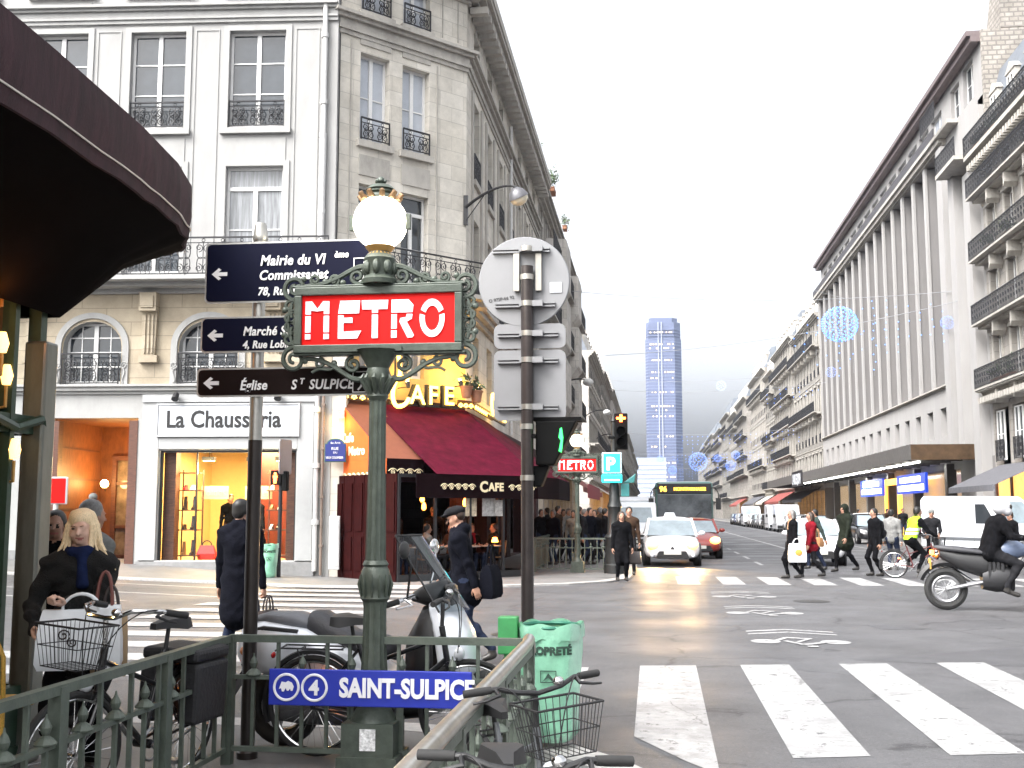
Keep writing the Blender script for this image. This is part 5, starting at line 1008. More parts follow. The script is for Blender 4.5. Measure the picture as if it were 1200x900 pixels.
# the row beyond
rows = [('white stone house next to the store with planted balconies', 128, 20, 20.6, 5, 1, LITW, AWG), ('grey stone house with four iron balconies past the white one', 148, 20, 21.5, 5, 0, LITD, AWR), ('narrow darker stone house midway down the right row', 160, 12, 20.2, 5, 1, LITD, AWW), ('long pale stone house midway down the right row', 184, 24, 22.0, 5, 2, LITD, AWG), ('corner house with rounded roof beyond the midway side street', 214, 22, 21.2, 5, 2, LITW, AWR),
        ('stone house with tall chimneys far down the right row', 236, 22, 20.6, 5, 0, LITD, None), ('stone house behind the parked vans far down the right row', 262, 26, 22.3, 5, 1, LITD, None), ('distant pale house near the far end of the right row', 296, 34, 21, 5, 2, None, None), ('last but one distant house on the right', 340, 44, 22, 5, 0, None, None), ('most distant house of the right row below the tower', 400, 60, 21.5, 5, 1, None, None)]
for i, (l, yend, L, ev, nf, st, lit, aw) in enumerate(rows):
    haussmann(l, RX, yend, RR, L, ev, nf, stone=st, far=1 if yend < 190 else 2, seed=10 + i, balc=(1, 2, 3, 4) if i % 3 == 1 else (1, 4) if i % 2 else (0, 2, 4), roof_h=3.8, chim=4 if yend < 240 else 3, dormers=yend < 240, shop=(None, aw, lit) if lit else None, bays=None if yend < 240 else max(4, int(L / 3.2)))
# left side of the boulevard
HB = haussmann('stone house with bulky balconies next to the cafe building', C2.x, C2.y + WL, math.pi / 2, 24.5, 16.6, 4, ground=4.6, stone=3, far=1, seed=31, balc=(0, 1, 2, 3), roof_h=3, chim=2, shop=(None, AWR, LITD))
for zz in (6.9, 10.0, 13.0):
    for yy in (6, 15): b = MB(); b.loft([[(yy - 1.6, -.02, zz - 1.3), (yy + 1.6, -.02, zz - 1.3), (yy + 1.6, -.03, zz - 1.3), (yy - 1.6, -.03, zz - 1.3)], [(yy - 1.9, -.02, zz), (yy + 1.9, -.02, zz), (yy + 1.5, -1.0, zz), (yy - 1.5, -1.0, zz)], [(yy - 1.9, -.02, zz + 2.3), (yy + 1.9, -.02, zz + 2.3), (yy + 1.5, -1.0, zz + 2.3), (yy - 1.5, -1.0, zz + 2.3)]]); b.build('bay', HSTONE[3], HB, 0)
LH = [('pale gabled house on the left beyond the side street', 92, 22, 15.0, 3), ('stone house behind the distant metro lamp on the left', 114, 26, 16, 3), ('long stone house further down the left side', 140, 36, 17, 3), ('distant stone house on the left near the parking sign', 176, 50, 16, 2), ('remote stone house on the left', 226, 70, 17.5, 0), ('most distant house of the left row', 296, 100, 17, 1)]
for i, (l, y0, L, ev, st) in enumerate(LH): haussmann(l, C2.x, y0, math.pi / 2, L, ev, 4, stone=st, far=1 if y0 < 120 else 2, seed=50 + i, roof_h=3, chim=3, dormers=y0 < 150, bays=None if y0 < 150 else int(L / 3.4), shop=(None, AWR if i % 2 else AWW, LITW) if y0 < 150 else None)
# wall lamps along the left houses
for i, (y, z) in enumerate(((62, 8.6), (88, 9.2), (104, 8.4))):
    t = thing('wall_street_lamp', ['nearest', 'second', 'farthest'][i] + ' small bracket lamp along the left houses behind the signs', 'lamp', (C2.x, y, z), 0, 'bracket lamps along the left houses'); b = MB(); b.tube(bez((0, 0, 0), (.5, 0, .4), (1.0, 0, .5), (1.5, 0, .4), 8), .04, 6); b.build('arm', DMET, t); b = MB(); b.ball((1.65, 0, .25), (.3, .3, .22), 12, 7); b.build('lamp_head', PIPE, t)
# distant tower and the slab block before it
TWG = mat('tower_glass_hazed', (.15, .175, .27), .25, .25, var=.25, scale=.12, stretch=(.2, .2, 1)); TWL = mat('tower_lit_office', (1, .8, .5), .5, var=0, emit=(1, .75, .45), estr=.3)  # the tower's blue is distance haze put into its colours
TY = 1150.0; q = onY(780, 600, TY); t = thing('skyscraper', 'tall dark glass tower standing far off at the end of the street', 'building', (q.x, TY, -5)); H_T = onY(780, 377, TY).z + 5; hwid = (onY(801, 600, TY).x - onY(759, 600, TY).x) / 2
pl = []
for s, k in ((1, 1),): pass
def tower_plan(w, d): return [(-w, -d * .8), (-w * .86, -d), (w * .62, -d), (w, -d * .72), (w, d * .8), (0, d), (-w, d * .8)]
b = MB(); b.slab(tower_plan(hwid, 28), 0, H_T - 22, 0); b.slab(tower_plan(hwid * .96, 27), H_T - 22, H_T - 5, 0); b.slab(tower_plan(hwid * .8, 24), H_T - 5, H_T, 0); b.build('tower_body', TWG, t, 20)
b = MB()
for k in range(58): z = 10 + k * (H_T - 20) / 58; b.slab([(x * 1.004, y * 1.004) for x, y in tower_plan(hwid * (1 if z < H_T - 24 else .96), 28)], z, z + .7)
b.build('floor_band', mat('tower_band_hazed', (.16, .187, .29), .4, .3, var=.1), t, 0)
b = MB(); [b.box(x - .5, x + .5, -29, -28, 0, H_T - 5) for x in (-hwid * .28, -hwid * .1)]; b.box(hwid * .56, hwid * .62, -26.6, -25.5, 20, H_T - 20); b.build('mullion', mat('tower_pale', (.34, .36, .44), .5, var=.1), t, 0)
rnd = random.Random(4); b = MB()
for k in range(120):
    z = rnd.choice([H_T * f for f in (.92, .86, .84, .78, .72, .69, .62, .55, .53, .5, .4, .35, .27, .2)]) ; x = rnd.uniform(-hwid * .8, hwid * .55); b.box(x, x + rnd.uniform(.6, 1.6), -28.4, -27.5, z, z + 1.3)
b.build('lit_office', TWL, t, 0)
q = onY(748, 600, 800); t = thing('office_block', 'pale blue slab block left of the tower base', 'building', (q.x - 6, 800, 0)); b = MB(); b.box(-4, 26, 0, 30, 0, 40); b.build('wall', mat('slab_block', (.3, .34, .42), .6, var=.1), t, 0); b = MB(); [b.box(-4.1, 26.1, -.3, -.01, 3 + 3.2 * i, 4.4 + 3.2 * i) for i in range(11)]; b.build('window_band', mat('slab_band', (.55, .58, .65), .5, var=.1), t, 0)
# ================================================================ foreground: metro entrance, signs, bin
GREEN = mat('metro_green_paint', (.06, .075, .06), .45, .15, var=.3, scale=14, dirt=.4, dirt_col=(.10, .11, .085), bump=.12, bscale=70); RAILG = mat('railing_green_paint', (.085, .105, .085), .5, .1, var=.25, scale=10, dirt=.35, dirt_col=(.16, .17, .14), bump=.1, bscale=60)
GLOBE = mat('lamp_globe', (1, .95, .85), .3, var=0, emit=(1, .93, .74), estr=2.6); METR = mat('metro_red_enamel', (.62, .004, .003), .5, var=.04, spec=.2, emit=(.8, .004, .002), estr=.06); METW = mat('metro_white_enamel', (.8, .8, .86), .35, var=.05); BRASS = mat('warm_brass', (.55, .32, .1), .4, .5, var=.2)
STEEL = mat('worn_steel', (.42, .40, .36), .3, .85, var=.2, scale=8, dirt=.3, dirt_col=(.2, .16, .12))
STATB = mat('station_blue', (.015, .03, .35), .4, var=.06, scale=6)
def zat(px, py, d): return dep(px, py, d).z
LPX = dep(441, 600, 7.3); LP = Vector((LPX.x, LPX.y, NZ))
def lamp_letters(parent, y):
    """stencil capitals on the red panel, built from strokes broken by a thin gap"""
    b = MB(); h = .205; st = .034
    def P(x, pts): b.prism([(x + p[0], p[1]) for p in pts], y - .008, y)
    g = .009; t = h * .66
    x = -.42   # M
    P(x, [(0, 0), (st, 0), (st, .028), (0, .028)]); P(x, [(0, .028 + g), (st, .028 + g), (st, t - g), (0, t - g)]); P(x, [(.115, 0), (.115 + st, 0), (.115 + st, .028), (.115, .028)]); P(x, [(.115, .028 + g), (.115 + st, .028 + g), (.115 + st, t - g), (.115, t - g)])
    P(x, [(0, t), (st, t), (st, h - .05), (.0745, t + .015), (.115, h - .05), (.115, t), (.115 + st, t), (.115 + st, h), (.11, h), (.0745, h - .04), (.04, h), (0, h)])
    x = -.215  # E
    P(x, [(0, t), (.13, t), (.135, h), (.012, h)]); P(x, [(0, 0), (.12, 0), (.145, .042), (st, .038), (st, .085), (.09, .085), (.09, .113), (st, .113), (st, t - g), (0, t - g)])
    x = -.055  # T
    P(x, [(.05, 0), (.05 + st * 1.1, 0), (.05 + st * 1.1, t - g), (.05, t - g)]); P(x, [(-.01, t + .02), (.145, t + .02), (.15, h), (-.015, h)]); P(x, [(.05, t), (.05 + st * 1.1, t), (.05 + st * 1.1, t + .018), (.05, t + .018)])
    x = .115   # R
    P(x, [(0, 0), (st, 0), (st, .04), (0, .04)]); P(x, [(0, .04 + g), (st, .04 + g), (st, t - g), (0, t - g)]); P(x, [(0, t), (.13, t), (.135, h - .03), (.105, h), (0, h)]); P(x, [(.095, t - g), (.13, t - g), (.125, .10), (.095, .085), (.14, .012), (.13, 0), (.10, 0), (.05, .085), (.055, .105), (.09, .11)])
    x = .365   # O
    o = [(.075 * math.cos(a) * 1.02, .1025 + .1025 * math.sin(a)) for a in [2 * math.pi * i / 28 for i in range(29)]]; i_ = [(.045 * math.cos(a), .1025 + .066 * math.sin(a)) for a in [2 * math.pi * i / 28 for i in range(29)]]
    for k in range(28):
        zm = (o[k][1] + o[k + 1][1]) / 2
        if abs(zm - t) < .006 or abs(zm - .035) < .004: continue
        P(x, [o[k], o[k + 1], i_[k + 1], i_[k]])
    return b.build('lettering', METW, parent, 0)
def candelabra(label, loc, rz, group=None):
    t = thing('metro_lamp', label, 'metro sign', loc, rz, group); Z = lambda py: zat(441, py, 7.3) - NZ
    b = MB()
    for z0, z1, w in ((0, .1, .19), (.1, .30, .165)): b.box(-w, w, -w, w, z0, z1)
    b.lathe([(.15, .30), (.13, .34), (.105, .38), (.095, .44), (.105, .48), (.095, .52)], 20)
    b.lathe([(.092, .52), (.078, .75), (.075, 1.0), (.08, 1.04)], 28, flute=.09, fl_n=1)
    b.lathe([(.08, 1.04), (.095, 1.06), (.085, 1.09), (.092, 1.13), (.1, 1.18), (.09, 1.235), (.075, 1.26), (.085, 1.275), (.07, 1.30)], 22)
    b.lathe([(.068, 1.30), (.058, 1.9), (.056, Z(470))], 28, flute=.1, fl_n=1)
    b.lathe([(.056, Z(470)), (.07, Z(465)), (.06, Z(458)), (.075, Z(447)), (.085, Z(440)), (.07, Z(432)), (.095, Z(424)), (.13, Z(414)), (.15, Z(411))], 20)
    b.box(-.17, .17, -.07, .07, Z(413), Z(408)); o = b.build('post', GREEN, t, 40)
    for k in range(8): pass
    b = MB()                                        # cast leaves on the capital and crest
    for k in range(12): a = k * math.pi / 6; p = lambda r, z: (r * math.cos(a), r * math.sin(a), z); b.tube([p(.06, Z(462)), p(.085, Z(452)), p(.115, Z(444)), p(.10, Z(440))], [.012, .02, .016, .008], 6); b.tube([p(.09, 1.07), p(.106, 1.15), p(.095, 1.21)], [.008, .014, .006], 5)
    b.build('cast_leaves', GREEN, t)
    zb, zt = Z(404), Z(346); W = .515
    b = MB(); b.box(-W - .05, W + .05, -.055, .055, zt, zt + .055); b.box(-W - .05, W + .05, -.055, .055, zb - .055, zb); b.box(-W - .05, -W, -.055, .055, zb, zt); b.box(W, W + .05, -.055, .055, zb, zt)
    b.box(-W - .07, W + .07, -.045, .045, zt + .055, zt + .07); b.box(-W - .07, W + .07, -.045, .045, zb - .07, zb - .055); b.build('sign_frame', GREEN, t, 0, .006)
    b = MB(); b.box(-W, W, -.03, .03, zb, zt); pn = b.build('sign_panel', METR, t, 0); zc = (zb + zt) / 2; l = lamp_letters(pn, -.031); l.location.z = zc - .104; l.location.x = -.035; l.scale = (1.09, 1, 1.24); l.location.z = zc - .127; l.location.x = -.033
    b = MB(); r = .016; yy = 0
    for s in (-1, 1):
        X = lambda x: s * x
        # end scrolls up and down the sides
        for zc_, q in ((zt + .03, 1), (zb - .06, -1)):
            b.tube(spiral((X(W + .06), yy, zc_ + q * .03), .085, .02, 1.5, -q * math.pi / 2, 26, flip=s * q), [r * 1.1 - .0002 * i for i in range(27)], 6)
        for k, zz in enumerate((zt - .06, zc + .03, zc - .04, zb + .05)): b.tube(spiral((X(W + .095), yy, zz), .05, .012, 1.3, math.pi / 2 if k % 2 else -math.pi / 2, 18, flip=s * (1 if k % 2 else -1)), [r * .8] * 19, 6)
        b.tube(bez((X(W + .055), 0, zt), (X(W + .12), 0, zc + .1), (X(W + .12), 0, zc - .1), (X(W + .055), 0, zb), 12), .012, 6)
        # crest
        b.tube(bez((X(.09), 0, zt + .19), (X(.2), 0, zt + .22), (X(.28), 0, zt + .05), (X(W + .05), 0, zt + .075), 16), [.022 - .0005 * i for i in range(17)], 6)
        b.tube(spiral((X(.15), 0, zt + .13), .065, .012, 1.6, math.pi / 2, 24, flip=s), [.015] * 25, 6); b.tube(spiral((X(.31), 0, zt + .11), .04, .01, 1.3, -math.pi / 2, 18, flip=-s), [.012] * 19, 6); b.tube(spiral((X(.44), 0, zt + .115), .035, .01, 1.3, -math.pi / 2, 18, flip=s), [.011] * 19, 6)
        # brackets beneath
        b.tube(bez((X(.10), 0, zb - .22), (X(.2), 0, zb - .28), (X(.3), 0, zb - .06), (X(W), 0, zb - .09), 16), [.02 - .0004 * i for i in range(17)], 6)
        b.tube(spiral((X(.17), 0, zb - .13), .055, .01, 1.5, math.pi / 2, 22, flip=-s), [.014] * 23, 6); b.tube(spiral((X(.40), 0, zb - .115), .035, .01, 1.3, math.pi / 2, 18, flip=s), [.011] * 19, 6); b.tube(bez((X(.28), 0, zb - .13), (X(.33), 0, zb - .2), (X(.38), 0, zb - .12), (X(.45), 0, zb - .18), 8), .01, 6)
        for xx, zz in ((.25, zt + .09), (.37, zt + .1), (.52, zt + .12), (.3, zb - .12), (.5, zb - .1), (W + .13, zc + .08), (W + .13, zc - .09)): b.ball((X(xx), 0, zz), (.022, .016, .022), 8, 6)
    b.build('scrollwork', GREEN, t)
    b = MB(); b.lathe([(.115, zt + .07), (.12, zt + .1), (.09, zt + .13), (.095, zt + .2), (.11, zt + .24), (.07, zt + .29), (.075, Z(303))], 18)
    for k in range(8): a = k * math.pi / 4; b.ball((.095 * math.cos(a), .095 * math.sin(a), zt + .18), (.03, .03, .05), 6, 5)
    b.build('lamp_neck', GREEN, t); b = MB(); b.lathe([(.06, Z(303)), (.085, Z(299)), (.07, Z(296)), (.085, Z(293)), (.10, Z(289.5))], 20); b.build('lamp_collar', BRASS, t)
    zc = Z(261); R = .182; b = MB(); b.ball((0, 0, zc), R, 28, 18); b.build('globe', GLOBE, t); 
    b = MB(); b.lathe([(.10, zc + R * .84), (.105, zc + R * .90), (.10, zc + R * .97), (.085, zc + R * 1.05), (.10, zc + R * 1.1), (.085, zc + R * 1.2), (.10, zc + R * 1.22), (.07, zc + R * 1.38), (.02, zc + R * 1.42), (.015, zc + R * 1.5)], 20); b.ball((0, 0, zc + R * 1.58), .028, 10, 7); [b.ball((.028 * math.cos(k), .028 * math.sin(k), zc + R * 1.56), .014, 6, 5) for k in range(6)]; b.box(-R - .025, -R + .01, -.02, .02, zc - .05, zc + .05); b.box(R - .01, R + .025, -.02, .02, zc - .05, zc + .05); b.build('lamp_cap', GREEN, t)
    b = MB()
    for k in range(10): a = k * 2 * math.pi / 10; c_, s_ = math.cos(a), math.sin(a); p = lambda r, z: (r * c_, r * s_, z); b.tube([p(.09, zc + R * .86), p(.125, zc + R * .90), p(.145, zc + R * 1.02), p(.13, zc + R * 1.06)], [.016, .022, .018, .012], 6); b.ball(p(.137, zc + R * 1.0), .018, 7, 5)
    b.build('crown', mat('crown_bronze', (.2, .12, .06), .45, .4, var=.25), t)
    return t
ML = candelabra('large green metro lamp post with red METRO sign and glowing globe, in the foreground', LP, 0)
lx = LP.x
sp = Vector((-.12, -.17, .145)); b = MB(); b.box(lx * 0 - .045, .055, -.172, -.1651, .14, .27); b.build('sticker', mat('sticker_white', (.7, .7, .7), .6, var=.6, scale=40), ML, 0)
pt = area('globe_light', LP + Vector((0, 0, zat(441, 261, 7.3) - NZ)), 14, (1, .86, .6), point=True, rad=.2)
# railing round the stairs
RZ = zat(441, 750, 7.3); cL = dep(270, 750, 7.42); cR = dep(617, 752, 7.02); XL, XR, YB = cL.x, cR.x, cL.y
YB = (LP.y)
def rail_run(b, p0, p1, posts_at, z1, gap=None, lift=NZ, knobs=True):
    p0, p1 = Vector(p0), Vector(p1); d = p1 - p0; L = d.length; u = d / L; n = round(L / .165)
    zm, zl = z1 - .245, lift + .10
    for (z, w, h) in ((z1, .055, .045), (zm, .032, .026), (zl, .034, .03)): b.bar(p0 + Vector((0, 0, z)), p1 + Vector((0, 0, z)), w, h)
    for i in range(n + 1):
        q = p0 + u * (L * i / n); x, y = q.x, q.y
        if gap and gap[0] < (q - p0).length < gap[1]: continue
        if i % 2 == 0: b.box(x - .011, x + .011, y - .011, y + .011, zl, z1)
        else:
            b.box(x - .011, x + .011, y - .011, y + .011, zl, zm)
            if knobs: b.lathe([(.018, zm), (.05, zm + .012), (.052, zm + .02), (.035, zm + .04), (.014, zm + .055), (.022, zm + .07), (.027, zm + .09), (.018, zm + .112), (.007, zm + .13), (.004, zm + .15)], 10, (x, y, 0))
    for i in posts_at: q = p0 + u * i; b.box(q.x - .032, q.x + .032, q.y - .032, q.y + .032, lift, z1 + .012)
b = MB(); rail_run(b, (XL, YB, 0), (XR, YB, 0), (0, XR - XL), RZ, gap=(lx - XL - .14, lx - XL + .14))
for s in (-1, 1): b.tube(spiral((lx + s * .23, YB, NZ + .52), .06, .015, 1.3, math.pi / 2, 18, flip=s), .010, 6); b.box(lx + s * .16 - .011, lx + s * .16 + .011, YB - .011, YB + .011, NZ + .1, RZ)
tR = thing('metro_railing', 'green iron railing at the back of the metro stairs carrying the blue station plate', 'railing', (0, 0, 0)); b.build('bars', RAILG, tR, 0)
b = MB(); rail_run(b, (XL, 2.4, 0), (XL, YB - .06, 0), (0.1, 1.2, 2.6, 3.75), RZ); tL = thing('metro_railing', 'green iron railing running along the left side of the metro stairs', 'railing', (0, 0, 0)); b.build('bars', RAILG, tL, 0)
b = MB(); b.tube([(XR, 3.05, RZ - .03), (XR, 3.2, RZ), (XR, YB - .12, RZ), (XR, YB - .02, RZ + .02), (XR, YB + .05, RZ - .06)], .038, 14); tH = thing('metro_railing', 'bright worn steel handrail on the right side of the metro stairs', 'railing', (0, 0, 0)); b.build('handrail', STEEL, tH)
b = MB(); rail_run(b, (XR, 3.2, 0), (XR, YB - .06, 0), (0.05, 1.3, 2.6), RZ - .05); b.build('bars', RAILG, tH, 0)
# station plate
q = dep(318, 785, 7.2); SW = dep(556, 800, 7.1).x - q.x
t = thing('station_sign', 'blue enamel plate reading SAINT-SULPICE with line 4 roundel', 'sign', (q.x, YB - .21, zat(430, 828, 7.1))); SH = zat(430, 785, 7.1) - zat(430, 828, 7.1)
b = MB(); b.box(0, SW, -.012, .006, 0, SH); b.build('plate', STATB, t, 0, .006); WE = mat('enamel_white', (.82, .82, .85), .4, var=.03)
text('SAINT-SULPICE', .158, t, WE, (.455, -.017, .062), bold=.006, xs=.80, ext=.003)
b = MB()
for cx in (.115, .295): b.torus((cx, -.014, SH / 2), .078, .0085, 'y', 36, 6)
b.build('roundel', WE, t); text('4', .125, t, WE, (.262, -.016, SH / 2 - .042), bold=.004, ext=.003); b = MB(); b.prism([(.068, .10), (.085, .145), (.11, .14), (.125, .15), (.15, .14), (.163, .115), (.155, .09), (.145, .09), (.14, .105), (.13, .09), (.12, .09), (.112, .108), (.10, .085), (.088, .085), (.082, .105)], -.018, -.013); b.build('bear_mark', WE, t, 0)
b = MB(); [b.bar((x, .006, z), (x, .2, z), .02, .02) for x in (.25, SW - .3) for z in (.05, SH - .05)]; b.build('clip', RAILG, t, 0)
# ---------------- direction signs
dp = dep(297, 600, 7.6); DP = Vector((dp.x, dp.y, NZ)); S3 = thing('signpost', 'silver and black post carrying the three direction boards', 'post', DP)
zz = lambda py: zat(300, py, 7.6) - NZ
b = MB(); b.cyl((0, 0, zz(516)), (0, 0, zz(283)), .044, n=16); b.lathe([(.05, zz(283)), (.055, zz(280)), (.05, zz(276)), (.042, zz(265)), (.036, zz(262)), (.01, zz(261))], 14); b.build('steel_tube', mat('galvanised', (.42, .41, .38), .35, .8, var=.15, scale=12), S3); b = MB(); b.cyl((0, 0, 0), (0, 0, zz(516)), .047, n=16); b.lathe([(.07, 0), (.07, .04), (.05, .06)], 14); b.build('painted_tube', mat('post_black_paint', (.025, .02, .018), .3, .2, var=.2), S3)
NAVYS = mat('sign_navy', (.0025, .0035, .017), .5, var=.05, spec=.12); BRWN = mat('sign_brown', (.009, .004, .0035), .5, var=.05, spec=.12); RIM = mat('sign_rim', (.5, .5, .48), .4, .4, var=.1); SWH = mat('sign_lettering', (.85, .85, .85), .45, var=0)
def rrect(x0, x1, z0, z1, r, n=5):
    out = []
    for cx, cz, a in ((x1 - r, z0 + r, -90), (x1 - r, z1 - r, 0), (x0 + r, z1 - r, 90), (x0 + r, z0 + r, 180)): out += [(cx + r * math.cos(R_(a + 90 * i / n)), cz + r * math.sin(R_(a + 90 * i / n))) for i in range(n + 1)]
    return out
def walker(parent, x, z, s):
    b = MB(); y0, y1 = -.071, -.066; f = lambda pts: b.prism([(x + p[0] * s, z + p[1] * s) for p in pts], y0, y1)
    b.ball((x + .02 * s, -.068, z + .92 * s), (.09 * s, .004, .09 * s), 10, 6); f([(-.12, .78), (.1, .8), (.12, .42), (-.1, .42)]); f([(-.1, .415), (.02, .415), (-.1, .2), (-.28, .0), (-.36, .05), (-.2, .24)]); f([(.03, .415), (.12, .415), (.2, .22), (.26, 0), (.15, 0), (.1, .18)]); f([(-.12, .77), (-.13, .6), (-.3, .48), (-.36, .54), (-.2, .66)]); f([(.1, .78), (.11, .62), (.27, .44), (.33, .5), (.2, .66)])
    return b.build('walker_symbol', SWH, parent, 0)
def board(label, px0, px1, py0, py1, bgm, lines, wk):
    SX = lambda px: onY(px, 450, DP.y - .068).x - DP.x; xa = SX(px0); xb = SX(px1); za, zb = zat(300, py1, 7.55), zat(300, py0, 7.55); H = zb - za
    t = thing('direction_sign', label, 'sign', (DP.x, DP.y, za)); b = MB(); b.prism(rrect(xa, xb, 0, H, .035), -.062, -.052, 0); b.prism(rrect(xa + .012, xb - .012, .012, H - .012, .028), -.0645, -.0621, 1); b.build('board', [RIM, bgm], t, 40)
    b = MB(); [b.box(-.06, .06, -.052, .06, z, z + .03) for z in (.02, H - .05)]; b.build('clamp', RIM, t, 0)
    ax = xa + .05; az = H * .48; b = MB(); b.prism([(ax, az), (ax + .05, az + .042), (ax + .068, az + .03), (ax + .046, az + .013), (ax + .11, az + .013), (ax + .11, az - .013), (ax + .046, az - .013), (ax + .068, az - .03), (ax + .05, az - .042)], -.07, -.0655); b.build('arrow', SWH, t, 0)
    for s_, sz, px, pz in lines: text(s_, sz, t, SWH, (SX(px), -.068, zat(300, pz, 7.5) - za), bold=.0022, shear=.18, xs=.88, space=1.05, ext=.002)
    if wk:
        wx = SX(wk[0]); wz = zat(300, wk[2], 7.5) - za; ww = (wk[1] - wk[0]) / 1310 * 7.5; wh = (wk[2] - wk[3]) / 1310 * 7.5; b = MB()
        for x0, x1, z0, z1 in ((wx, wx + .006, wz, wz + wh), (wx + ww - .006, wx + ww, wz, wz + wh), (wx + .006, wx + ww - .006, wz, wz + .006), (wx + .006, wx + ww - .006, wz + wh - .006, wz + wh)): b.box(x0, x1, -.07, -.066, z0, z1)
        b.build('symbol_frame', SWH, t, 0); walker(t, wx + ww * .5, wz + wh * .1, wh * .8)
    return t
board('navy direction board reading Mairie du VIe, topmost on the post', 236, 444, 284, 355, NAVYS, (('Mairie du VI', .100, 301, 310), ('ème', .062, 389, 303), ('Commissariat', .094, 300, 327), ('78, Rue Bonaparte', .078, 299, 345)), (412, 440, 341, 303))
board('navy direction board reading Marché, middle of the three boards', 233, 440, 371, 413, NAVYS, (('Marché St Germain', .086, 283, 392), ('4, Rue Lobineau', .072, 283, 407)), None)
board('brown direction board reading Église St Sulpice, lowest on the post', 230, 441, 431, 465, BRWN, (('Église', .092, 281, 456), ('S', .092, 341, 456), ('T', .055, 351, 450), ('SULPICE', .092, 362, 456)), (413, 439, 461, 436))
# ---------------- round sign seen from behind, with walk signal
rp = dep(618, 600, 8.35); RP = Vector((rp.x, rp.y, NZ)); zz2 = lambda py: zat(618, py, 8.35) - NZ
t = thing('sign_pole', 'dark metal pole bearing a round sign and two plates turned away', 'sign', RP); b = MB(); b.cyl((0, 0, 0), (0, 0, zz2(312)), .047, n=14); b.build('pole', mat('pole_dark', (.04, .032, .03), .35, .35, var=.25, scale=10), t)
ALU = mat('sign_back_alu', (.22, .223, .232), .5, .15, var=.06, scale=3); b = MB(); cz = zz2(328); b.at((-.03, .07, cz), 0, math.pi / 2); b.lathe([(.345, -.012), (.352, 0), (.345, .012)], 48); b.build('round_plate', ALU, t, 30)
def plate(name, px0, px1, py0, py1):
    x0, x1 = (px0 - 618) / 1310 * 8.35, (px1 - 618) / 1310 * 8.35; b = MB(); b.prism(rrect(x0, x1, zz2(py1), zz2(py0), .05), .06, .075); return b.build(name, ALU, t, 40)
plate('rectangular_plate', 577, 663, 378, 407); plate('rectangular_plate', 577, 663, 409, 492)
for py, w, dx in ((292, .44, -.05), (356, .46, -.02), (391, .46, .0), (422, .46, .0), (477, .46, 0)):
    b = MB(); z = zz2(py); b.box(dx - w / 2, dx + w / 2, .03, .058, z - .018, z - .006); b.box(dx - w / 2, dx + w / 2, .03, .058, z + .006, z + .018); b.box(-.058, .12, -.03, .03, z - .022, z + .022); b.build('rail', ALU, t, 0)
[MB().tube([(0, 0, zz2(py) - .02), (0, 0, zz2(py) + .02)], .052, 14).build('band', STEEL, t) for py in (292, 325, 356, 391, 422, 477, 500, 560)]; [MB().box(x - .022, x + .022, .02, .05, zz2(340), zz2(296)).build('strut', STEEL, t) for x in (-.085, .085)]
b = MB(); b.box(.17, .26, .05, .0575, zz2(342), zz2(330)); b.build('sticker', SIGNW, t, 0); text('O 97SP-66 92', .035, t, BLK, (-.3, .055, zz2(352)), (math.pi / 2, R_(-8), 0), ext=.001)
t = thing('walk_signal', 'dark pedestrian signal with a small green walking man on the sign pole', 'traffic light', RP + Vector((0, 0, zz2(545)))); H = zz2(493) - zz2(545)
b = MB(); b.prism([(.06, 0), (.20, 0), (.37, H), (.06, H)], .02, .26); b.prism([(.03, -.16), (.10, -.16), (.16, -.003), (.03, -.003)], .05, .2); b.build('housing', mat('signal_black', (.006, .006, .006), .7, var=.1, spec=.1), t, 0, .012); b = MB(); b.box(.04, .4, .05, .24, H + .003, H + .03); b.box(-.03, .06, -.03, .03, H * .6, H * .7); b.build('hood', mat('signal_black', (.012,) * 3), t, 0)
GRN = mat('green_light', (.05, .6, .15), .4, var=0, emit=(.02, .8, .1), estr=1.2); b = MB(); b.prism([(.235, .02 + H * .25), (.25, H * .55), (.235, H * .62), (.245, H * .82), (.258, H * .84), (.268, H * .62), (.262, H * .4), (.255, .02 + H * .22)], .005, .018); b.build('walking_man', GRN, t, 0)
# ---------------- bin with hanging bag
bp = dep(645, 600, 8.0); BP = Vector((bp.x, bp.y, NZ)); zz3 = lambda py: zat(645, py, 8.0) - NZ
t = thing('litter_bin', 'green street bin with a translucent hanging bag lettered PROPRETE', 'bin', BP); GP = mat('bin_green', (.05, .28, .09), .5, var=.15, scale=8); BAG = mat('bin_bag', (.27, .58, .41), .35, var=.22, scale=5, trans=.25, bump=.5, bscale=9)
b = MB(); zr = zz3(733); b.torus((0, 0, zr), .205, .014, 'z', 36, 8); b.torus((0, 0, zr - .05), .203, .008, 'z', 36, 6); b.build('ring', mat('bin_ring', (.03, .17, .11), .4, .2), t); b = MB(); b.box(-.33, -.25, -.03, .05, 0, zr + .05); b.build('stand', GP, t, 0, .008); b = MB(); b.box(-.37, -.23, -.05, .06, zr - .2, zr + .06); b.bar((-.23, 0, zr), (-.2, 0, zr), .05, .04); b.build('bracket', GP, t, 0, .01)
rnd = random.Random(8); rings = []
for k in range(15):
    f = k / 14; z = zr + .02 - (zr - .02) * f; r0 = .214 - .03 * f ** 1.5 if f < .93 else .214 - .03 - .05 * (f - .93) / .07
    rings.append([((r0 + .008 * math.sin(a * 7 + k * .5) + .006 * math.sin(a * 13 + f * 6) * (1 if k < 4 else .5)) * math.cos(a), (r0 + .008 * math.sin(a * 5 + k) * (1.6 if k < 3 else .6)) * math.sin(a), z + (.012 * math.sin(a * 6) if k == 0 else 0)) for a in [2 * math.pi * j / 40 for j in range(40)]])
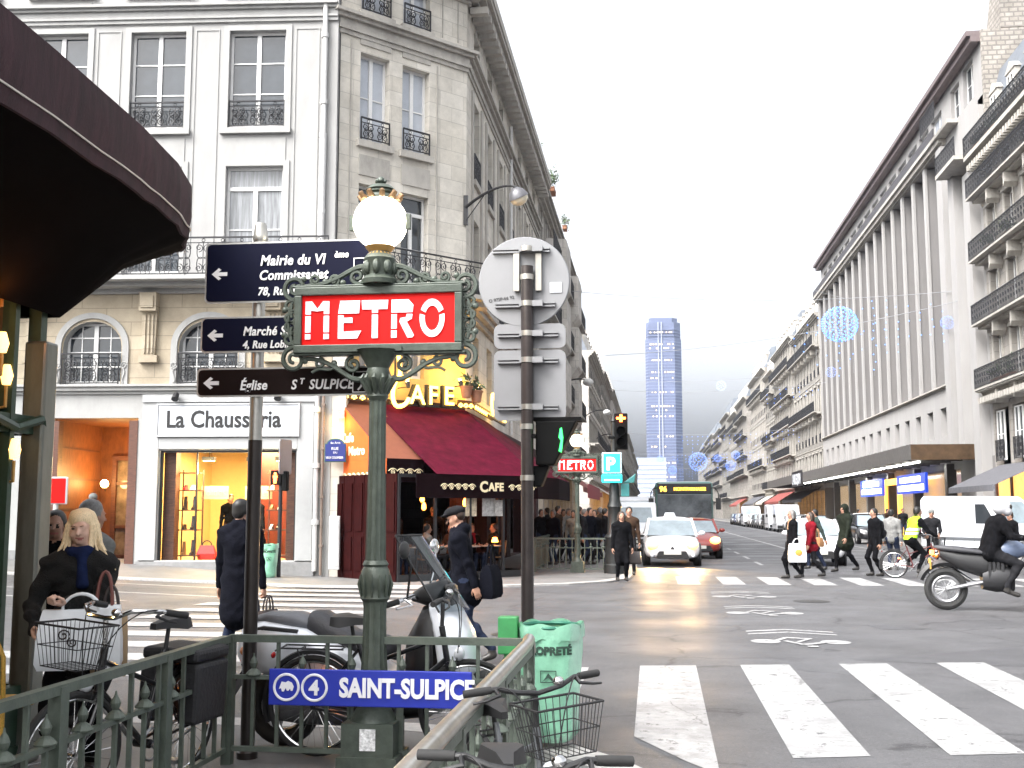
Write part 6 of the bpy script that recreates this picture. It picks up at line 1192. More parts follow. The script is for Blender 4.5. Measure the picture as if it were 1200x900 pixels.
b = MB(); b.loft(rings, caps=False); b.add([p for p in rings[-1]], [tuple(range(39, -1, -1))]); bag = b.build('bag', BAG, t, 60); b = MB(); b.loft([[(x * 1.03, y * 1.03, z) for x, y, z in rings[0]], [(x * 1.06, y * 1.06, z - .05) for x, y, z in rings[0]], [(x * 1.04 + .004 * math.sin(z * 90 + x * 60), y * 1.05, z - .11 - .012 * math.sin(x * 50)) for x, y, z in rings[0]]], caps=False); b.build('bag_rim', BAG, bag, 60)
def bend(o, R, ang=0):
    for v in o.data.vertices:
        x = v.co.x; a = x / R; dz = v.co.z; v.co = ((R + dz) * math.sin(a), v.co.y, (R + dz) * math.cos(a) - R)
for s_, sz, py in (('VIGILANCE', .062, 769), ('PROPRETÉ', .074, 760)):
    if s_ == 'VIGILANCE': continue
    o = text(s_, sz, bag, mat('bag_print', (.02, .05, .035), .6, var=0), (0, -.216, zz3(763)), bold=.004, align='CENTER', xs=1); bend(o, .21)
b = MB(); [b.box(x0, x1, -.213, -.209, z0, z1) for x0, x1, z0, z1 in ((-.055, .055, zz3(782), zz3(781)), (-.055, .055, zz3(795), zz3(794)), (-.055, -.05, zz3(794), zz3(782)), (.05, .055, zz3(794), zz3(782)))]; b.prism([(-.04, zz3(794)), (.0, zz3(784)), (.04, zz3(792)), (.03, zz3(793.5)), (.0, zz3(789))], -.213, -.209); b.build('emblem', MATS['bag_print'], bag, 0)
# ================================================================ brasserie corner at the left edge
KG = mat('kiosk_green_paint', (.026, .058, .038), .4, .1, var=.25, scale=9, dirt=.25, dirt_col=(.04, .065, .05)); PLUM = mat('awning_plum', (.028, .010, .014), .9, var=.65, scale=5, bump=.25, bscale=80, stretch=(2, 2, .25)); UND = mat('awning_underside', (.0032, .0024, .0024), .95, var=.2, spec=.05)  # underside near black, its shade put into the colour
KX, KY = -4.0, 7.06; c_ = dep(45, 600, 7.5); KX, KY = c_.x, c_.y
K = thing('brasserie', 'green framed glass corner of a brasserie at the left edge', 'building', (KX, KY, NZ)); rnd = random.Random(2)
b = MB()   # facade along the boulevard (x=0 plane, running to -y) and along the side street (running to -x)
PW = .3
for i in range(16):
    y = -.33 * i; w = .05 if i % 2 else .075; b.box(-.09, .0, y - w, y, .0, 3.5)
for i in range(9): x = -.75 * i; b.box(x - .07, x, -.07, .02, .0, 3.5) if i else None
for z0, z1 in ((2.12, 2.24), (.42, .5), (3.3, 3.5), (0, .12)): b.box(-.085, -.005, -5, -.0, z0, z1); b.box(-7, -.1, -.065, .01, z0, z1)
b.tube([(.03, -.05, 2.18), (.05, -.1, 2.22), (.02, -.35, 2.15), (.05, -.65, 2.2), (.02, -1, 2.15)], .03, 6)
b.box(-.07, -.02, -5, 0, .12, .42); b.box(-7, -.09, -.05, -.0, .12, .42); b.build('frame', KG, K, 0)
b = MB(); b.box(-.1, .06, -.1, .06, 0, 2.75); b.build('corner_post', mat('kiosk_corner_metal', (.17, .18, .16), .3, .4, var=.3, scale=5, stretch=(1, 1, .3)), K, 0, .02)
b = MB(); b.quad((-.045, -5, .5), (-.045, -.1, .5), (-.045, -.1, 3.3), (-.045, -5, 3.3)); b.quad((-7, -.03, .5), (-.1, -.03, .5), (-.1, -.03, 3.3), (-7, -.03, 3.3)); b.build('pane', GLASS, K, 0)
b = MB(); b.quad((-7, -5, .02), (-.1, -5, .02), (-.1, -.1, .02), (-7, -.1, .02), 1); b.quad((-7, -5, 3.48), (-7, -.1, 3.48), (-.1, -.1, 3.48), (-.1, -5, 3.48), 0); b.quad((-7, -5, 0), (-7, -5, 3.5), (-.1, -5, 3.5), (-.1, -5, 0), 0); b.quad((-7.0, -5, 0), (-7, -.1, 0), (-7, -.1, 3.5), (-7, -5, 3.5), 0); b.box(-7, -.16, -.16, -.12, .02, 3.45, 0); b.build('interior', [mat('brasserie_wall', (.16, .08, .04), .6, var=.4, scale=2), mat('brasserie_floor', (.12, .09, .07), .4, var=.3)], K, 0)
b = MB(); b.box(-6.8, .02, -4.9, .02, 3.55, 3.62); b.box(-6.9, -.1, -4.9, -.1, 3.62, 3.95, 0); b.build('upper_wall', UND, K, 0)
area('brasserie_light', (KX - 2.2, KY - 2.2, NZ + 2.9), 14, (1, .62, .25), point=True); 
for i, (x, y, z) in enumerate([tuple(dep(px, py, d) - Vector((KX, KY, NZ))) for px, py, d in ((17, 527, 7.15), (4, 322, 7.0), (3, 402, 6.95), (8, 440, 7.1))]):
    t = thing('wall_lamp', ['lowest', 'topmost', 'far left', 'middle'][i] + ' warm lamp behind the green framed brasserie glass', 'lamp', (KX + x, KY + y, NZ + z), 0); b = MB(); b.lathe([(.025, -.06), (.04, 0), (.02, .07)], 10); b.build('shade', mat('shade_glow', (1, .8, .5), .5, var=0, emit=(1, .55, .14), estr=1.1), t); b = MB(); b.tube([(0, 0, -.07), (0, 0, -.2), (-.1, 0, -.22)], .012, 6); b.build('bracket', BRASS, t)
# awning: curved outline, deep fabric valance
def awn_pts():
    T = [dep(px, py, d) for px, py, d in ()]; 
    return [(-2.95, 1.0), (-3.0, 3.2), (-3.06, 5.2), (-3.12, 6.3), (-3.2, 7.0), (-3.32, 7.5), (-3.5, 7.85), (-3.8, 8.05), (-4.3, 8.15), (-6, 8.2), (-9, 8.2)]
AP = []
_c = awn_pts()
for i in range(len(_c) - 1):
    for k in range(4): AP.append(tuple(Vector(_c[i]).lerp(Vector(_c[i + 1]), k / 4)))
AP.append(_c[-1])
t = thing('brasserie_awning', 'dark plum rounded awning with a thin white line overhanging the left corner', 'awning', (0, 0, 0)); ZT, ZB = 4.02, 3.60
rings = []
for i, (x, y) in enumerate(AP):
    a = Vector(AP[max(i - 1, 0)]); c = Vector(AP[min(i + 1, len(AP) - 1)]); tt = (c - a).normalized(); nx = Vector((tt.y, -tt.x))
    r = []
    near = min(1, max(0, (7.2 - y) / 5)); zb = ZB - .06 * near; zt = ZT + .05 * near
    fl = .012 * math.sin(i * 2.1)
    for (o, z) in ((0, zt), (.05, zt - .03), (.06 + fl, zt - .2), (.03 - fl, zb), (.01 - fl, zb), (.02, zt - .2), (-.05, zt - .06)): r.append((x + nx.x * o, y + nx.y * o, z))
    rings.append(r)
b = MB(); b.loft(rings, closed=True); b.build('valance', PLUM, t, 50)
b = MB(); R2 = []
for i, (x, y) in enumerate(AP):
    r = rings[i][4]; q = (KX + .06, min(y, KY + .04)) if y < 7.6 and x > -3.45 else (min(x - .0, KX + .06) if x < KX else KX + .06, KY + .05); R2.append([r, tuple(Vector(r).lerp(Vector((q[0], q[1], 2.97)), .5) + Vector((0, 0, .10))), (q[0], q[1], 2.97)])
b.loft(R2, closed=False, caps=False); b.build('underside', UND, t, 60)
b = MB(); b.slab([(x * 1.0, y) for x, y in AP] + [(-9, 1.0)], ZT - .03, ZT + .02); b.build('canopy', PLUM, t, 0)
b = MB(); ln = []
for i, r in enumerate(rings[:24]): p = Vector(r[3]).lerp(Vector(r[2]), .28); ln.append(tuple(p + (Vector(r[2]) - Vector((AP[i][0], AP[i][1], p.z))).normalized() * .012 + Vector((.006, 0, 0))))
b.tube(ln[:22], .006, 5); b.build('white_line', mat('piping_cream', (.7, .66, .6), .6, var=0), t)
b = MB()
for k in range(3):
    r = rings[25 + k]; p = Vector(r[2]).lerp(Vector(r[3]), .35) + Vector((.025, .01, 0)); b.tube(bez(p + Vector((0, 0, .12)), p + Vector((.03, .03, .05)), p + Vector((-.02, .0, -.05)), p + Vector((.015, .02, -.13)), 8), .006, 4); b.tube(spiral(p + Vector((0, 0, -.05)), .035, .01, 1.2, 0, 10, plane='yz'), .005, 4)
b.build('lettering', MATS['piping_cream'], t)
t = thing('ceiling_lamp', 'orange glowing lamp under the plum awning', 'lamp', (KX + .12, KY - .95, NZ + 2.95)); b = MB(); b.lathe([(.02, .16), (.06, .1), (.09, 0), (.085, -.01)], 14); b.build('shade', BRASS, t); b = MB(); b.ball((0, 0, 0), .05, 10, 7); b.build('bulb', LAMPO, t); area('awning_light', (KX + .16, KY - .72, NZ + 2.92), 1.5, (1, .30, .04), point=True)
b = MB()
def wicker_chair(label, loc, rz):
    t = thing('bistro_chair', label, 'chair', loc, rz); W_ = mat('wicker_yellow', (.62, .36, .06), .5, var=.35, scale=90); 
    b = MB(); b.tube([(-.2, .2, .45), (-.22, .24, .75), (-.15, .27, .92), (0, .28, .96), (.15, .27, .92), (.22, .24, .75), (.2, .2, .45)], .014, 7); [b.bar((x, .21 + .06 * abs(math.cos(x * 7)), .5), (x * .85, .27, .92), .016, .008) for x in (-.16, -.12, -.08, -.04, 0, .04, .08, .12, .16)]; [b.bar((-.2, .23 + .06 * f, .5 + f * .4), (.2, .23 + .06 * f, .5 + f * .4), .008, .014) for f in (0, .12, .24, .36, .48, .6, .72, .84, .96)]; b.build('backrest', W_, t)
    b = MB(); b.lathe([(.2, .43), (.215, .445), (.2, .46)], 20); b.build('seat', W_, t)
    for x, y in ((-.17, -.17), (.17, -.17), (-.17, .17), (.17, .17)): b = MB(); b.cyl((x * 1.15, y * 1.15, 0), (x, y, .44), .015, n=8); b.build('leg', W_, t)
    return t
wicker_chair('yellow wicker bistro chair behind the brasserie glass', tuple(Vector((dep(11, 600, 6.95).x, dep(11, 600, 6.95).y, NZ + .02))), R_(170))
# ================================================================ vehicles
TYRE = mat('tyre_rubber', (.018, .018, .018), .8, var=.2, scale=20); RIMM = mat('alloy_rim', (.35, .35, .36), .35, .8, var=.1); CHROME = mat('chrome', (.6, .6, .6), .15, 1, var=.05); CGLASS = mat('car_glass', (.03, .035, .04), .04, var=.3, scale=1.5, spec=.8); CGLASSW = mat('car_windscreen', (.22, .27, .3), .06, var=.25, scale=1.5, spec=.8); TRIM = mat('black_trim', (.015, .015, .016), .5, var=.1)
HEAD = mat('headlight_on', (1, .8, .5), .3, var=0, emit=(1, .42, .05), estr=1.6); HEADW = mat('headlight_off', (.6, .62, .65), .1, var=.1, spec=.8); TAILR = mat('tail_lamp', (.35, .01, .01), .25, var=0); PLATE = mat('number_plate', (.6, .6, .55), .5, var=.1); PLATEY = mat('number_plate_ink', (.03, .03, .03), .5, var=0)
def paint(name, c, rough=.28): return mat('paint_' + name, c, rough, var=.06, scale=2, coat=.6, dirt=.12, dirt_col=(.1, .1, .1))
def wheel(parent, x, y, r, w, name='wheel'):
    b = MB(); b.at((x, y, r), 0, 0, math.pi / 2); b.lathe([(r * .62, -w / 2), (r * .95, -w / 2), (r, -w * .35), (r, w * .35), (r * .95, w / 2), (r * .62, w / 2)], 24); o = b.build('wheel', TYRE, parent); s = 1 if x > 0 else -1
    b = MB(); b.at((x + s * w * .46, y, r), 0, 0, math.pi / 2); b.lathe([(r * .62, -.01), (r * .6, .012), (r * .15, .005), (r * .12, .02), (.01, .022)], 20); b.at((x + s * w * .5, y, r)); [b.bar((0, r * .12 * math.cos(a), r * .12 * math.sin(a)), (0, r * .58 * math.cos(a), r * .58 * math.sin(a)), .03, .05) for a in [k * 2 * math.pi / 6 for k in range(6)]]; b.build('rim', RIMM, o); return o
def car(label, cat, loc, rz, col, L=4.2, W=1.74, Hh=1.48, hood=1.05, belt=.92, kind='hatch', on=False, group=None, taxi=False, name='parked_car', plate=True):
    """front towards local -y, centred on its length"""
    t = thing(name, label, cat, loc, rz, group); w = W / 2; y0, y1 = -L / 2, L / 2; van = kind == 'van'
    yw = y0 + hood; yr0 = yw + (.45 if van else .72); yr1 = y1 - (.06 if van else .55 if kind == 'hatch' else .9); hz0 = belt - .22
    st = [(y0, w * .62, .34, .52), (y0 + .07, w * .82, .22, .62), (y0 + .25, w * .95, .2, hz0), (y0 + hood * .6, w, .2, belt - .09), (yw + .1, w, .2, belt), (0.3, w, .2, belt + .03), (y1 - .5, w, .22, belt + .06), (y1 - .12, w * .95, .26, belt + .05), (y1, w * .86, .36, belt - .12)]
    rings = []
    for y, ww, zb, zt in st: rings.append([(-ww * .88, y, zb), (-ww, y, zb + (zt - zb) * .3), (-ww * 1.0, y, zb + (zt - zb) * .68), (-ww * .93, y, zt - .02), (-ww * .6, y, zt + .02), (0, y, zt + .035), (ww * .6, y, zt + .02), (ww * .93, y, zt - .02), (ww * 1.0, y, zb + (zt - zb) * .68), (ww, y, zb + (zt - zb) * .3), (ww * .88, y, zb)])
    b = MB(); b.loft(rings, closed=True); body = b.build('body', col, t, 50)
    m = body.modifiers.new('subsurf', 'SUBSURF'); m.levels = 1; m.render_levels = 1
    wt = w * .76; zr = Hh
    gl = [[(-w * .9, yw, belt), (w * .9, yw, belt), (w * .9, y1 - .16, belt + .05), (-w * .9, y1 - .16, belt + .05)], [(-wt, yr0, zr - .07), (wt, yr0, zr - .07), (wt, yr1, zr - .09), (-wt, yr1, zr - .09)]]
    b = MB(); a, c = gl; b.add(a + c, [(1, 2, 6, 5), (2, 3, 7, 6), (3, 0, 4, 7)], 0); b.add(a + c, [(0, 1, 5, 4)], 1); b.build('glass', [CGLASS, CGLASSW], t, 0)
    b = MB(); n_ = 8
    b.loft([[(wt * 1.02 * math.cos(math.pi * k / n_ ), y, zr - .10 + dz + .085 * math.sin(math.pi * k / n_)) for k in range(n_ + 1)] + [(-wt * .98, y, zr - .13 + dz), (wt * .98, y, zr - .13 + dz)] for y, dz in ((yr0 - .06, -.02), (yr0 + .25, .01), ((yr0 + yr1) / 2, .02), (yr1 - .2, .0), (yr1 + .05, -.03))])
    for i in range(4):
        p, q = Vector(a[i]), Vector(c[i]); b.bar(p + Vector((0, 0, -.02)), q, .075, .075)
    for s in (-1, 1):
        ym = (yr0 + yr1) / 2 + .05; b.bar((s * w * .91, ym, belt), (s * wt, ym, zr - .08), .09, .05)
        if van: b.bar((s * w * .92, ym + .2, (belt + zr) / 2), (s * w * .86, y1 - .2, (belt + zr) / 2), .1, zr - belt - .05)
    b.build('roof', col, t, 50)
    for s in (-1, 1):
        for yy in (y0 + .78, y1 - .78): wheel(t, s * (w - .11), yy, .31, .2)
        [MB().torus((s * (w - .01), yy, .31), .345, .035, 'x', 20, 6).build('wheel_arch', TRIM, t) for yy in (y0 + .78, y1 - .78)]
        b = MB(); b.loft([[(s * w * .50, y0 + .105, .58), (s * w * .82, y0 + .19, .60), (s * w * .82, y0 + .22, .74), (s * w * .56, y0 + .17, .69)], [(s * w * .46, y0 + .055, .57), (s * w * .86, y0 + .13, .58), (s * w * .88, y0 + .19, .76), (s * w * .56, y0 + .12, .70)]] if s > 0 else [[(s * w * .46, y0 + .055, .57), (s * w * .86, y0 + .13, .58), (s * w * .88, y0 + .19, .76), (s * w * .56, y0 + .12, .70)], [(s * w * .50, y0 + .105, .58), (s * w * .82, y0 + .19, .60), (s * w * .82, y0 + .22, .74), (s * w * .56, y0 + .17, .69)]]); b.build('headlight', HEADW, t, 0)
        if on: b = MB(); b.ball((s * w * .68, y0 + .03, .65), (.19, .07, .13), 12, 8); b.build('headlight_beam', HEAD, t)
        b = MB(); b.box(s * w * .8 - .1, s * w * .8 + .1, y1 - .03, y1 + .02, .62, .86); b.build('tail_light', TAILR, t, 0)
        b = MB(); b.ball((s * (w + .1), yw + .3, belt + .07), (.11, .06, .075), 10, 6); b.bar((s * (w - .05), yw + .3, belt + .02), (s * (w + .08), yw + .3, belt + .04), .04, .04); b.build('mirror', col, t)
        b = MB(); b.box(s * w * 1.004, s * (w + .018), -.02 + y0 + L * .5, y0 + L * .5 + .16, belt - .16, belt - .13); b.build('door_handle', TRIM, t, 0)
    b = MB(); b.loft([[(-.46, y0 + .02, .26), (.46, y0 + .02, .26), (.36, y0 + .02, .47), (-.36, y0 + .02, .47)], [(-.5, y0 - .012, .27), (.5, y0 - .012, .27), (.42, y0 - .012, .45), (-.42, y0 - .012, .45)]]); b.build('grille', TRIM, t, 0)
    b = MB(); b.prism([(-.055, .56), (0, .60), (.055, .56), (.03, .50), (0, .53), (-.03, .5)], y0 - .012, y0 + .04); b.build('badge', CHROME if col.name != 'paint_white' else TRIM, t, 0)
    if plate:
        b = MB(); b.box(-.26, .26, y0 - .03, y0 - .013, .36, .47); pl = b.build('number_plate', PLATE, t, 0)
    if taxi:
        b = MB(); b.loft([[(-.2, yr0 + .38, zr - .01), (.2, yr0 + .38, zr - .01), (.2, yr0 + .55, zr - .01), (-.2, yr0 + .55, zr - .01)], [(-.14, yr0 + .41, zr + .13), (.14, yr0 + .41, zr + .13), (.14, yr0 + .52, zr + .13), (-.14, yr0 + .52, zr + .13)]]); b.build('roof_light', SIGNW, t, 0)
        for s in (-1, 1): b = MB(); b.ball((s * .62, y0 - .0, .33), (.06, .03, .06), 10, 6); b.build('fog_lamp', HEADW, t)
    return t
WHITE = paint('white', (.74, .74, .75)); ORANGE = paint('dark_red', (.22, .02, .01)); BLKP = paint('black', (.012, .012, .014)); GREYP = paint('grey', (.12, .13, .14)); SILV = paint('silver', (.42, .43, .45)); BLUEP = paint('blue', (.04, .06, .14)); VANW = paint('van_white', (.68, .7, .74)); GRNP = paint('green', (.04, .1, .07))
def G(px, py, z=.004): return onZ(px, py, z)
g = G(787, 664); TX = (g.x, g.y + 2.1, .004)
car('white hatchback with headlights glowing orange, waiting at the far crossing', 'car', TX, R_(1), WHITE, 4.2, 1.74, 1.5, on=True, taxi=True, name='passenger_car')
for s in (-.55, .55):
    sp_ = bpy.data.lights.new('headlight_glow', 'SPOT'); sp_.energy = 260; sp_.color = (1, .62, .25); sp_.spot_size = R_(75); sp_.spot_blend = .6; sp_.shadow_soft_size = .08
    o = bpy.data.objects.new('headlight_glow', sp_); COL.objects.link(o); o.location = (TX[0] + s, TX[1] - 2.2, .66); o.rotation_euler = (R_(80), 0, R_(180))
car('dark red car half hidden behind the white hatchback, its lamp glowing', 'car', (TX[0] + .98, TX[1] + 5.6, .004), R_(2), ORANGE, 4.1, 1.7, 1.44, on=True, name='passenger_car')
g = G(966, 664); car('small white car stopped behind the walkers on the far crossing', 'car', (g.x, g.y + 2.0, .004), R_(-4), WHITE, 3.9, 1.66, 1.46, name='passenger_car')
def van(label, loc, rz, L=5.2, W=1.95, Hh=2.15, col=VANW, group=None, windows=False):
    t = thing('van', label, 'van', loc, rz, group); w = W / 2; y0, y1 = -L / 2, L / 2
    prof = [(y0, .35), (y0, .78), (y0 + .18, .98), (y0 + .75, 1.18), (y0 + 1.45, Hh - .22), (y0 + 1.75, Hh - .05), (y1 - .2, Hh), (y1 - .02, Hh - .12), (y1, .35)]
    b = MB(); b.at((0, 0, 0), math.pi / 2); n_ = 9; secs = []
    for x, f in ((-w, .965), (-w * .93, 1), (w * .93, 1), (w, .965)): secs.append([(y, -x, .35 + (z - .35) * f + (0 if z > .4 else -.1)) for y, z in prof])
    b.loft(secs); b.build('body', col, t, 25, .03)
    b = MB(); ws = [(y0 + .80, 1.22), (y0 + 1.42, Hh - .26)]; b.quad((-w * .84, ws[0][0] - .025, ws[0][1]), (w * .84, ws[0][0] - .025, ws[0][1]), (w * .76, ws[1][0] - .025, ws[1][1]), (-w * .76, ws[1][0] - .025, ws[1][1])); b.build('windscreen', CGLASSW, t, 0)
    for s in (-1, 1):
        b = MB(); b.prism([(s * 0 + p[0], p[1]) for p in ((y0 + 1.0, 1.2), (y0 + 2.05, 1.2), (y0 + 2.05, Hh - .35), (y0 + 1.55, Hh - .35))], -.005, .005); o = b.build('side_window', CGLASS, t, 0); o.rotation_euler.z = math.pi / 2; o.location = (s * (w + .003), 0, 0)
        if windows: b = MB(); b.box(s * w, s * (w + .012), y0 + 2.3, y1 - .4, 1.25, Hh - .35); b.build('rear_window', CGLASS, t, 0)
        for yy in (y0 + .85, y1 - .95): wheel(t, s * (w - .1), yy, .33, .2)
        b = MB(); b.box(s * w * .62 - .16, s * w * .62 + .16, y0 - .015, y0 + .05, .68, .86); b.build('headlight', HEADW, t, 0, .02); b = MB(); b.box(s * w * .9 - .07, s * w * .9 + .07, y1 - .02, y1 + .025, .8, 1.25); b.build('tail_light', TAILR, t, 0); b = MB(); b.box(s * (w + .02), s * (w + .2), y0 + 1.0, y0 + 1.1, 1.2, 1.45); b.build('mirror', TRIM, t, 0, .02)
        b = MB(); b.box(s * (w + .001), s * (w + .02), y0 + 1.1, y1 - .1, .55, .66); [b.box(s * (w + .001), s * (w + .008), yv, yv + .015, .5, Hh - .2) for yv in (y0 + 2.15, y0 + 3.3)]; b.build('side_strip', GREYP, t, 0)
    b = MB(); b.box(-w * .95, w * .95, y0 - .06, y0 + .1, .33, .55); b.box(-w * .95, w * .95, y1 - .06, y1 + .06, .33, .55); b.box(-.45, .45, y0 - .02, y0 + .03, .62, .84); b.build('bumper', TRIM, t, 0, .02); b = MB(); b.box(-.26, .26, y0 - .075, y0 - .061, .38, .49); b.build('number_plate', PLATE, t, 0); return t
q = onY(1146, 600, 46.0); van('large white panel van parked at the right under the grey awning', (q.x + .4, 46.5, .004), R_(27), 5.2, 1.95, 2.3)
q = onY(753, 600, 47); van('white van following in the left lane behind the walkers', (q.x - .4, 49, .004), R_(1), 4.9, 1.9, 2.1, VANW); q = onY(741, 600, 58); van('taller white van farther back at the left kerb', (q.x + .1, 61, .004), 0, 5.4, 2.0, 2.5, VANW)
# bus
def bus(label, loc, rz):
    t = thing('city_bus', label, 'bus', loc, rz); w, L, Hh = 1.27, 11.5, 3.0; y0, y1 = -L / 2, L / 2; b = MB(); b.at((0, 0, 0)); rr = .16
    sec = lambda ww, zb, zt: [(-ww, zb), (-ww, zt - rr), (-ww + rr * .35, zt - rr * .3), (-ww + rr, zt), (ww - rr, zt), (ww - rr * .35, zt - rr * .3), (ww, zt - rr), (ww, zb)]
    b.loft([[(x, y, z) for x, z in sec(ww, zb, zt)] for y, ww, zb, zt in ((y0, w * .95, .32, Hh - .12), (y0 + .08, w * .99, .28, Hh - .03), (y0 + .3, w, .27, Hh), (y1 - .1, w, .27, Hh), (y1, w * .96, .32, Hh - .06))]); b.build('body', mat('paint_bus', (.06, .14, .13), .35, var=.1, coat=.4), t, 30)
    b = MB(); b.box(-w * .93, w * .93, y0 - .035, y0 - .004, 1.02, 2.42); b.build('windscreen', mat('bus_windscreen', (.10, .11, .12), .08, var=.6, scale=1.1, spec=.8), t, 0, .02)
    b = MB(); b.box(-w * .93, w * .93, y0 - .04, y0 - .004, 2.44, 2.9); ds = b.build('display', TRIM, t, 0, .02); LED = mat('led_orange', (1, .5, .05), .5, var=0, emit=(1, .45, .04), estr=2.0); text('96', .32, ds, LED, (-w * .85, y0 - .05, 2.55), bold=.01); text('MONTPARNASSE', .2, ds, LED, (-w * .36, y0 - .05, 2.59), bold=.004, xs=.92)
    b = MB(); b.box(-w * .94, w * .94, y0 - .05, y0 - .004, .34, 1.0); b.build('front_panel', mat('bus_front_white', (.55, .58, .58), .4, var=.08), t, 0, .03); b = MB(); b.box(-.3, .3, y0 - .065, y0 - .051, .5, .62); b.build('number_plate', PLATE, t, 0)
    for s in (-1, 1):
        b = MB(); b.ball((s * w * .72, y0 - .05, .66), (.16, .03, .11), 12, 6); b.build('headlight', HEADW, t); b = MB(); b.tube(bez((s * w * .9, y0, 2.7), (s * (w + .15), y0 - .25, 2.75), (s * (w + .22), y0 - .3, 2.5), (s * (w + .2), y0 - .3, 2.25), 8), .025, 6); b.box(s * (w + .08), s * (w + .3), y0 - .36, y0 - .25, 1.75, 2.25); b.build('mirror', TRIM, t)
        b = MB(); b.box(s * w, s * (w + .015), y0 + .5, y1 - .4, 1.1, 2.5); b.build('side_window', CGLASS, t, 0)
        for yy in (y0 + 2.6, y1 - 3): wheel(t, s * (w - .14), yy, .48, .28)
        b = MB(); b.tube([(s * .1, y0 - .06, 1.06), (s * .75, y0 - .06, 1.7)], .015, 5); b.build('wiper', TRIM, t)
    return t
q = onY(801, 600, 50); bus('city bus with orange destination display behind the white hatchback', (q.x, 56, .004), R_(0.5))
# parked row along the right kerb
hue = [BLKP, GREYP, SILV, BLUEP, GREYP, BLKP, SILV, GREYP, WHITE, BLKP, GREYP, SILV, BLUEP, GREYP]
names = ['black', 'grey', 'silver', 'blue']
yy = 78.0
for i, c in enumerate(hue):
    if i in (3, 4, 9): van(['light grey van parked in the middle of the right kerb row', 'white van parked just beyond the grey van at the right kerb', 'distant white van in the right kerb row'][(3, 4, 9).index(i)], (11.1, yy + 2.7, .004), R_(random.uniform(-2, 2)), 5.2, 1.95, 2.3, [SILV, VANW, VANW][(3, 4, 9).index(i)], group='vehicles parked along the right kerb'); yy += 6.4
    else: car('%s car parked %s in the right kerb row' % (c.name.split('_')[1], ['nearest the walkers', 'second', 'third', '', '', 'just behind the vans', 'sixth', 'seventh', 'midway', '', 'well past midway', 'far down', 'very far down', 'farthest away'][i]), 'car', (11.15, yy + 2.1, .004), R_(random.uniform(-1.5, 1.5)), c, 4.2, 1.72, 1.46, group='vehicles parked along the right kerb'); yy += 5.3
car('black car parked by the store pillars behind the walkers', 'car', (11.4, 62, .004), R_(0), BLKP, 4.4, 1.8, 1.6, group='vehicles parked along the right kerb'); car('grey car waiting at the left kerb beyond the vans', 'car', (-.2 + .9, 74, .004), 0, GREYP, 4.2, 1.72, 1.46)
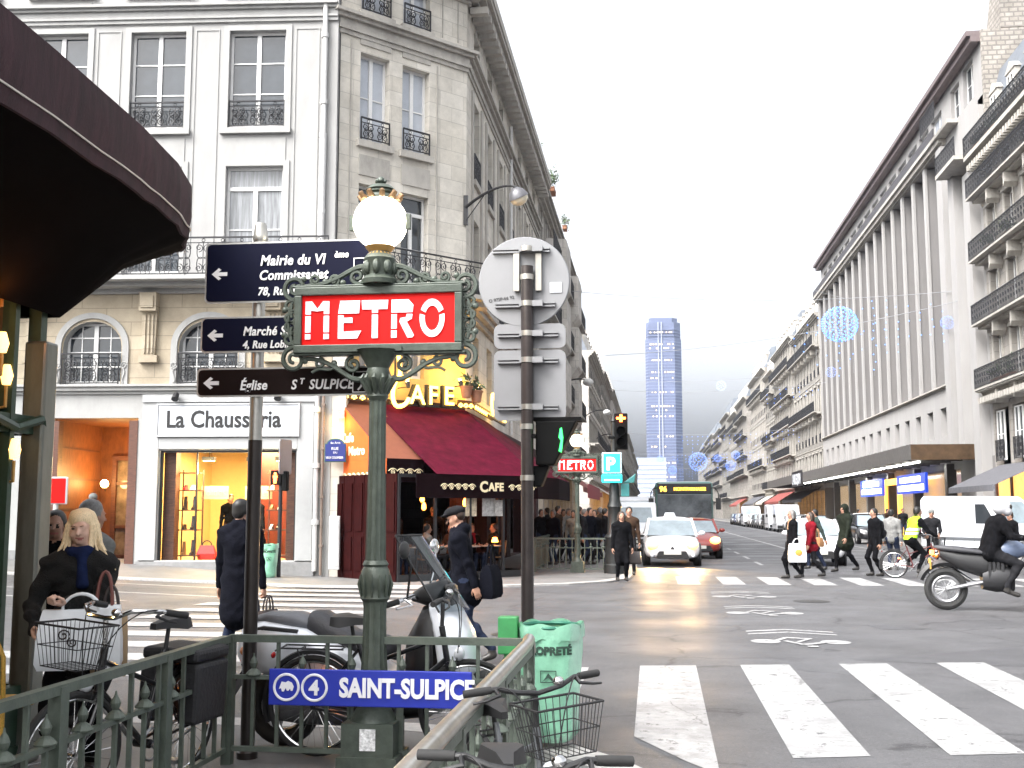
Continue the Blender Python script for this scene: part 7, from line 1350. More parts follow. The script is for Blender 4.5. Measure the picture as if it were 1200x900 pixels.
# ================================================================ two-wheelers
def spoked(parent, y, r, x=0, tw=.019, ns=28, disc=False, name='wheel', rimm=CHROME, tilt=0):
    b = MB(); b.torus((0, 0, 0), r - tw, tw, 'x', 40, 8); o = b.build(name, TYRE, parent); o.location = (x, y, r); o.rotation_euler.z = tilt
    b = MB(); b.torus((0, 0, 0), r - tw * 2.3, tw * .55, 'x', 40, 6); b.cyl((-.035, 0, 0), (.035, 0, 0), .02, n=10); b.build('rim', rimm, o)
    b = MB()
    for k in range(ns):
        a = 2 * math.pi * k / ns; a2 = a + (.5 if k % 2 else -.5); b.tube([((-.03 if k % 4 < 2 else .03), .02 * math.cos(a2), .02 * math.sin(a2)), (0, (r - tw * 2.4) * math.cos(a), (r - tw * 2.4) * math.sin(a))], .0016, 3, caps=False)
    b.build('spokes', CHROME, o, 0); return o
def bicycle(label, loc, rz, frame_c, basket=None, rear=None, steer=0, bars='swept', lean=0, light=True, fender=True, crate=False, sad=.93):
    t = thing('bicycle', label, 'bicycle', loc, rz); t.rotation_euler.y = lean; r = .335; fr = frame_c
    spoked(t, .53, r); hb = Vector((0, -.36, .88)); bb = Vector((0, .08, .29)); st_ = Vector((0, .23, .80)); hl = Vector((0, -.40, .60)); rh = Vector((0, .53, r))
    b = MB(); b.cyl(hl, hb, .02, n=10); b.cyl(hl.lerp(hb, .25), bb, .018, n=10); b.cyl(hl.lerp(hb, .75), bb.lerp(st_, .62), .015, n=10); b.cyl(bb, st_, .016, n=10); b.cyl((-.05, bb.y, bb.z), (.05, bb.y, bb.z), .026, n=12)
    for s in (-1, 1): b.cyl(bb + Vector((s * .04, 0, 0)), rh + Vector((s * .06, 0, 0)), .010, n=8); b.cyl(bb.lerp(st_, .85) + Vector((s * .015, 0, 0)), rh + Vector((s * .06, 0, 0)), .008, n=8)
    b.build('frame', fr, t)
    f = thing('front_assembly', None, None); f.parent = t; f.name = 'steering'; f.location = (0, hb.y, 0); f.rotation_euler.z = steer
    w = spoked(t, -.53, r, tilt=steer); w.location = (0.17 * -math.sin(-steer) if steer else 0, hb.y - .17 * math.cos(steer), r)
    bpy.data.objects.remove(f)
    c_, s_ = math.cos(steer), math.sin(steer); F = lambda x, y, z: Vector((x * c_ - (y - hb.y) * s_, hb.y + x * s_ + (y - hb.y) * c_, z))
    b = MB()
    for s in (-1, 1): b.tube([F(s * .045, -.40, .64), F(s * .055, -.46, .5), F(s * .055, -.53, r)], .012, 8)
    b.tube([F(-.045, -.40, .64), F(.045, -.40, .64)], .02, 8); b.build('fork', fr, t)
    zb = 1.04; b = MB(); b.cyl(F(0, -.36, .86), F(0, -.37, zb - .01), .014, n=8)
    hp_ = lambda s: [F(0, -.38, zb), F(s * .1, -.40, zb + .01), F(s * .18, -.36, zb + .05), F(s * .27, -.24, zb + .05), F(s * .31, -.13, zb + .03)] if bars == 'swept' else [F(0, -.40, zb), F(s * .12, -.41, zb + .02), F(s * .2, -.39, zb + .045), F(s * .32, -.36, zb + .04)]
    for s in (-1, 1): b.tube(hp_(s), .0125, 8)
    b.build('handlebar', CHROME if bars == 'swept' else TRIM, t)
    for s in (-1, 1):
        p = hp_(s); a, e = Vector(p[-1]), Vector(p[-2]); u = (a - e).normalized(); b = MB(); b.tube([a - u * .09, a - u * .05, a + u * .04], [.017, .019, .018], 10); b.build('grip', TYRE, t); b = MB(); q0 = a - u * .11; b.tube([q0, q0 + Vector((0, -.05, -.02)), q0 + u * .07 + Vector((0, -.075, -.03)), q0 + u * .13 + Vector((0, -.07, -.035))], [.012, .01, .007, .006], 6); b.tube(bez(q0, q0 + Vector((-s * .05, -.12, .06)), F(s * .05, -.5, .95), F(s * .03, -.45, .62), 10), .0035, 5); b.build('brake_lever', TRIM, t)
    b = MB(); b.ball(F(.11, -.40, zb + .04), (.028, .028, .022), 10, 6); b.build('bell', CHROME, t)
    b = MB(); b.loft([[(-.02, -.05, .0), (.02, -.05, 0), (.018, -.05, .035), (-.018, -.05, .035)], [(-.04, .08, 0), (.04, .08, 0), (.035, .08, .05), (-.035, .08, .05)], [(-.10, .17, -.01), (.10, .17, -.01), (.085, .17, .06), (-.085, .17, .06)], [(-.09, .24, .0), (.09, .24, 0), (.07, .24, .055), (-.07, .24, .055)]]); b.cyl((0, .12, 0), (0, .1, -.14), .013, n=8); o = b.build('saddle', TRIM, t, 50); o.location = (0, .14, sad)
    if fender:
        for hy, a0, a1 in ((.53, R_(-20), R_(150)), ): b = MB(); b.torus((0, hy, r), r + .022, .02, 'x', 24, 5, a0=a0, a1=a1); b.build('mudguard', TRIM, t)
    b = MB(); b.torus((.055, bb.y, bb.z), .09, .008, 'x', 24, 5); b.tube([(.055, bb.y, bb.z + .09), (.055, .53, r + .035)], .006, 5); b.tube([(.055, bb.y, bb.z - .09), (.055, .53, r - .035)], .006, 5)
    for s in (-1, 1): b.bar((s * .065, bb.y, bb.z), (s * .075, bb.y + s * .12, bb.z - s * .11), .015, .022); b.box(s * .08, s * .17, bb.y + s * .12 - .035, bb.y + s * .12 + .035, bb.z - s * .11 - .012, bb.z - s * .11 + .012)
    b.build('crank_set', RIMM, t)
    b = MB()
    for s in (-1, 1): b.tube([(s * .05, .30, .72), (s * .06, .75, .72), (s * .06, .78, .70)], .006, 6); b.tube([(s * .06, .62, .72), (s * .06, .53, r)], .005, 6)
    [b.tube([(-.06, y, .72), (.06, y, .72)], .005, 5) for y in (.32, .45, .6, .74)]; b.build('rear_rack', TRIM, t)
    b = MB(); b.ball((0, .82, .66), (.03, .014, .022), 8, 5); b.build('reflector', TAILR, t); b = MB(); [b.ball((0, .53 + .2 * math.cos(a), r + .2 * math.sin(a)), (.012, .03, .018), 8, 5) for a in (2.2,)]; b.build('spoke_reflector', LAMPO, t)  # spoke reflector glows by itself in place of reflected light
    if basket:
        b = MB(); bw, bd, bh = .17, .13, .22; by = -.56; T = [(-bw, by - bd), (bw, by - bd), (bw, by + bd), (-bw, by + bd)]; k = .78
        for z, f in ((0, k), (bh * .5, (1 + k) / 2), (bh, 1)): b.tube([F(x * f, by + (y - by) * f, .80 + z) for x, y in T], .006 if z == bh else .003, 5, closed=True)
        for e in range(4):
            a, c = T[e], T[(e + 1) % 4]
            for j in range(9): f = j / 9; x, y = a[0] + (c[0] - a[0]) * f, a[1] + (c[1] - a[1]) * f; b.tube([F(x, y, .80 + bh), F(x * k, by + (y - by) * k, .80)], .0022, 4, caps=False)
        for j in range(8): x = -bw * k + 2 * bw * k * j / 7; b.tube([F(x, by - bd * k, .80), F(x, by + bd * k, .80)], .0022, 4, caps=False)
        b.build('basket', TRIM, t)
    if light: b = MB(); b.ball(F(0, -.47, .70), (.045, .035, .045), 12, 7); b.build('headlight', HEADW, t)
    if rear:
        b = MB(); [b.box(s * .07, s * .20, .3, .66, .36, .72) for s in (-1, 1)]; b.box(-.19, .19, .29, .68, .723, .80); b.build('pannier', mat('pannier_black', (.015, .015, .017), .7, var=.3, bump=.3), t, 0, .025)
    return t
a = dep(118, 600, 6.15); c = dep(214, 600, 6.95); mid = (Vector((a.x, a.y, 0)) + Vector((c.x, c.y, 0))) * .5; d_ = Vector((a.x - c.x, a.y - c.y)); rzA = math.atan2(d_.x, -d_.y)
bicycle('black bicycle with front basket and panniers leaning by the left metro railing', (mid.x - .02, mid.y, NZ), rzA, BLKP, basket=True, rear=True, steer=R_(-14), lean=R_(3))
s_ = dep(645, 793, 4.6); rzB = R_(27); st = Vector((0, -.33, 0)); st.rotate(Matrix.Rotation(rzB, 3, 'Z'))
bicycle('black bicycle with wire basket parked beside the steel handrail', (s_.x - st.x, s_.y - st.y, NZ), rzB, GREYP, basket=True, bars='flat', steer=R_(8), lean=R_(-4), sad=.84).scale = (.86,) * 3
s_ = dep(606, 880, 3.2); st = Vector((0, -.37, 0)); st.rotate(Matrix.Rotation(R_(14), 3, 'Z'))
bicycle('nearest bicycle at the bottom edge showing only its handlebar', (s_.x - st.x, s_.y - st.y, NZ), R_(14), BLKP, bars='flat', steer=R_(-6), lean=R_(2), fender=False).scale = (.85,) * 3
# silver scooter behind the railing
SILVER = mat('scooter_silver', (.72, .75, .8), .3, .15, var=.05, coat=.6); SEATM = mat('scooter_seat', (.035, .035, .04), .55, var=.2, bump=.2); SEATG = mat('seat_grey_vinyl', (.12, .125, .14), .5, var=.15); SCREEN = glass_mat('windscreen_clear', (.75, .8, .82), .3)
sp_ = dep(452, 600, 7.85); ST = thing('scooter', 'silver maxi scooter with dark windscreen parked behind the metro railing', 'scooter', (sp_.x, sp_.y, NZ), R_(86))
def hull(b, secs, m=0, n=14, p=2.6):
    """superellipse sections along y: (y, half width, z low, z high)"""
    R = []
    for y, w, z0, z1 in secs:
        zc, h = (z0 + z1) / 2, (z1 - z0) / 2; ring = []
        for k in range(n):
            a = 2 * math.pi * k / n; ca, sa = math.cos(a), math.sin(a); ring.append((w * math.copysign(abs(ca) ** (2 / p), ca), y, zc + h * math.copysign(abs(sa) ** (2 / p), sa)))
        R.append(ring)
    b.loft(R, m=m)
b = MB(); hull(b, [(1.06, .06, .60, .72), (1.0, .15, .54, .82), (.82, .24, .48, .88), (.5, .27, .44, .84), (.2, .26, .40, .72), (-.05, .23, .36, .56)]); b.build('rear_cowl', SILVER, ST, 60)
b = MB(); b.loft([[(w * math.copysign(abs(math.cos(a)) ** .7, math.cos(a)), yc + d * math.copysign(abs(math.sin(a)) ** .7, math.sin(a)), z) for a in [2 * math.pi * k / 16 for k in range(16)]] for z, yc, d, w in ((.28, -.40, .06, .17), (.4, -.48, .10, .24), (.6, -.54, .13, .26), (.8, -.50, .12, .25), (.95, -.44, .10, .2), (1.04, -.38, .05, .12))]); b.build('front_fairing', SILVER, ST, 60); b = MB(); hull(b, [(-.2, .16, .42, .8), (-.3, .22, .4, .98), (-.4, .2, .42, 1.02)]); b.build('inner_fairing', TRIM, ST, 60)
b = MB(); hull(b, [(-.35, .2, .24, .4), (0, .21, .2, .36), (.3, .2, .22, .42)]); b.build('footboard', TRIM, ST, 60)
b = MB(); hull(b, [(.92, .06, .84, .89), (.82, .13, .83, .92), (.62, .16, .8, .92), (.48, .16, .78, .88)]); b.build('pillion_seat', SEATG, ST, 60); b = MB(); hull(b, [(.5, .16, .74, .93), (.42, .18, .68, .93), (.2, .18, .64, .80), (-.02, .13, .62, .77), (-.1, .07, .6, .72)]); b.build('seat', SEATM, ST, 60)
b = MB(); b.tube([(-.12, .95, .78), (-.2, .8, .82), (-.2, .55, .8)], .015, 7); b.tube([(.12, .95, .78), (.2, .8, .82), (.2, .55, .8)], .015, 7); b.tube([(-.12, .95, .78), (.12, .95, .78)], .015, 7); b.build('grab_rail', TRIM, ST)
b = MB(); R = []
for k in range(9):
    f = k / 8; R.append([(x * (.26 - .1 * f), -.60 + .34 * f + .14 * (x * x), .95 + .5 * f) for x in (-1, -.6, -.2, .2, .6, 1)])
b.loft(R, closed=False, caps=False); b.build('windscreen', SCREEN, ST, 60); b = MB(); b.tube([r[0] for r in R] + R[-1] + [r[-1] for r in R[::-1]], .007, 5); b.build('screen_edge', TRIM, ST)
b = MB(); hull(b, [(-.50, .10, .95, 1.12), (-.42, .16, .96, 1.15), (-.3, .16, .98, 1.12), (-.22, .1, 1.0, 1.07)]); b.build('dashboard', TRIM, ST, 60); b = MB(); b.tube([(-.36, -.14, 1.0), (-.2, -.26, 1.05), (0, -.3, 1.0), (.2, -.26, 1.05), (.36, -.14, 1.0)], .014, 8); b.build('handlebar', CHROME, ST)
for s in (-1, 1):
    b = MB(); b.tube([(s * .30, -.19, 1.02), (s * .40, -.10, .99)], .02, 9); b.build('grip', TYRE, ST); b = MB(); b.tube([(s * .26, -.24, 1.05), (s * .32, -.28, 1.25), (s * .36, -.26, 1.32)], .008, 6); b.ball((s * .38, -.25, 1.36), (.085, .03, .06), 12, 7); b.build('mirror', CHROME if s > 0 else TRIM, ST); b = MB(); b.tube([(s * .28, -.23, 1.03), (s * .32, -.29, 1.0), (s * .41, -.21, .98)], .008, 6); b.build('brake_lever', CHROME, ST)
    b = MB(); b.ball((s * .17, .93, .66), (.05, .05, .04), 10, 6); b.build('turn_signal', mat('amber_lens', (.5, .16, .02), .3), ST)
for y, r in ((.72, .27), (-.76, .28)):
    b = MB(); b.torus((0, 0, 0), r - .055, .055, 'x', 32, 10); w = b.build('wheel', TYRE, ST); w.location = (0, y, r); b = MB(); b.torus((0, 0, 0), r - .11, .012, 'x', 28, 6); b.cyl((-.06, 0, 0), (.06, 0, 0), .04, n=12); [b.bar((0, .03 * math.cos(a), .03 * math.sin(a)), (0, (r - .11) * math.cos(a), (r - .11) * math.sin(a)), .03, .05) for a in [k * 2 * math.pi / 5 for k in range(5)]]; b.build('rim', RIMM, w); b = MB(); b.at((.075, 0, 0), 0, 0, math.pi / 2); b.lathe([(.03, 0), (.11, 0), (.11, .004), (.03, .004)], 24); b.build('brake_disc', RIMM, w)
b = MB(); b.torus((0, -.76, .28), .31, .05, 'x', 16, 6, a0=R_(20), a1=R_(14)); b.build('mudguard', SILVER, ST); b = MB(); [b.cyl((s * .08, -.76, .28), (s * .08, -.58, .62), .022, n=8) for s in (-1, 1)]; b.build('fork', RIMM, ST)
b = MB(); hull(b, [(.72, .05, .2, .33), (.5, .09, .18, .36), (.1, .1, .18, .38), (-.05, .06, .22, .34)]); b.build('engine_case', mat('engine_grey', (.13, .13, .14), .45, .5, var=.2), ST, 60).location.x = -.14; b = MB(); b.at((.17, .0, 0)); b.tube([(0, .0, .3), (0, .45, .33), (.02, .95, .42)], [.03, .055, .06], 12); b.build('exhaust', CHROME, ST); b = MB(); hull(b, [(.99, .09, .6, .68), (1.035, .07, .61, .67)]); b.build('tail_light', TAILR, ST); b = MB(); b.add([(-.08, .98, .55), (.08, .98, .55), (.1, 1.2, .22), (-.1, 1.2, .22), (-.08, .97, .55), (.08, .97, .55), (.1, 1.19, .22), (-.1, 1.19, .22)], [(0, 1, 2, 3), (7, 6, 5, 4), (0, 3, 7, 4), (1, 5, 6, 2), (2, 6, 7, 3), (0, 4, 5, 1)]); b.build('rear_mudguard', TRIM, ST, 0); b = MB(); b.tube([(-.1, .12, .2), (-.18, .22, .0)], .012, 6); b.build('side_stand', TRIM, ST)
# old bicycle lying against the railing between scooter and plate
s_ = dep(462, 600, 7.52); bicycle('dark bicycle wedged between the silver scooter and the metro railing', (s_.x, s_.y, NZ), R_(84), BLKP, bars='flat', lean=R_(-5), steer=R_(10), sad=.88)
def motorbike(label, loc, rz, sc):
    t = thing('motorcycle', label, 'motorcycle', loc, rz); t.scale = (sc,) * 3; GR = mat('moto_blue_grey', (.10, .13, .2), .35, var=.1, coat=.4)
    for y, r in ((.72, .32), (-.74, .33)): w = spoked(t, y, r, tw=.055, ns=24, rimm=RIMM); b = MB(); b.at((.06, 0, 0), 0, 0, math.pi / 2); b.lathe([(.04, 0), (.13, 0), (.13, .005), (.04, .005)], 20); b.build('brake_disc', RIMM, w)
    b = MB(); hull(b, [(-.45, .1, .84, 1.0), (-.3, .17, .78, 1.08), (-.05, .18, .76, 1.04), (.1, .12, .78, .92)]); b.build('tank', GR, t, 60); b = MB(); hull(b, [(-.02, .11, .82, .93), (.2, .15, .84, .92), (.5, .15, .86, .97), (.8, .1, .9, .99), (.88, .05, .92, .98)]); b.build('seat', SEATM, t, 60)
    b = MB(); hull(b, [(-.25, .16, .3, .66), (0, .2, .28, .7), (.2, .15, .32, .62)]); [b.box(-.17, .17, -.1 + .06 * k, -.06 + .06 * k, .45, .74) for k in range(4)]; b.build('engine', mat('engine_dark', (.03, .03, .032), .5, .4), t, 60); b = MB(); hull(b, [(-.15, .12, .6, .86), (.2, .15, .5, .87), (.55, .13, .62, .9), (.8, .07, .8, .93)]); b.build('side_panel', TRIM, t, 60)
    b = MB(); [b.tube([(s * .06, .1, .45), (s * .1, .72, .32)], .03, 8) for s in (-1, 1)]; b.tube([(0, -.5, .95), (0, -.2, .4), (0, .15, .4), (0, .1, .8), (0, -.48, .9)], .025, 8); b.tube([(0, .1, .82), (0, .8, .9)], .03, 8); b.build('frame', RIMM, t)
    b = MB(); [b.cyl((s * .09, -.74, .33), (s * .09, -.44, 1.05), .028, n=10) for s in (-1, 1)]; b.build('fork', RIMM, t); b = MB(); b.tube([(-.4, -.32, 1.12), (-.2, -.44, 1.14), (0, -.46, 1.1), (.2, -.44, 1.14), (.4, -.32, 1.12)], .015, 8); b.build('handlebar', TRIM, t)
    b = MB(); hull(b, [(-.5, .1, .92, 1.2), (-.62, .09, .95, 1.12)]); b.build('headlamp_fairing', GR, t, 60); b = MB(); b.torus((0, -.74, .33), .38, .05, 'x', 14, 6, a0=R_(50), a1=R_(140)); b.build('mudguard', TRIM, t); b = MB(); b.torus((0, .72, .32), .4, .06, 'x', 14, 6, a0=R_(20), a1=R_(110)); b.build('mudguard', TRIM, t)
    b = MB(); b.tube([(.16, -.1, .35), (.18, .3, .42), (.2, .6, .62), (.2, .95, .74)], [.03, .035, .06, .06], 12); b.build('exhaust', CHROME, t)
    b = MB(); b.box(-.07, .07, .88, .93, .84, .91); b.build('tail_light', mat('tail_lit', (1, .1, .03), .4, emit=(1, .16, .02), estr=6, var=0), t, 0, .01); b = MB(); b.box(-.09, .09, .93, .95, .62, .78); b.build('number_plate', mat('plate_amber', (.5, .28, .06), .5), t, 0)
    [MB().ball((s * .17, .86, .82), .03, 8, 5).build('turn_signal', MATS['amber_lens'], t) for s in (-1, 1)]; return t
g = onZ(1112, 716); MOTO = motorbike('dark motorcycle with glowing tail light crossing at the right edge', (g.x + .8, g.y + .1, .004), R_(84), 1.1)
g = onZ(1056, 679); CY = (g.x + .45, g.y + .3, .004); bicycle('city bicycle ridden by the cyclist in the yellow vest', CY, R_(70), mat('paint_bike_red', (.1, .02, .02), .4), basket=True, fender=True)
for i, (x, y, r) in enumerate(((10.6, 70, 10), (10.5, 73, -6), (10.7, 75.4, 4))):
    m = motorbike(['nearest', 'middle', 'farthest'][i] + ' dark motorcycle parked beside the kerb before the parked cars', (x, y, .004), R_(r), 1.0); m['group'] = 'motorcycles parked at the right kerb'
# ================================================================ far corner street furniture and festive lights
fm = onZ(677, 671, FZ); FM = Vector((fm.x, fm.y, FZ))
M2 = dup(ML, FM, R_(0), 'smaller looking green metro lamp post with red METRO sign, at the far corner')
for ch in list(M2.children):
    if ch.name.startswith('sticker'): bpy.data.objects.remove(ch)
b = MB(); a0 = onZ(632, 668, FZ); a1 = onZ(717, 668, FZ); y_ = FM.y + .02
rail_run(b, (a0.x, y_, 0), (a1.x, y_, 0), (0, a1.x - a0.x), FZ + .9, lift=FZ); t = thing('metro_railing', 'green railing round the far metro stairs at the cafe corner', 'railing', (0, 0, 0)); b.build('bars', RAILG, t, 0)
b = MB(); rail_run(b, (a0.x, y_ + .06, 0), (a0.x, y_ + 4.4, 0), (.1, 2.2, 4.3), FZ + .9, lift=FZ); rail_run(b, (a1.x, y_ + .06, 0), (a1.x, y_ + 4.4, 0), (.1, 2.2, 4.3), FZ + .9, lift=FZ); b.build('side_bars', RAILG, t, 0)
# signal column with parking sign
pc = onZ(721, 672, FZ); D_ = pc.y; SGB = MATS['signal_black']
t = thing('signal_column', 'dark ornate traffic signal column at the far kerb', 'post', (pc.x, pc.y, FZ)); b = MB(); b.lathe([(.30, 0), (.30, .22), (.26, .26), (.25, .9), (.28, .95), (.2, 1.05), (.17, 1.7), (.2, 1.75), (.15, 1.9), (.13, 2.3), (.09, 2.4), (.075, 3.6), (.075, 4.0)], 14); b.lathe([(.07, 4.0), (.09, 4.03), (.03, 4.2), (.005, 4.35)], 10); b.build('column', mat('column_dark', (.02, .022, .022), .45, .2, var=.2), t); b = MB(); b.box(-.2, .2, -.27, -.24, .2, 1.1) if 0 else None
zq = lambda py: onY(721, py, D_).z
t = thing('traffic_light', 'black traffic light showing a glowing red cross above the parking sign', 'traffic light', (pc.x + .2, pc.y - .06, zq(527))); H = zq(485) - zq(527)
b = MB(); b.box(-.17, .17, -.12, .12, 0, H); [b.tube([(0, -.12, z), (0, -.3, z)], .12, 14, caps=False) for z in (H * .2, H * .5)]; b.box(-.35, -.17, -.03, .03, H * .3, H * .38); b.build('housing', SGB, t, 0, .02); REDL = mat('red_light', (1, .1, .02), .4, var=0, emit=(1, .10, .015), estr=9); b = MB(); b.box(-.12, .12, -.15, -.13, H * .83, H * .89); b.box(-.035, .035, -.155, -.125, H * .76, H * .96); b.build('red_cross', REDL, t, 0)
t = thing('parking_sign', 'turquoise parking sign with a white letter P', 'sign', (pc.x - .05, pc.y - .35, zq(566))); H = zq(531) - zq(566); CY_ = mat('parking_cyan', (.02, .55, .62), .4, var=.04, emit=(.02, .7, .8), estr=.35); k_ = (pc.y) / 1310
b = MB(); b.box(-.26, .26, 0, .1, H * .30, H, 0); b.build('panel', mat('parking_rim', (.6, .75, .78), .4), t, 0, .02); b = MB(); b.box(-.22, .22, -.012, -.001, H * .35, H * .96); b.build('face', CY_, t, 0); text('P', .46, t, WE, (-.15, -.02, H * .43), bold=.02); b = MB(); b.box(-.27, .27, 0, .1, 0, H * .27); b.build('lower_panel', CY_, t, 0, .02); b = MB(); b.box(-.2, .2, -.01, -.001, H * .06, H * .11); b.build('strip', WE, t, 0); b = MB(); b.box(-.03, .03, .1, .36, H * .5, H * .6); b.build('bracket', SGB, t, 0)
t = thing('signal_lamp', 'small turquoise side signal low on the dark column', 'traffic light', (pc.x + .28, pc.y - .1, 2.05)); b = MB(); b.box(-.1, .12, -.1, .1, 0, .35); b.prism([(-.05, .36), (.3, .62), (.25, .36)], -.1, .1); b.build('housing', mat('signal_teal', (.03, .16, .16), .4), t, 0, .02)
# left corner: pedestrian signal and second bin
g = onZ(316, 679, .05); t = thing('pedestrian_signal', 'black pedestrian signal with a red standing man before the shoe shop', 'traffic light', (g.x + .15, g.y + .2, .05)); zq = lambda py: onY(320, py, g.y).z - .05
b = MB(); b.cyl((0, 0, 0), (0, 0, zq(528)), .05, n=10); b.build('pole', DMET, t); b = MB(); b.box(-.22, .05, -.12, .1, zq(568), zq(551)); b.box(.05, .18, -.1, .1, zq(575), zq(552)); b.build('housing', SGB, t, 0, .02); b = MB(); zc = zq(560); b.ball((-.1, -.125, zc + .1), (.035, .01, .035), 8, 6); b.prism([(-.15, zc - .0), (-.05, zc), (-.045, zc + .06), (-.155, zc + .06)], -.135, -.121); b.prism([(-.135, zc - .13), (-.07, zc - .13), (-.06, zc - .003), (-.14, zc - .003)], -.135, -.121); b.build('red_man', REDL, t); b = MB(); b.at((.1, 0, zq(535)), R_(80)); b.prism(rrect(-.3, .3, -.42, .42, .06), -.012, .012); b.build('edge_plate', ALU, t, 0)
B2 = dup(bpy.data.objects['litter_bin'], (g.x - .02, g.y - .05, .05), R_(20), 'pale green hanging bag bin on the far pavement before the shoe shop'); 
def bollard(x, y, l): t = thing('bollard', l, 'bollard', (x, y, .05), 0); b = MB(); b.lathe([(.07, 0), (.06, .1), (.05, .8), (.065, .84), (.04, .92), (.02, .95)], 12); b.build('post', DMET, t); b = MB(); b.lathe([(.055, .70), (.055, .75)], 12); b.build('band', STEEL, t)
# red placard at the left
q = dep(65, 600, 13.0); t = thing('placard', 'square red placard with white edge on a thin white post', 'sign', (q.x, q.y, 0), R_(4)); zq = lambda py: dep(65, py, 13.0).z; b = MB(); b.cyl((0, 0, 0), (0, 0, zq(585)), .03, n=8); b.build('post', PIPE, t); b = MB(); b.box(-.15, .14, -.03, -.0, zq(591), zq(559)); b.build('rim', SIGNW, t, 0, .01); b = MB(); b.box(-.13, .12, -.036, -.0305, zq(589.5), zq(560.5)); b.build('face', METR, t, 0)
# festive wires, light balls and curtains of blue bulbs
BULB = mat('festive_bulb', (.2, .4, 1), .4, var=0, emit=(.03, .19, 1), estr=1.1); BULBP = mat('festive_bulb_pale', (.6, .8, 1), .4, var=0, emit=(.45, .7, 1), estr=1.2); WIREM = mat('wire_dark', (.3, .31, .33), .6, var=0); WIREP = mat('wire_pale', (.35, .38, .42), .6, var=0)
def ico(b, p, r): x, y, z = p; b.add([(x + r, y, z), (x - r, y, z), (x, y + r, z), (x, y - r, z), (x, y, z + r), (x, y, z - r)], [(0, 2, 4), (2, 1, 4), (1, 3, 4), (3, 0, 4), (2, 0, 5), (1, 2, 5), (3, 1, 5), (0, 3, 5)])
def lball(label, px, py, Y, rad, pale=False, n=150):
    c = onY(px, py, Y); t = thing('light_ball', label, 'lights', c); b = MB(); rnd = random.Random(int(px))
    for k in range(n):
        z = 1 - 2 * (k + .5) / n; a = k * 2.39996; r = math.sqrt(1 - z * z); ico(b, (rad * r * math.cos(a) + rnd.gauss(0, .01), rad * r * math.sin(a), rad * z), rad * .045)
    tag(b.build('bulbs', BULBP if pale else BULB, t, 0), kind='stuff' if n > 100 else None); b = MB()
    for k in range(6): a = k * math.pi / 6; b.tube([(rad * math.cos(f) * math.cos(a), rad * math.cos(f) * math.sin(a), rad * math.sin(f)) for f in [2 * math.pi * i / 20 for i in range(20)]], rad * .012, 4, closed=True)
    for z in (-.5, 0, .5): b.torus((0, 0, z * rad), rad * math.sqrt(1 - z * z), rad * .012, 'z', 20, 4)
    b.build('wire_frame', WIREP, t, 0); return c
def wire(label, p0, p1, sag, drops=None, bulb=BULB, r=.015, seed=0, dens=1.0):
    t = thing('light_garland', label, 'lights', (0, 0, 0)); p0, p1 = Vector(p0), Vector(p1); P = lambda f: p0.lerp(p1, f) - Vector((0, 0, sag * 4 * f * (1 - f))); b = MB(); b.tube([P(i / 24) for i in range(25)], r, 4); b.build('cable', WIREM, t, 0)
    if drops:
        rnd = random.Random(seed); b = MB(); h = MB(); f0, f1, L = drops; n = int((f1 - f0) * (p1 - p0).length / .55)
        for i in range(n):
            q = P(f0 + (f1 - f0) * (i + .5) / n); ln = L * rnd.uniform(.45, 1); h.tube([q, q - Vector((0, 0, ln))], .004, 3, caps=False)
            for k in range(int(ln / .4)):
                if rnd.random() < .62 * dens: ico(b, q - Vector((rnd.gauss(0, .04), rnd.gauss(0, .04), .2 + k * .4)), .034)
        b.build('bulbs', bulb, t, 0); h.build('strings', WIREP, t, 0)
c = lball('large blue light ball before the finned store', 984, 380, 62, .95, n=260); c2 = lball('blue light ball near the right house balconies', 1110, 378, 60, .34, n=90); c3 = lball('small blue light ball below the large one', 974, 436, 66, .30, n=70)
wire('garland wire with blue bulb curtain before the finned store', (c.x - 14.6, 62, c.z + 2.2), (RX - .3, 60, c.z + 1.3), .5, (.62, .99, 4.2), seed=3); wire('lower garland with blue bulbs across the store front', (c3.x - 13, 66, c3.z + 1.2), (RX - .3, 58, c3.z + 2.6), .5, (.55, .82, 3.0), seed=4, dens=.7)
c4 = lball('pale light ball hanging on the high wire over the street', 834, 345, 90, .62, True, 60); wire('high festive wire crossing over the street', (C2.x, 88, c4.z + 6.5), (RX, 92, c4.z - .3), .4, r=.018); c5 = lball('pale small light ball hanging farther down the street', 845, 452, 150, .65, True, 50); wire('distant festive wire across the street', (C2.x, 150, c5.z + .9), (RX, 150, c5.z + 1.2), .4, r=.02)  # pale bulbs give off a weak light of their own
for i, (px, py, Y, r) in enumerate(((818, 541, 130, 1.05), (788, 551, 150, .55), (841, 537, 150, .5), (856, 546, 140, .6), (774, 538, 170, .5), (862, 533, 130, .45), (783, 569, 190, .7), (800, 569, 210, .5))): lball('%s blue light ball far down the street' % ['largest', 'second largest left of the big', 'high right', 'lower right', 'leftmost high', 'rightmost', 'low left', 'low middle'][i], px, py, Y, r, n=110)
for i, (Y, z0) in enumerate(((120, 9.5), (142, 8.6), (165, 9.6), (200, 9.0), (105, 12.5))): wire('%s distant curtain of blue bulbs across the street' % ['second', 'third', 'fourth', 'farthest', 'nearest high'][i], (C2.x + 1, Y, z0 + .6), (RX, Y, z0 + 1), .5, (.35 if i < 4 else .72, .98, 2.4), seed=20 + i, dens=1.2)
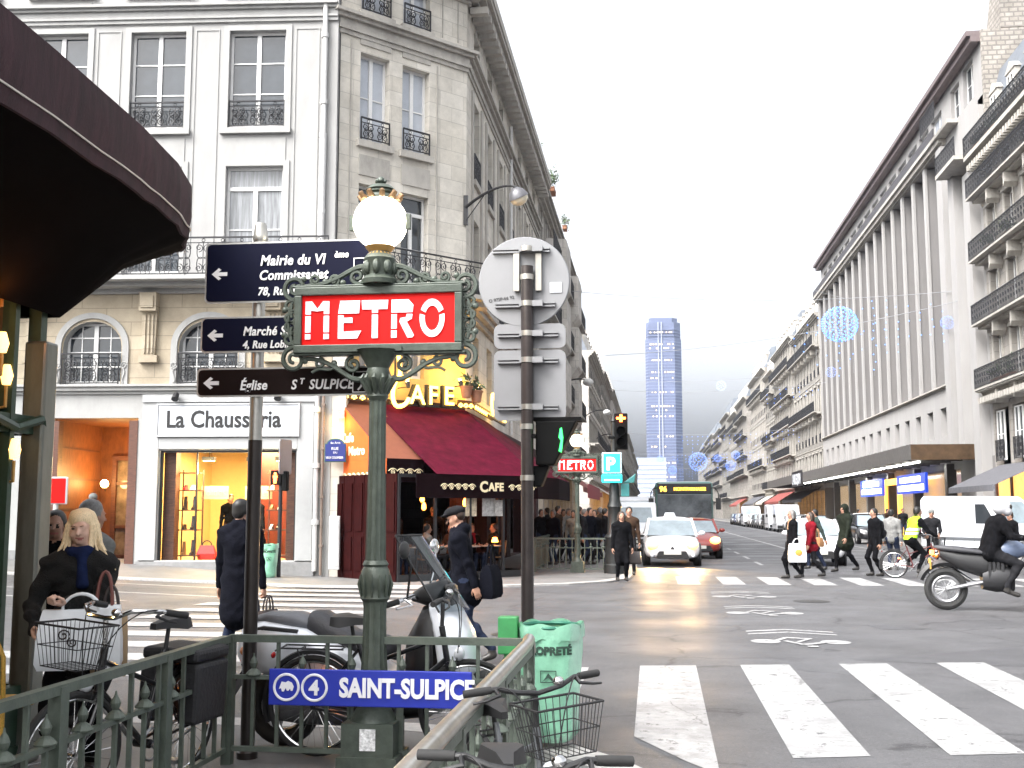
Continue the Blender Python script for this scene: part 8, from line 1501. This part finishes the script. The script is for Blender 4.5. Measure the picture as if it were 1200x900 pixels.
# shrubs growing over the eave of the stone houses
for i, (px, py, X, s, n) in enumerate(((650, 218, -4.75, .75, 300), (632, 172, -4.75, .4, 120), (664, 262, -4.75, .5, 160))):
    p = onX(px, py, X); potted('roof_shrub', ['largest bushy shrub growing over the eave of the stone houses', 'small shrub over the eave nearest the street lamp', 'shrub over the eave farther along above the round sign'][i], (p.x - .1, p.y, p.z - .4), s * 1.5, s * 1.6, n, 70 + i, rz=math.pi / 2)
# ================================================================ people
def P(px, py, z=.004): g = onZ(px, py, z); return (g.x, g.y, z)
FUR = mat('fur_black', (.004, .004, .004), .95, var=.5, scale=55, bump=.8, bscale=120); SCARFB = cloth('scarf_blue', (.01, .016, .05))
# woman in the foreground, holding bags
w0 = dep(97, 600, 6.95); WO = (w0.x, w0.y, NZ)
person('blonde long haired woman in a black fur coat and blue scarf, holding white bags', WO, R_(16), H=1.62, top=FUR, legs=BLACK, skin=SKIN2, hair='blond', hairstyle='long', coat=.22, hands=((-.20, -.28, 1.0), (.0, -.37, 1.17)), feet=((-.11, -.08, 0), (.1, .1, 0)), vox=.0085, scarf=SCARFB, head_turn=R_(-2), girth=.93, hstyle=('relaxed', 'grip'), elbow=((-.6, .5, -.6), (.6, .5, -.5)), woman=True, noise=.009, hand_vox=.004)
def bag(label, loc, rz, w, d, h, m, strap=.3, cm=None, paper=False, kind='shopping_bag'):
    t = thing(kind, label, 'bag', loc, rz); b = MB(); k = .92 if paper else 1.0; b.loft([[(x * sx, y * sy, z) for x, y in ((-w / 2, -d / 2), (-w * .17, -d / 2 * 1.15), (w * .2, -d / 2 * .9), (w / 2, -d / 2), (w / 2 * 1.03, 0), (w / 2, d / 2), (0, d / 2 * 1.1), (-w / 2, d / 2))] for z, sx, sy in ((0, .95, .85), (h * .12, 1.02, 1.1), (h * .5, 1, 1), (h * .85, .94, .7), (h, .9, .35))]); b.build('bag_body', m, t, 30)
    b = MB(); [b.tube(bez((-w * .22, s * d * .15, h * .98), (-w * .2, s * d * .1, h + strap), (w * .2, s * d * .1, h + strap), (w * .22, s * d * .15, h * .98), 10), .009, 6) for s in (-1, 1)]; b.build('handle', cm or m, t); return t
WB_ = mat('bag_white_plastic', (.72, .74, .76), .4, var=.1, scale=6, bump=.5, bscale=7)
q = dep(92, 790, 6.62); b1 = bag('large white plastic shopping bag held by the blonde woman', (q.x, q.y, q.z + .03), R_(20), .46, .14, .34, WB_, .12); b = MB(); b.tube(spiral((-.08, -.085, .2), .035, .008, 1.4, 0, 14), .004, 4); b.tube(spiral((-.03, -.085, .16), .03, .008, 1.4, 2, 14), .004, 4); b.build('printed_mark', SHC[1], b1)
q = dep(127, 792, 6.75); bag('brown paper bag hanging beside the white plastic bag', (q.x, q.y, q.z), R_(25), .2, .12, .36, mat('bag_kraft', (.3, .21, .12), .8, var=.1), .22, SHC[1]); q = dep(121, 745, 6.72); bag('white folded carrier bag with red strap on her arm', (q.x, q.y, q.z - .02), R_(20), .2, .1, .2, WB_, .26, mat('strap_brown', (.16, .05, .04), .5))
g = dep(107, 600, 8.6); person('grey haired man in a grey padded jacket close behind the blonde woman', (g.x, g.y, NZ), R_(150), H=1.70, top=GREY, legs=CHAR, hair='grey', vox=.014, girth=1.1)
g = dep(66, 600, 8.8); person('person in black standing at the glass corner behind the blonde woman', (g.x, g.y, NZ), R_(20), H=1.62, top=BLACK, legs=BLACK, hair='black', vox=.016)
t0 = inWB(-5.95, -.1, .40); person('passer-by in a dark jacket with pale stripes leaving the wooden passage', (t0.x, t0.y, .36), R_(-60), H=1.74, top=CHAR, legs=JEAN, hair='grey', vox=.016, vest=cloth('pinkish', (.2, .1, .1)), hat='beanie')
# man in a long dark overcoat, back to us
g = P(277, 783, .004); g = (g[0], g[1], .004); MAN = person('man in a long navy overcoat seen from behind, carrying a dark bag', g, R_(168), H=1.78, top=NAVY, legs=JEAN, hair='black', coat=.36, vox=.011, girth=1.12, hands=((-.30, 0, .82), (.26, -.04, .80)), hstyle=('grip', 'relaxed'), feet=((-.1, -.05, 0), (.12, .08, 0)), hand_vox=.005)
hx = Matrix.Rotation(R_(168), 3, 'Z') @ Vector((-.31, -.02, .66)) ; bag('black handbag with long straps hanging from the overcoat man\'s hand', (g[0] + .34, g[1] - .02, .40), R_(80), .34, .12, .22, SHC[1], .2, kind='handbag')
# man in flat cap walking left
g = dep(545, 600, 12.6); person('man in a grey flat cap and navy hooded coat walking left, head bowed', (g.x, g.y, .004), R_(-84), H=1.70, top=NAVY, legs=JEAN, hair='brown', hat='cap', vox=.011, lean=R_(9), coat=.14, hood=True, feet=((-.1, -.26, 0), (.1, .3, .05)), hands=((-.22, -.22, .92), (.24, .14, .84)), head_tilt=R_(14), girth=1.12, hand_vox=.005)
q = dep(575, 690, 12.55); bag('dark blue shoulder bag on the capped man\'s back', (q.x, q.y, q.z - .1), R_(80), .36, .16, .36, NAVY, .3, kind='shoulder_bag')
# woman waiting at the far kerb and the person behind
person('woman in a long black coat waiting at the far kerb with a handbag', P(729, 681, .04), R_(10), H=1.62, top=BLACK, legs=BLACK, hair='brown', hairstyle='bob', coat=.38, vox=.015, girth=1.1, hands=((-.24, -.02, .8), (.28, -.05, .74)), woman=True)
g = P(742, 680, .04); bag('dark handbag held by the woman at the far kerb', (g[0] + .02, g[1] - .05, .42), 0, .34, .16, .3, SHC[1], .14, kind='handbag')
person('taller person in brown behind the woman at the far kerb', P(738, 674, .04), R_(0), H=1.74, top=BROWN, legs=CHAR, hair='black', vox=.018)
# group on the crossing to the right
walk = lambda s=1: dict(feet=((-.09, -.27 * s, 0), (.09, .27 * s, .04)), hands=((-.26, .16 * s, .82), (.26, -.2 * s, .86)))
person('woman in a black coat with a white carrier bag leading the walkers', P(930, 678), R_(-78), H=1.70, top=BLACK, legs=BLACK, hair='grey', hairstyle='bob', coat=.36, vox=.015, girth=1.12, feet=((-.08, -.14, 0), (.08, .14, .02)), woman=True, scarf=mat('scarf_tan', (.35, .2, .12), .9))
g = P(933, 678); b_ = bag('white carrier bag with an orange print held by the leading walker', (g[0], g[1] - .35, .42), R_(5), .42, .14, .46, WB_, .16); b = MB(); b.ball((.02, -.08, .24), (.09, .012, .08), 10, 6); b.build('print', mat('print_orange', (.6, .3, .05), .6), b_)
person('woman in a red jacket walking behind the black coat', P(952, 677), R_(-75), H=1.64, top=RED, legs=CHAR, hair='brown', hairstyle='bob', vox=.015, coat=.1, woman=True, **walk()); g = P(955, 672); bag('tan leather shoulder bag on the red jacket woman', (g[0] + .05, g[1] - .3, .72), R_(-60), .36, .14, .26, mat('bag_tan', (.28, .14, .06), .6), .3, kind='shoulder_bag')
person('person in a dull green coat between the red jacket and the white car', P(957, 668), R_(-80), H=1.72, top=cloth('grey_green', (.035, .05, .045)), legs=JEAN, hair='black', vox=.017, **walk(-1))
person('tall person in an olive hooded parka crossing before the white car', P(992, 670), R_(-60), H=1.86, top=OLIVE, legs=BLACK, hair='brown', hood='up', coat=.2, vox=.015, girth=1.15, **walk())
person('man in dark clothes with a rucksack facing left on the crossing', P(1027, 675), R_(-70), H=1.74, top=BLACK, legs=BLACK, hair='black', vox=.014, backpack=CHAR, girth=1.05, feet=((-.12, -.06, 0), (.12, .08, 0)))
person('person in a light grey jacket with a bag strap behind the cyclist', P(1047, 668), R_(150), H=1.72, top=cloth('light_grey', (.2, .2, .195)), legs=JEAN, hair='black', vox=.016, girth=1.1)
person('person in a pale hat and dark jacket facing us beyond the cyclist', P(1094, 664), R_(-12), H=1.72, top=CHAR, legs=BLACK, hair='grey', hat='beanie', vox=.016, hands=((-.2, -.25, 1.0), (.2, -.25, 1.0)))
person('onlooker in dark clothes partly hidden by the motorcyclist', P(1187, 672), R_(-60), H=1.66, top=BLACK, legs=BLACK, hair='brown', vox=.018)
# cyclist and motorcyclist: astride their machines
ride = person('cyclist in a bright yellow reflective vest riding away to the right', (CY[0] - .12, CY[1], .02), R_(112), H=1.78, top=BLACK, legs=BLACK, hair='black', vest=HIVIS, seat=.95, lean=R_(24), feet=((-.14, -.12, .12), (.14, -.02, .28)), hands=((-.26, -.55, 1.02), (.26, -.55, 1.02)), hstyle=('grip', 'grip'), vox=.014, girth=1.15)
g = MOTO.location; person('helmeted motorcyclist in dark padded clothes leaning forward', (g.x - .05, g.y, .004), R_(84), H=1.86, top=BLACK, legs=CHAR, helmet=mat('helmet_grey', (.45, .45, .47), .3, var=.1, coat=.5), seat=.94, lean=R_(20), feet=((-.2, -.2, .28), (.2, -.2, .28)), hands=((-.36, -.52, 1.14), (.36, -.52, 1.14)), hstyle=('grip', 'grip'), vox=.015, girth=1.5, gloves=BLACK, scarf=None)
# shop customers
for i, (u, v, tp, r, l) in enumerate(((-2.95, 1.5, BLACK, 40, 'shop assistant in a black jacket inside the lit shoe shop'), (-2.15, 1.2, CHAR, 150, 'customer in grey seen from behind inside the lit shoe shop'))): q = inWB(u, v, .43); person(l, tuple(q), R_(r), H=1.68, top=tp, legs=BROWN if i == 0 else CHAR, hair='brown' if i == 0 else 'grey', vox=.018)
# people in the cafe terrace
seats = [(1.5, -2.0, 'JEAN', 'seated cafe guest in a blue denim jacket near the left glass', GREY, 120, True), (.7, -1.6, 'B', 'seated cafe guest in black at the far left of the terrace', BLACK, 60, True), (2.3, -1.9, 'B', 'seated cafe guest in brown at the middle table', BROWN, -40, True), (3.1, -1.7, 'R', 'seated cafe guest with a red scarf near the right glass', BLACK, 40, True), (3.75, -1.8, 'G', 'seated cafe guest in charcoal at the right end of the terrace', CHAR, -60, True),
         (1.35, -.7, 'V', 'person in a yellow reflective waistcoat standing inside the cafe', BLACK, 170, False), (2.7, -.6, 'W', 'waiter in black standing between the cafe tables', BLACK, 10, False), (3.4, -.4, 'W', 'guest in navy standing by the right posters inside the cafe', NAVY, 60, False)]
for i, (x, y, k, l, tp, r, sit) in enumerate(seats):
    q = inCH(x, y, .06); kw = dict(seat=.5, feet=((-.12, -.42, 0), (.12, -.42, 0)), hands=((-.2, -.35, .75), (.2, -.35, .75))) if sit else {}
    person(l, tuple(q), R_(r) + CA * 0, H=1.72, top=tp, legs=JEAN if i % 2 else CHAR, hair=['black', 'brown', 'grey'][i % 3], vox=.019, vest=HIVIS if k == 'V' else None, scarf=RED if k == 'R' else None, **kw)
def bistro(label, x, y, lamp):
    q = inCH(x, y, .06); t = thing('cafe_table', label, 'table', q); b = MB(); b.lathe([(.3, .72), (.31, .735), (.3, .75)], 18); b.build('tabletop', mat('table_marble', (.4, .37, .34), .3), t); b = MB(); b.lathe([(.2, 0), (.18, .03), (.03, .06), (.03, .71), (.1, .72)], 12); b.build('pedestal', DMET, t)
    if lamp: l = thing('table_lamp', 'small glowing %s lamp on the cafe table' % lamp, 'lamp', q + Vector((.05, 0, .75))); b = MB(); b.lathe([(.07, .08), (.09, .09), (.05, .2)], 10); b.build('shade', LAMPO, l); b = MB(); b.lathe([(.05, 0), (.012, .02), (.012, .09)], 8); b.build('base', DMET, l)
bistro('round cafe table near the left terrace glass', 1.1, -2.1, None); bistro('round cafe table in the middle of the terrace', 2.7, -2.1, None); bistro('round cafe table with a red lamp near the right glass', 3.4, -2.2, 'red')
for i, (x, y, z, s) in enumerate(((1.9, -1.2, 1.95, 'left'), (2.6, -.3, 1.75, 'middle'), (3.5, -.9, 1.85, 'right'))):
    q = inCH(x, y, z); t = thing('pendant_lamp', s + ' orange pendant lamp hanging inside the cafe terrace', 'lamp', q); b = MB(); b.lathe([(.015, .16), (.05, .1), (.06, 0), (.03, -.05)], 10); b.build('shade', LAMPO, t); b = MB(); b.tube([(0, 0, .16), (0, 0, .55)], .006, 5); b.build('cord', DMET, t)
def cafe_chair(i, x, y, r):
    q = inCH(x, y, .06); t = thing('cafe_chair', 'cafe chair under the guest, ' + ['far left', 'left', 'middle', 'right', 'right end'][i] + ' of the terrace', 'chair', q, R_(r)); b = MB(); b.box(-.2, .2, -.2, .22, .42, .45); b.build('seat', SHC[4], t, 0, .01); b = MB(); b.tube([(-.2, .22, .45), (-.2, .28, .85), (.2, .28, .85), (.2, .22, .45)], .015, 6); b.box(-.19, .19, .25, .27, .55, .83); b.build('backrest', SHC[4], t)
    for sx in (-.17, .17):
        for sy in (-.17, .19): b = MB(); b.cyl((sx, sy, 0), (sx, sy, .42), .014, n=6); b.build('leg', DMET, t)
for i, s in enumerate((1, 0, 2, 3, 4)): x, y, k, l, tp, r, sit = seats[s if s != 0 or i else 0] if False else seats[[1, 0, 2, 3, 4][i]]; cafe_chair(i, x, y, r)
# crowd behind the far metro railing
cr = [(634, 'BLACK', 1.7), (641, 'CHAR', 1.75), (648, 'NAVY', 1.68), (654, 'BROWN', 1.8), (660, 'BLACK', 1.7), (666, 'GREY', 1.72), (672, 'CREAM', 1.66), (679, 'BLACK', 1.78), (685, 'CHAR', 1.7), (691, 'NAVY', 1.74), (697, 'BLACK', 1.68), (703, 'BROWN', 1.76), (709, 'BLACK', 1.72), (714, 'CHAR', 1.66)]
tops = dict(BLACK=('black', BLACK), CHAR=('charcoal', CHAR), NAVY=('navy', NAVY), BROWN=('brown', BROWN), GREY=('grey', GREY), CREAM=('cream', CREAM))
order = ['leftmost', 'second', 'third', 'fourth', 'fifth', 'sixth', 'seventh', 'eighth', 'ninth', 'tenth', 'eleventh', 'twelfth', 'thirteenth', 'rightmost']
rnd = random.Random(12)
for i, (px, c, h) in enumerate(cr):
    Y = 34.5 + rnd.uniform(0, 5); q = onY(px, 600, Y); person('person in %s, %s of the crowd behind the far metro railing' % (tops[c][0], order[i]), (q.x, Y, FZ), R_(rnd.uniform(-120, 120)), H=h, top=tops[c][1], legs=CHAR if i % 2 else JEAN, hair=['black', 'brown', 'grey'][i % 3], vox=.021, face=False, group='crowd behind the far metro railing', hand_vox=.009)
for i, (px, Y, c, l) in enumerate(((905, 62, 'CHAR', 'distant pedestrian in charcoal on the right pavement'), (1012, 66, 'BROWN', 'distant pedestrian in brown under the canopy'), (985, 75, 'BLACK', 'distant pedestrian in black by the blue signs'))): q = onY(px, 600, Y); person(l, (max(q.x, 13.2), Y, .12), R_(40 * i), H=1.72, top=tops[c][1], legs=JEAN, vox=.022, face=False, hand_vox=.009)
# ---------------------------------------------------------------- air: thin blue haze; most of the tower's blue is in its colour
hz = mat('haze', (1, 1, 1), var=0); n = hz.node_tree; n.nodes.clear(); o_ = n.nodes.new('ShaderNodeOutputMaterial'); pv = n.nodes.new('ShaderNodeVolumePrincipled'); pv.inputs['Color'].default_value = (.62, .74, 1.0, 1); pv.inputs['Density'].default_value = HAZE_D if 'HAZE_D' in globals() else .00012; pv.inputs['Anisotropy'].default_value = .2
n.links.new(pv.outputs[0], o_.inputs['Volume'])
b = MB(); b.box(-300, 400, -60, 1300, -1.05, 245); tag(b.build('haze', hz, smooth=0), kind='stuff')
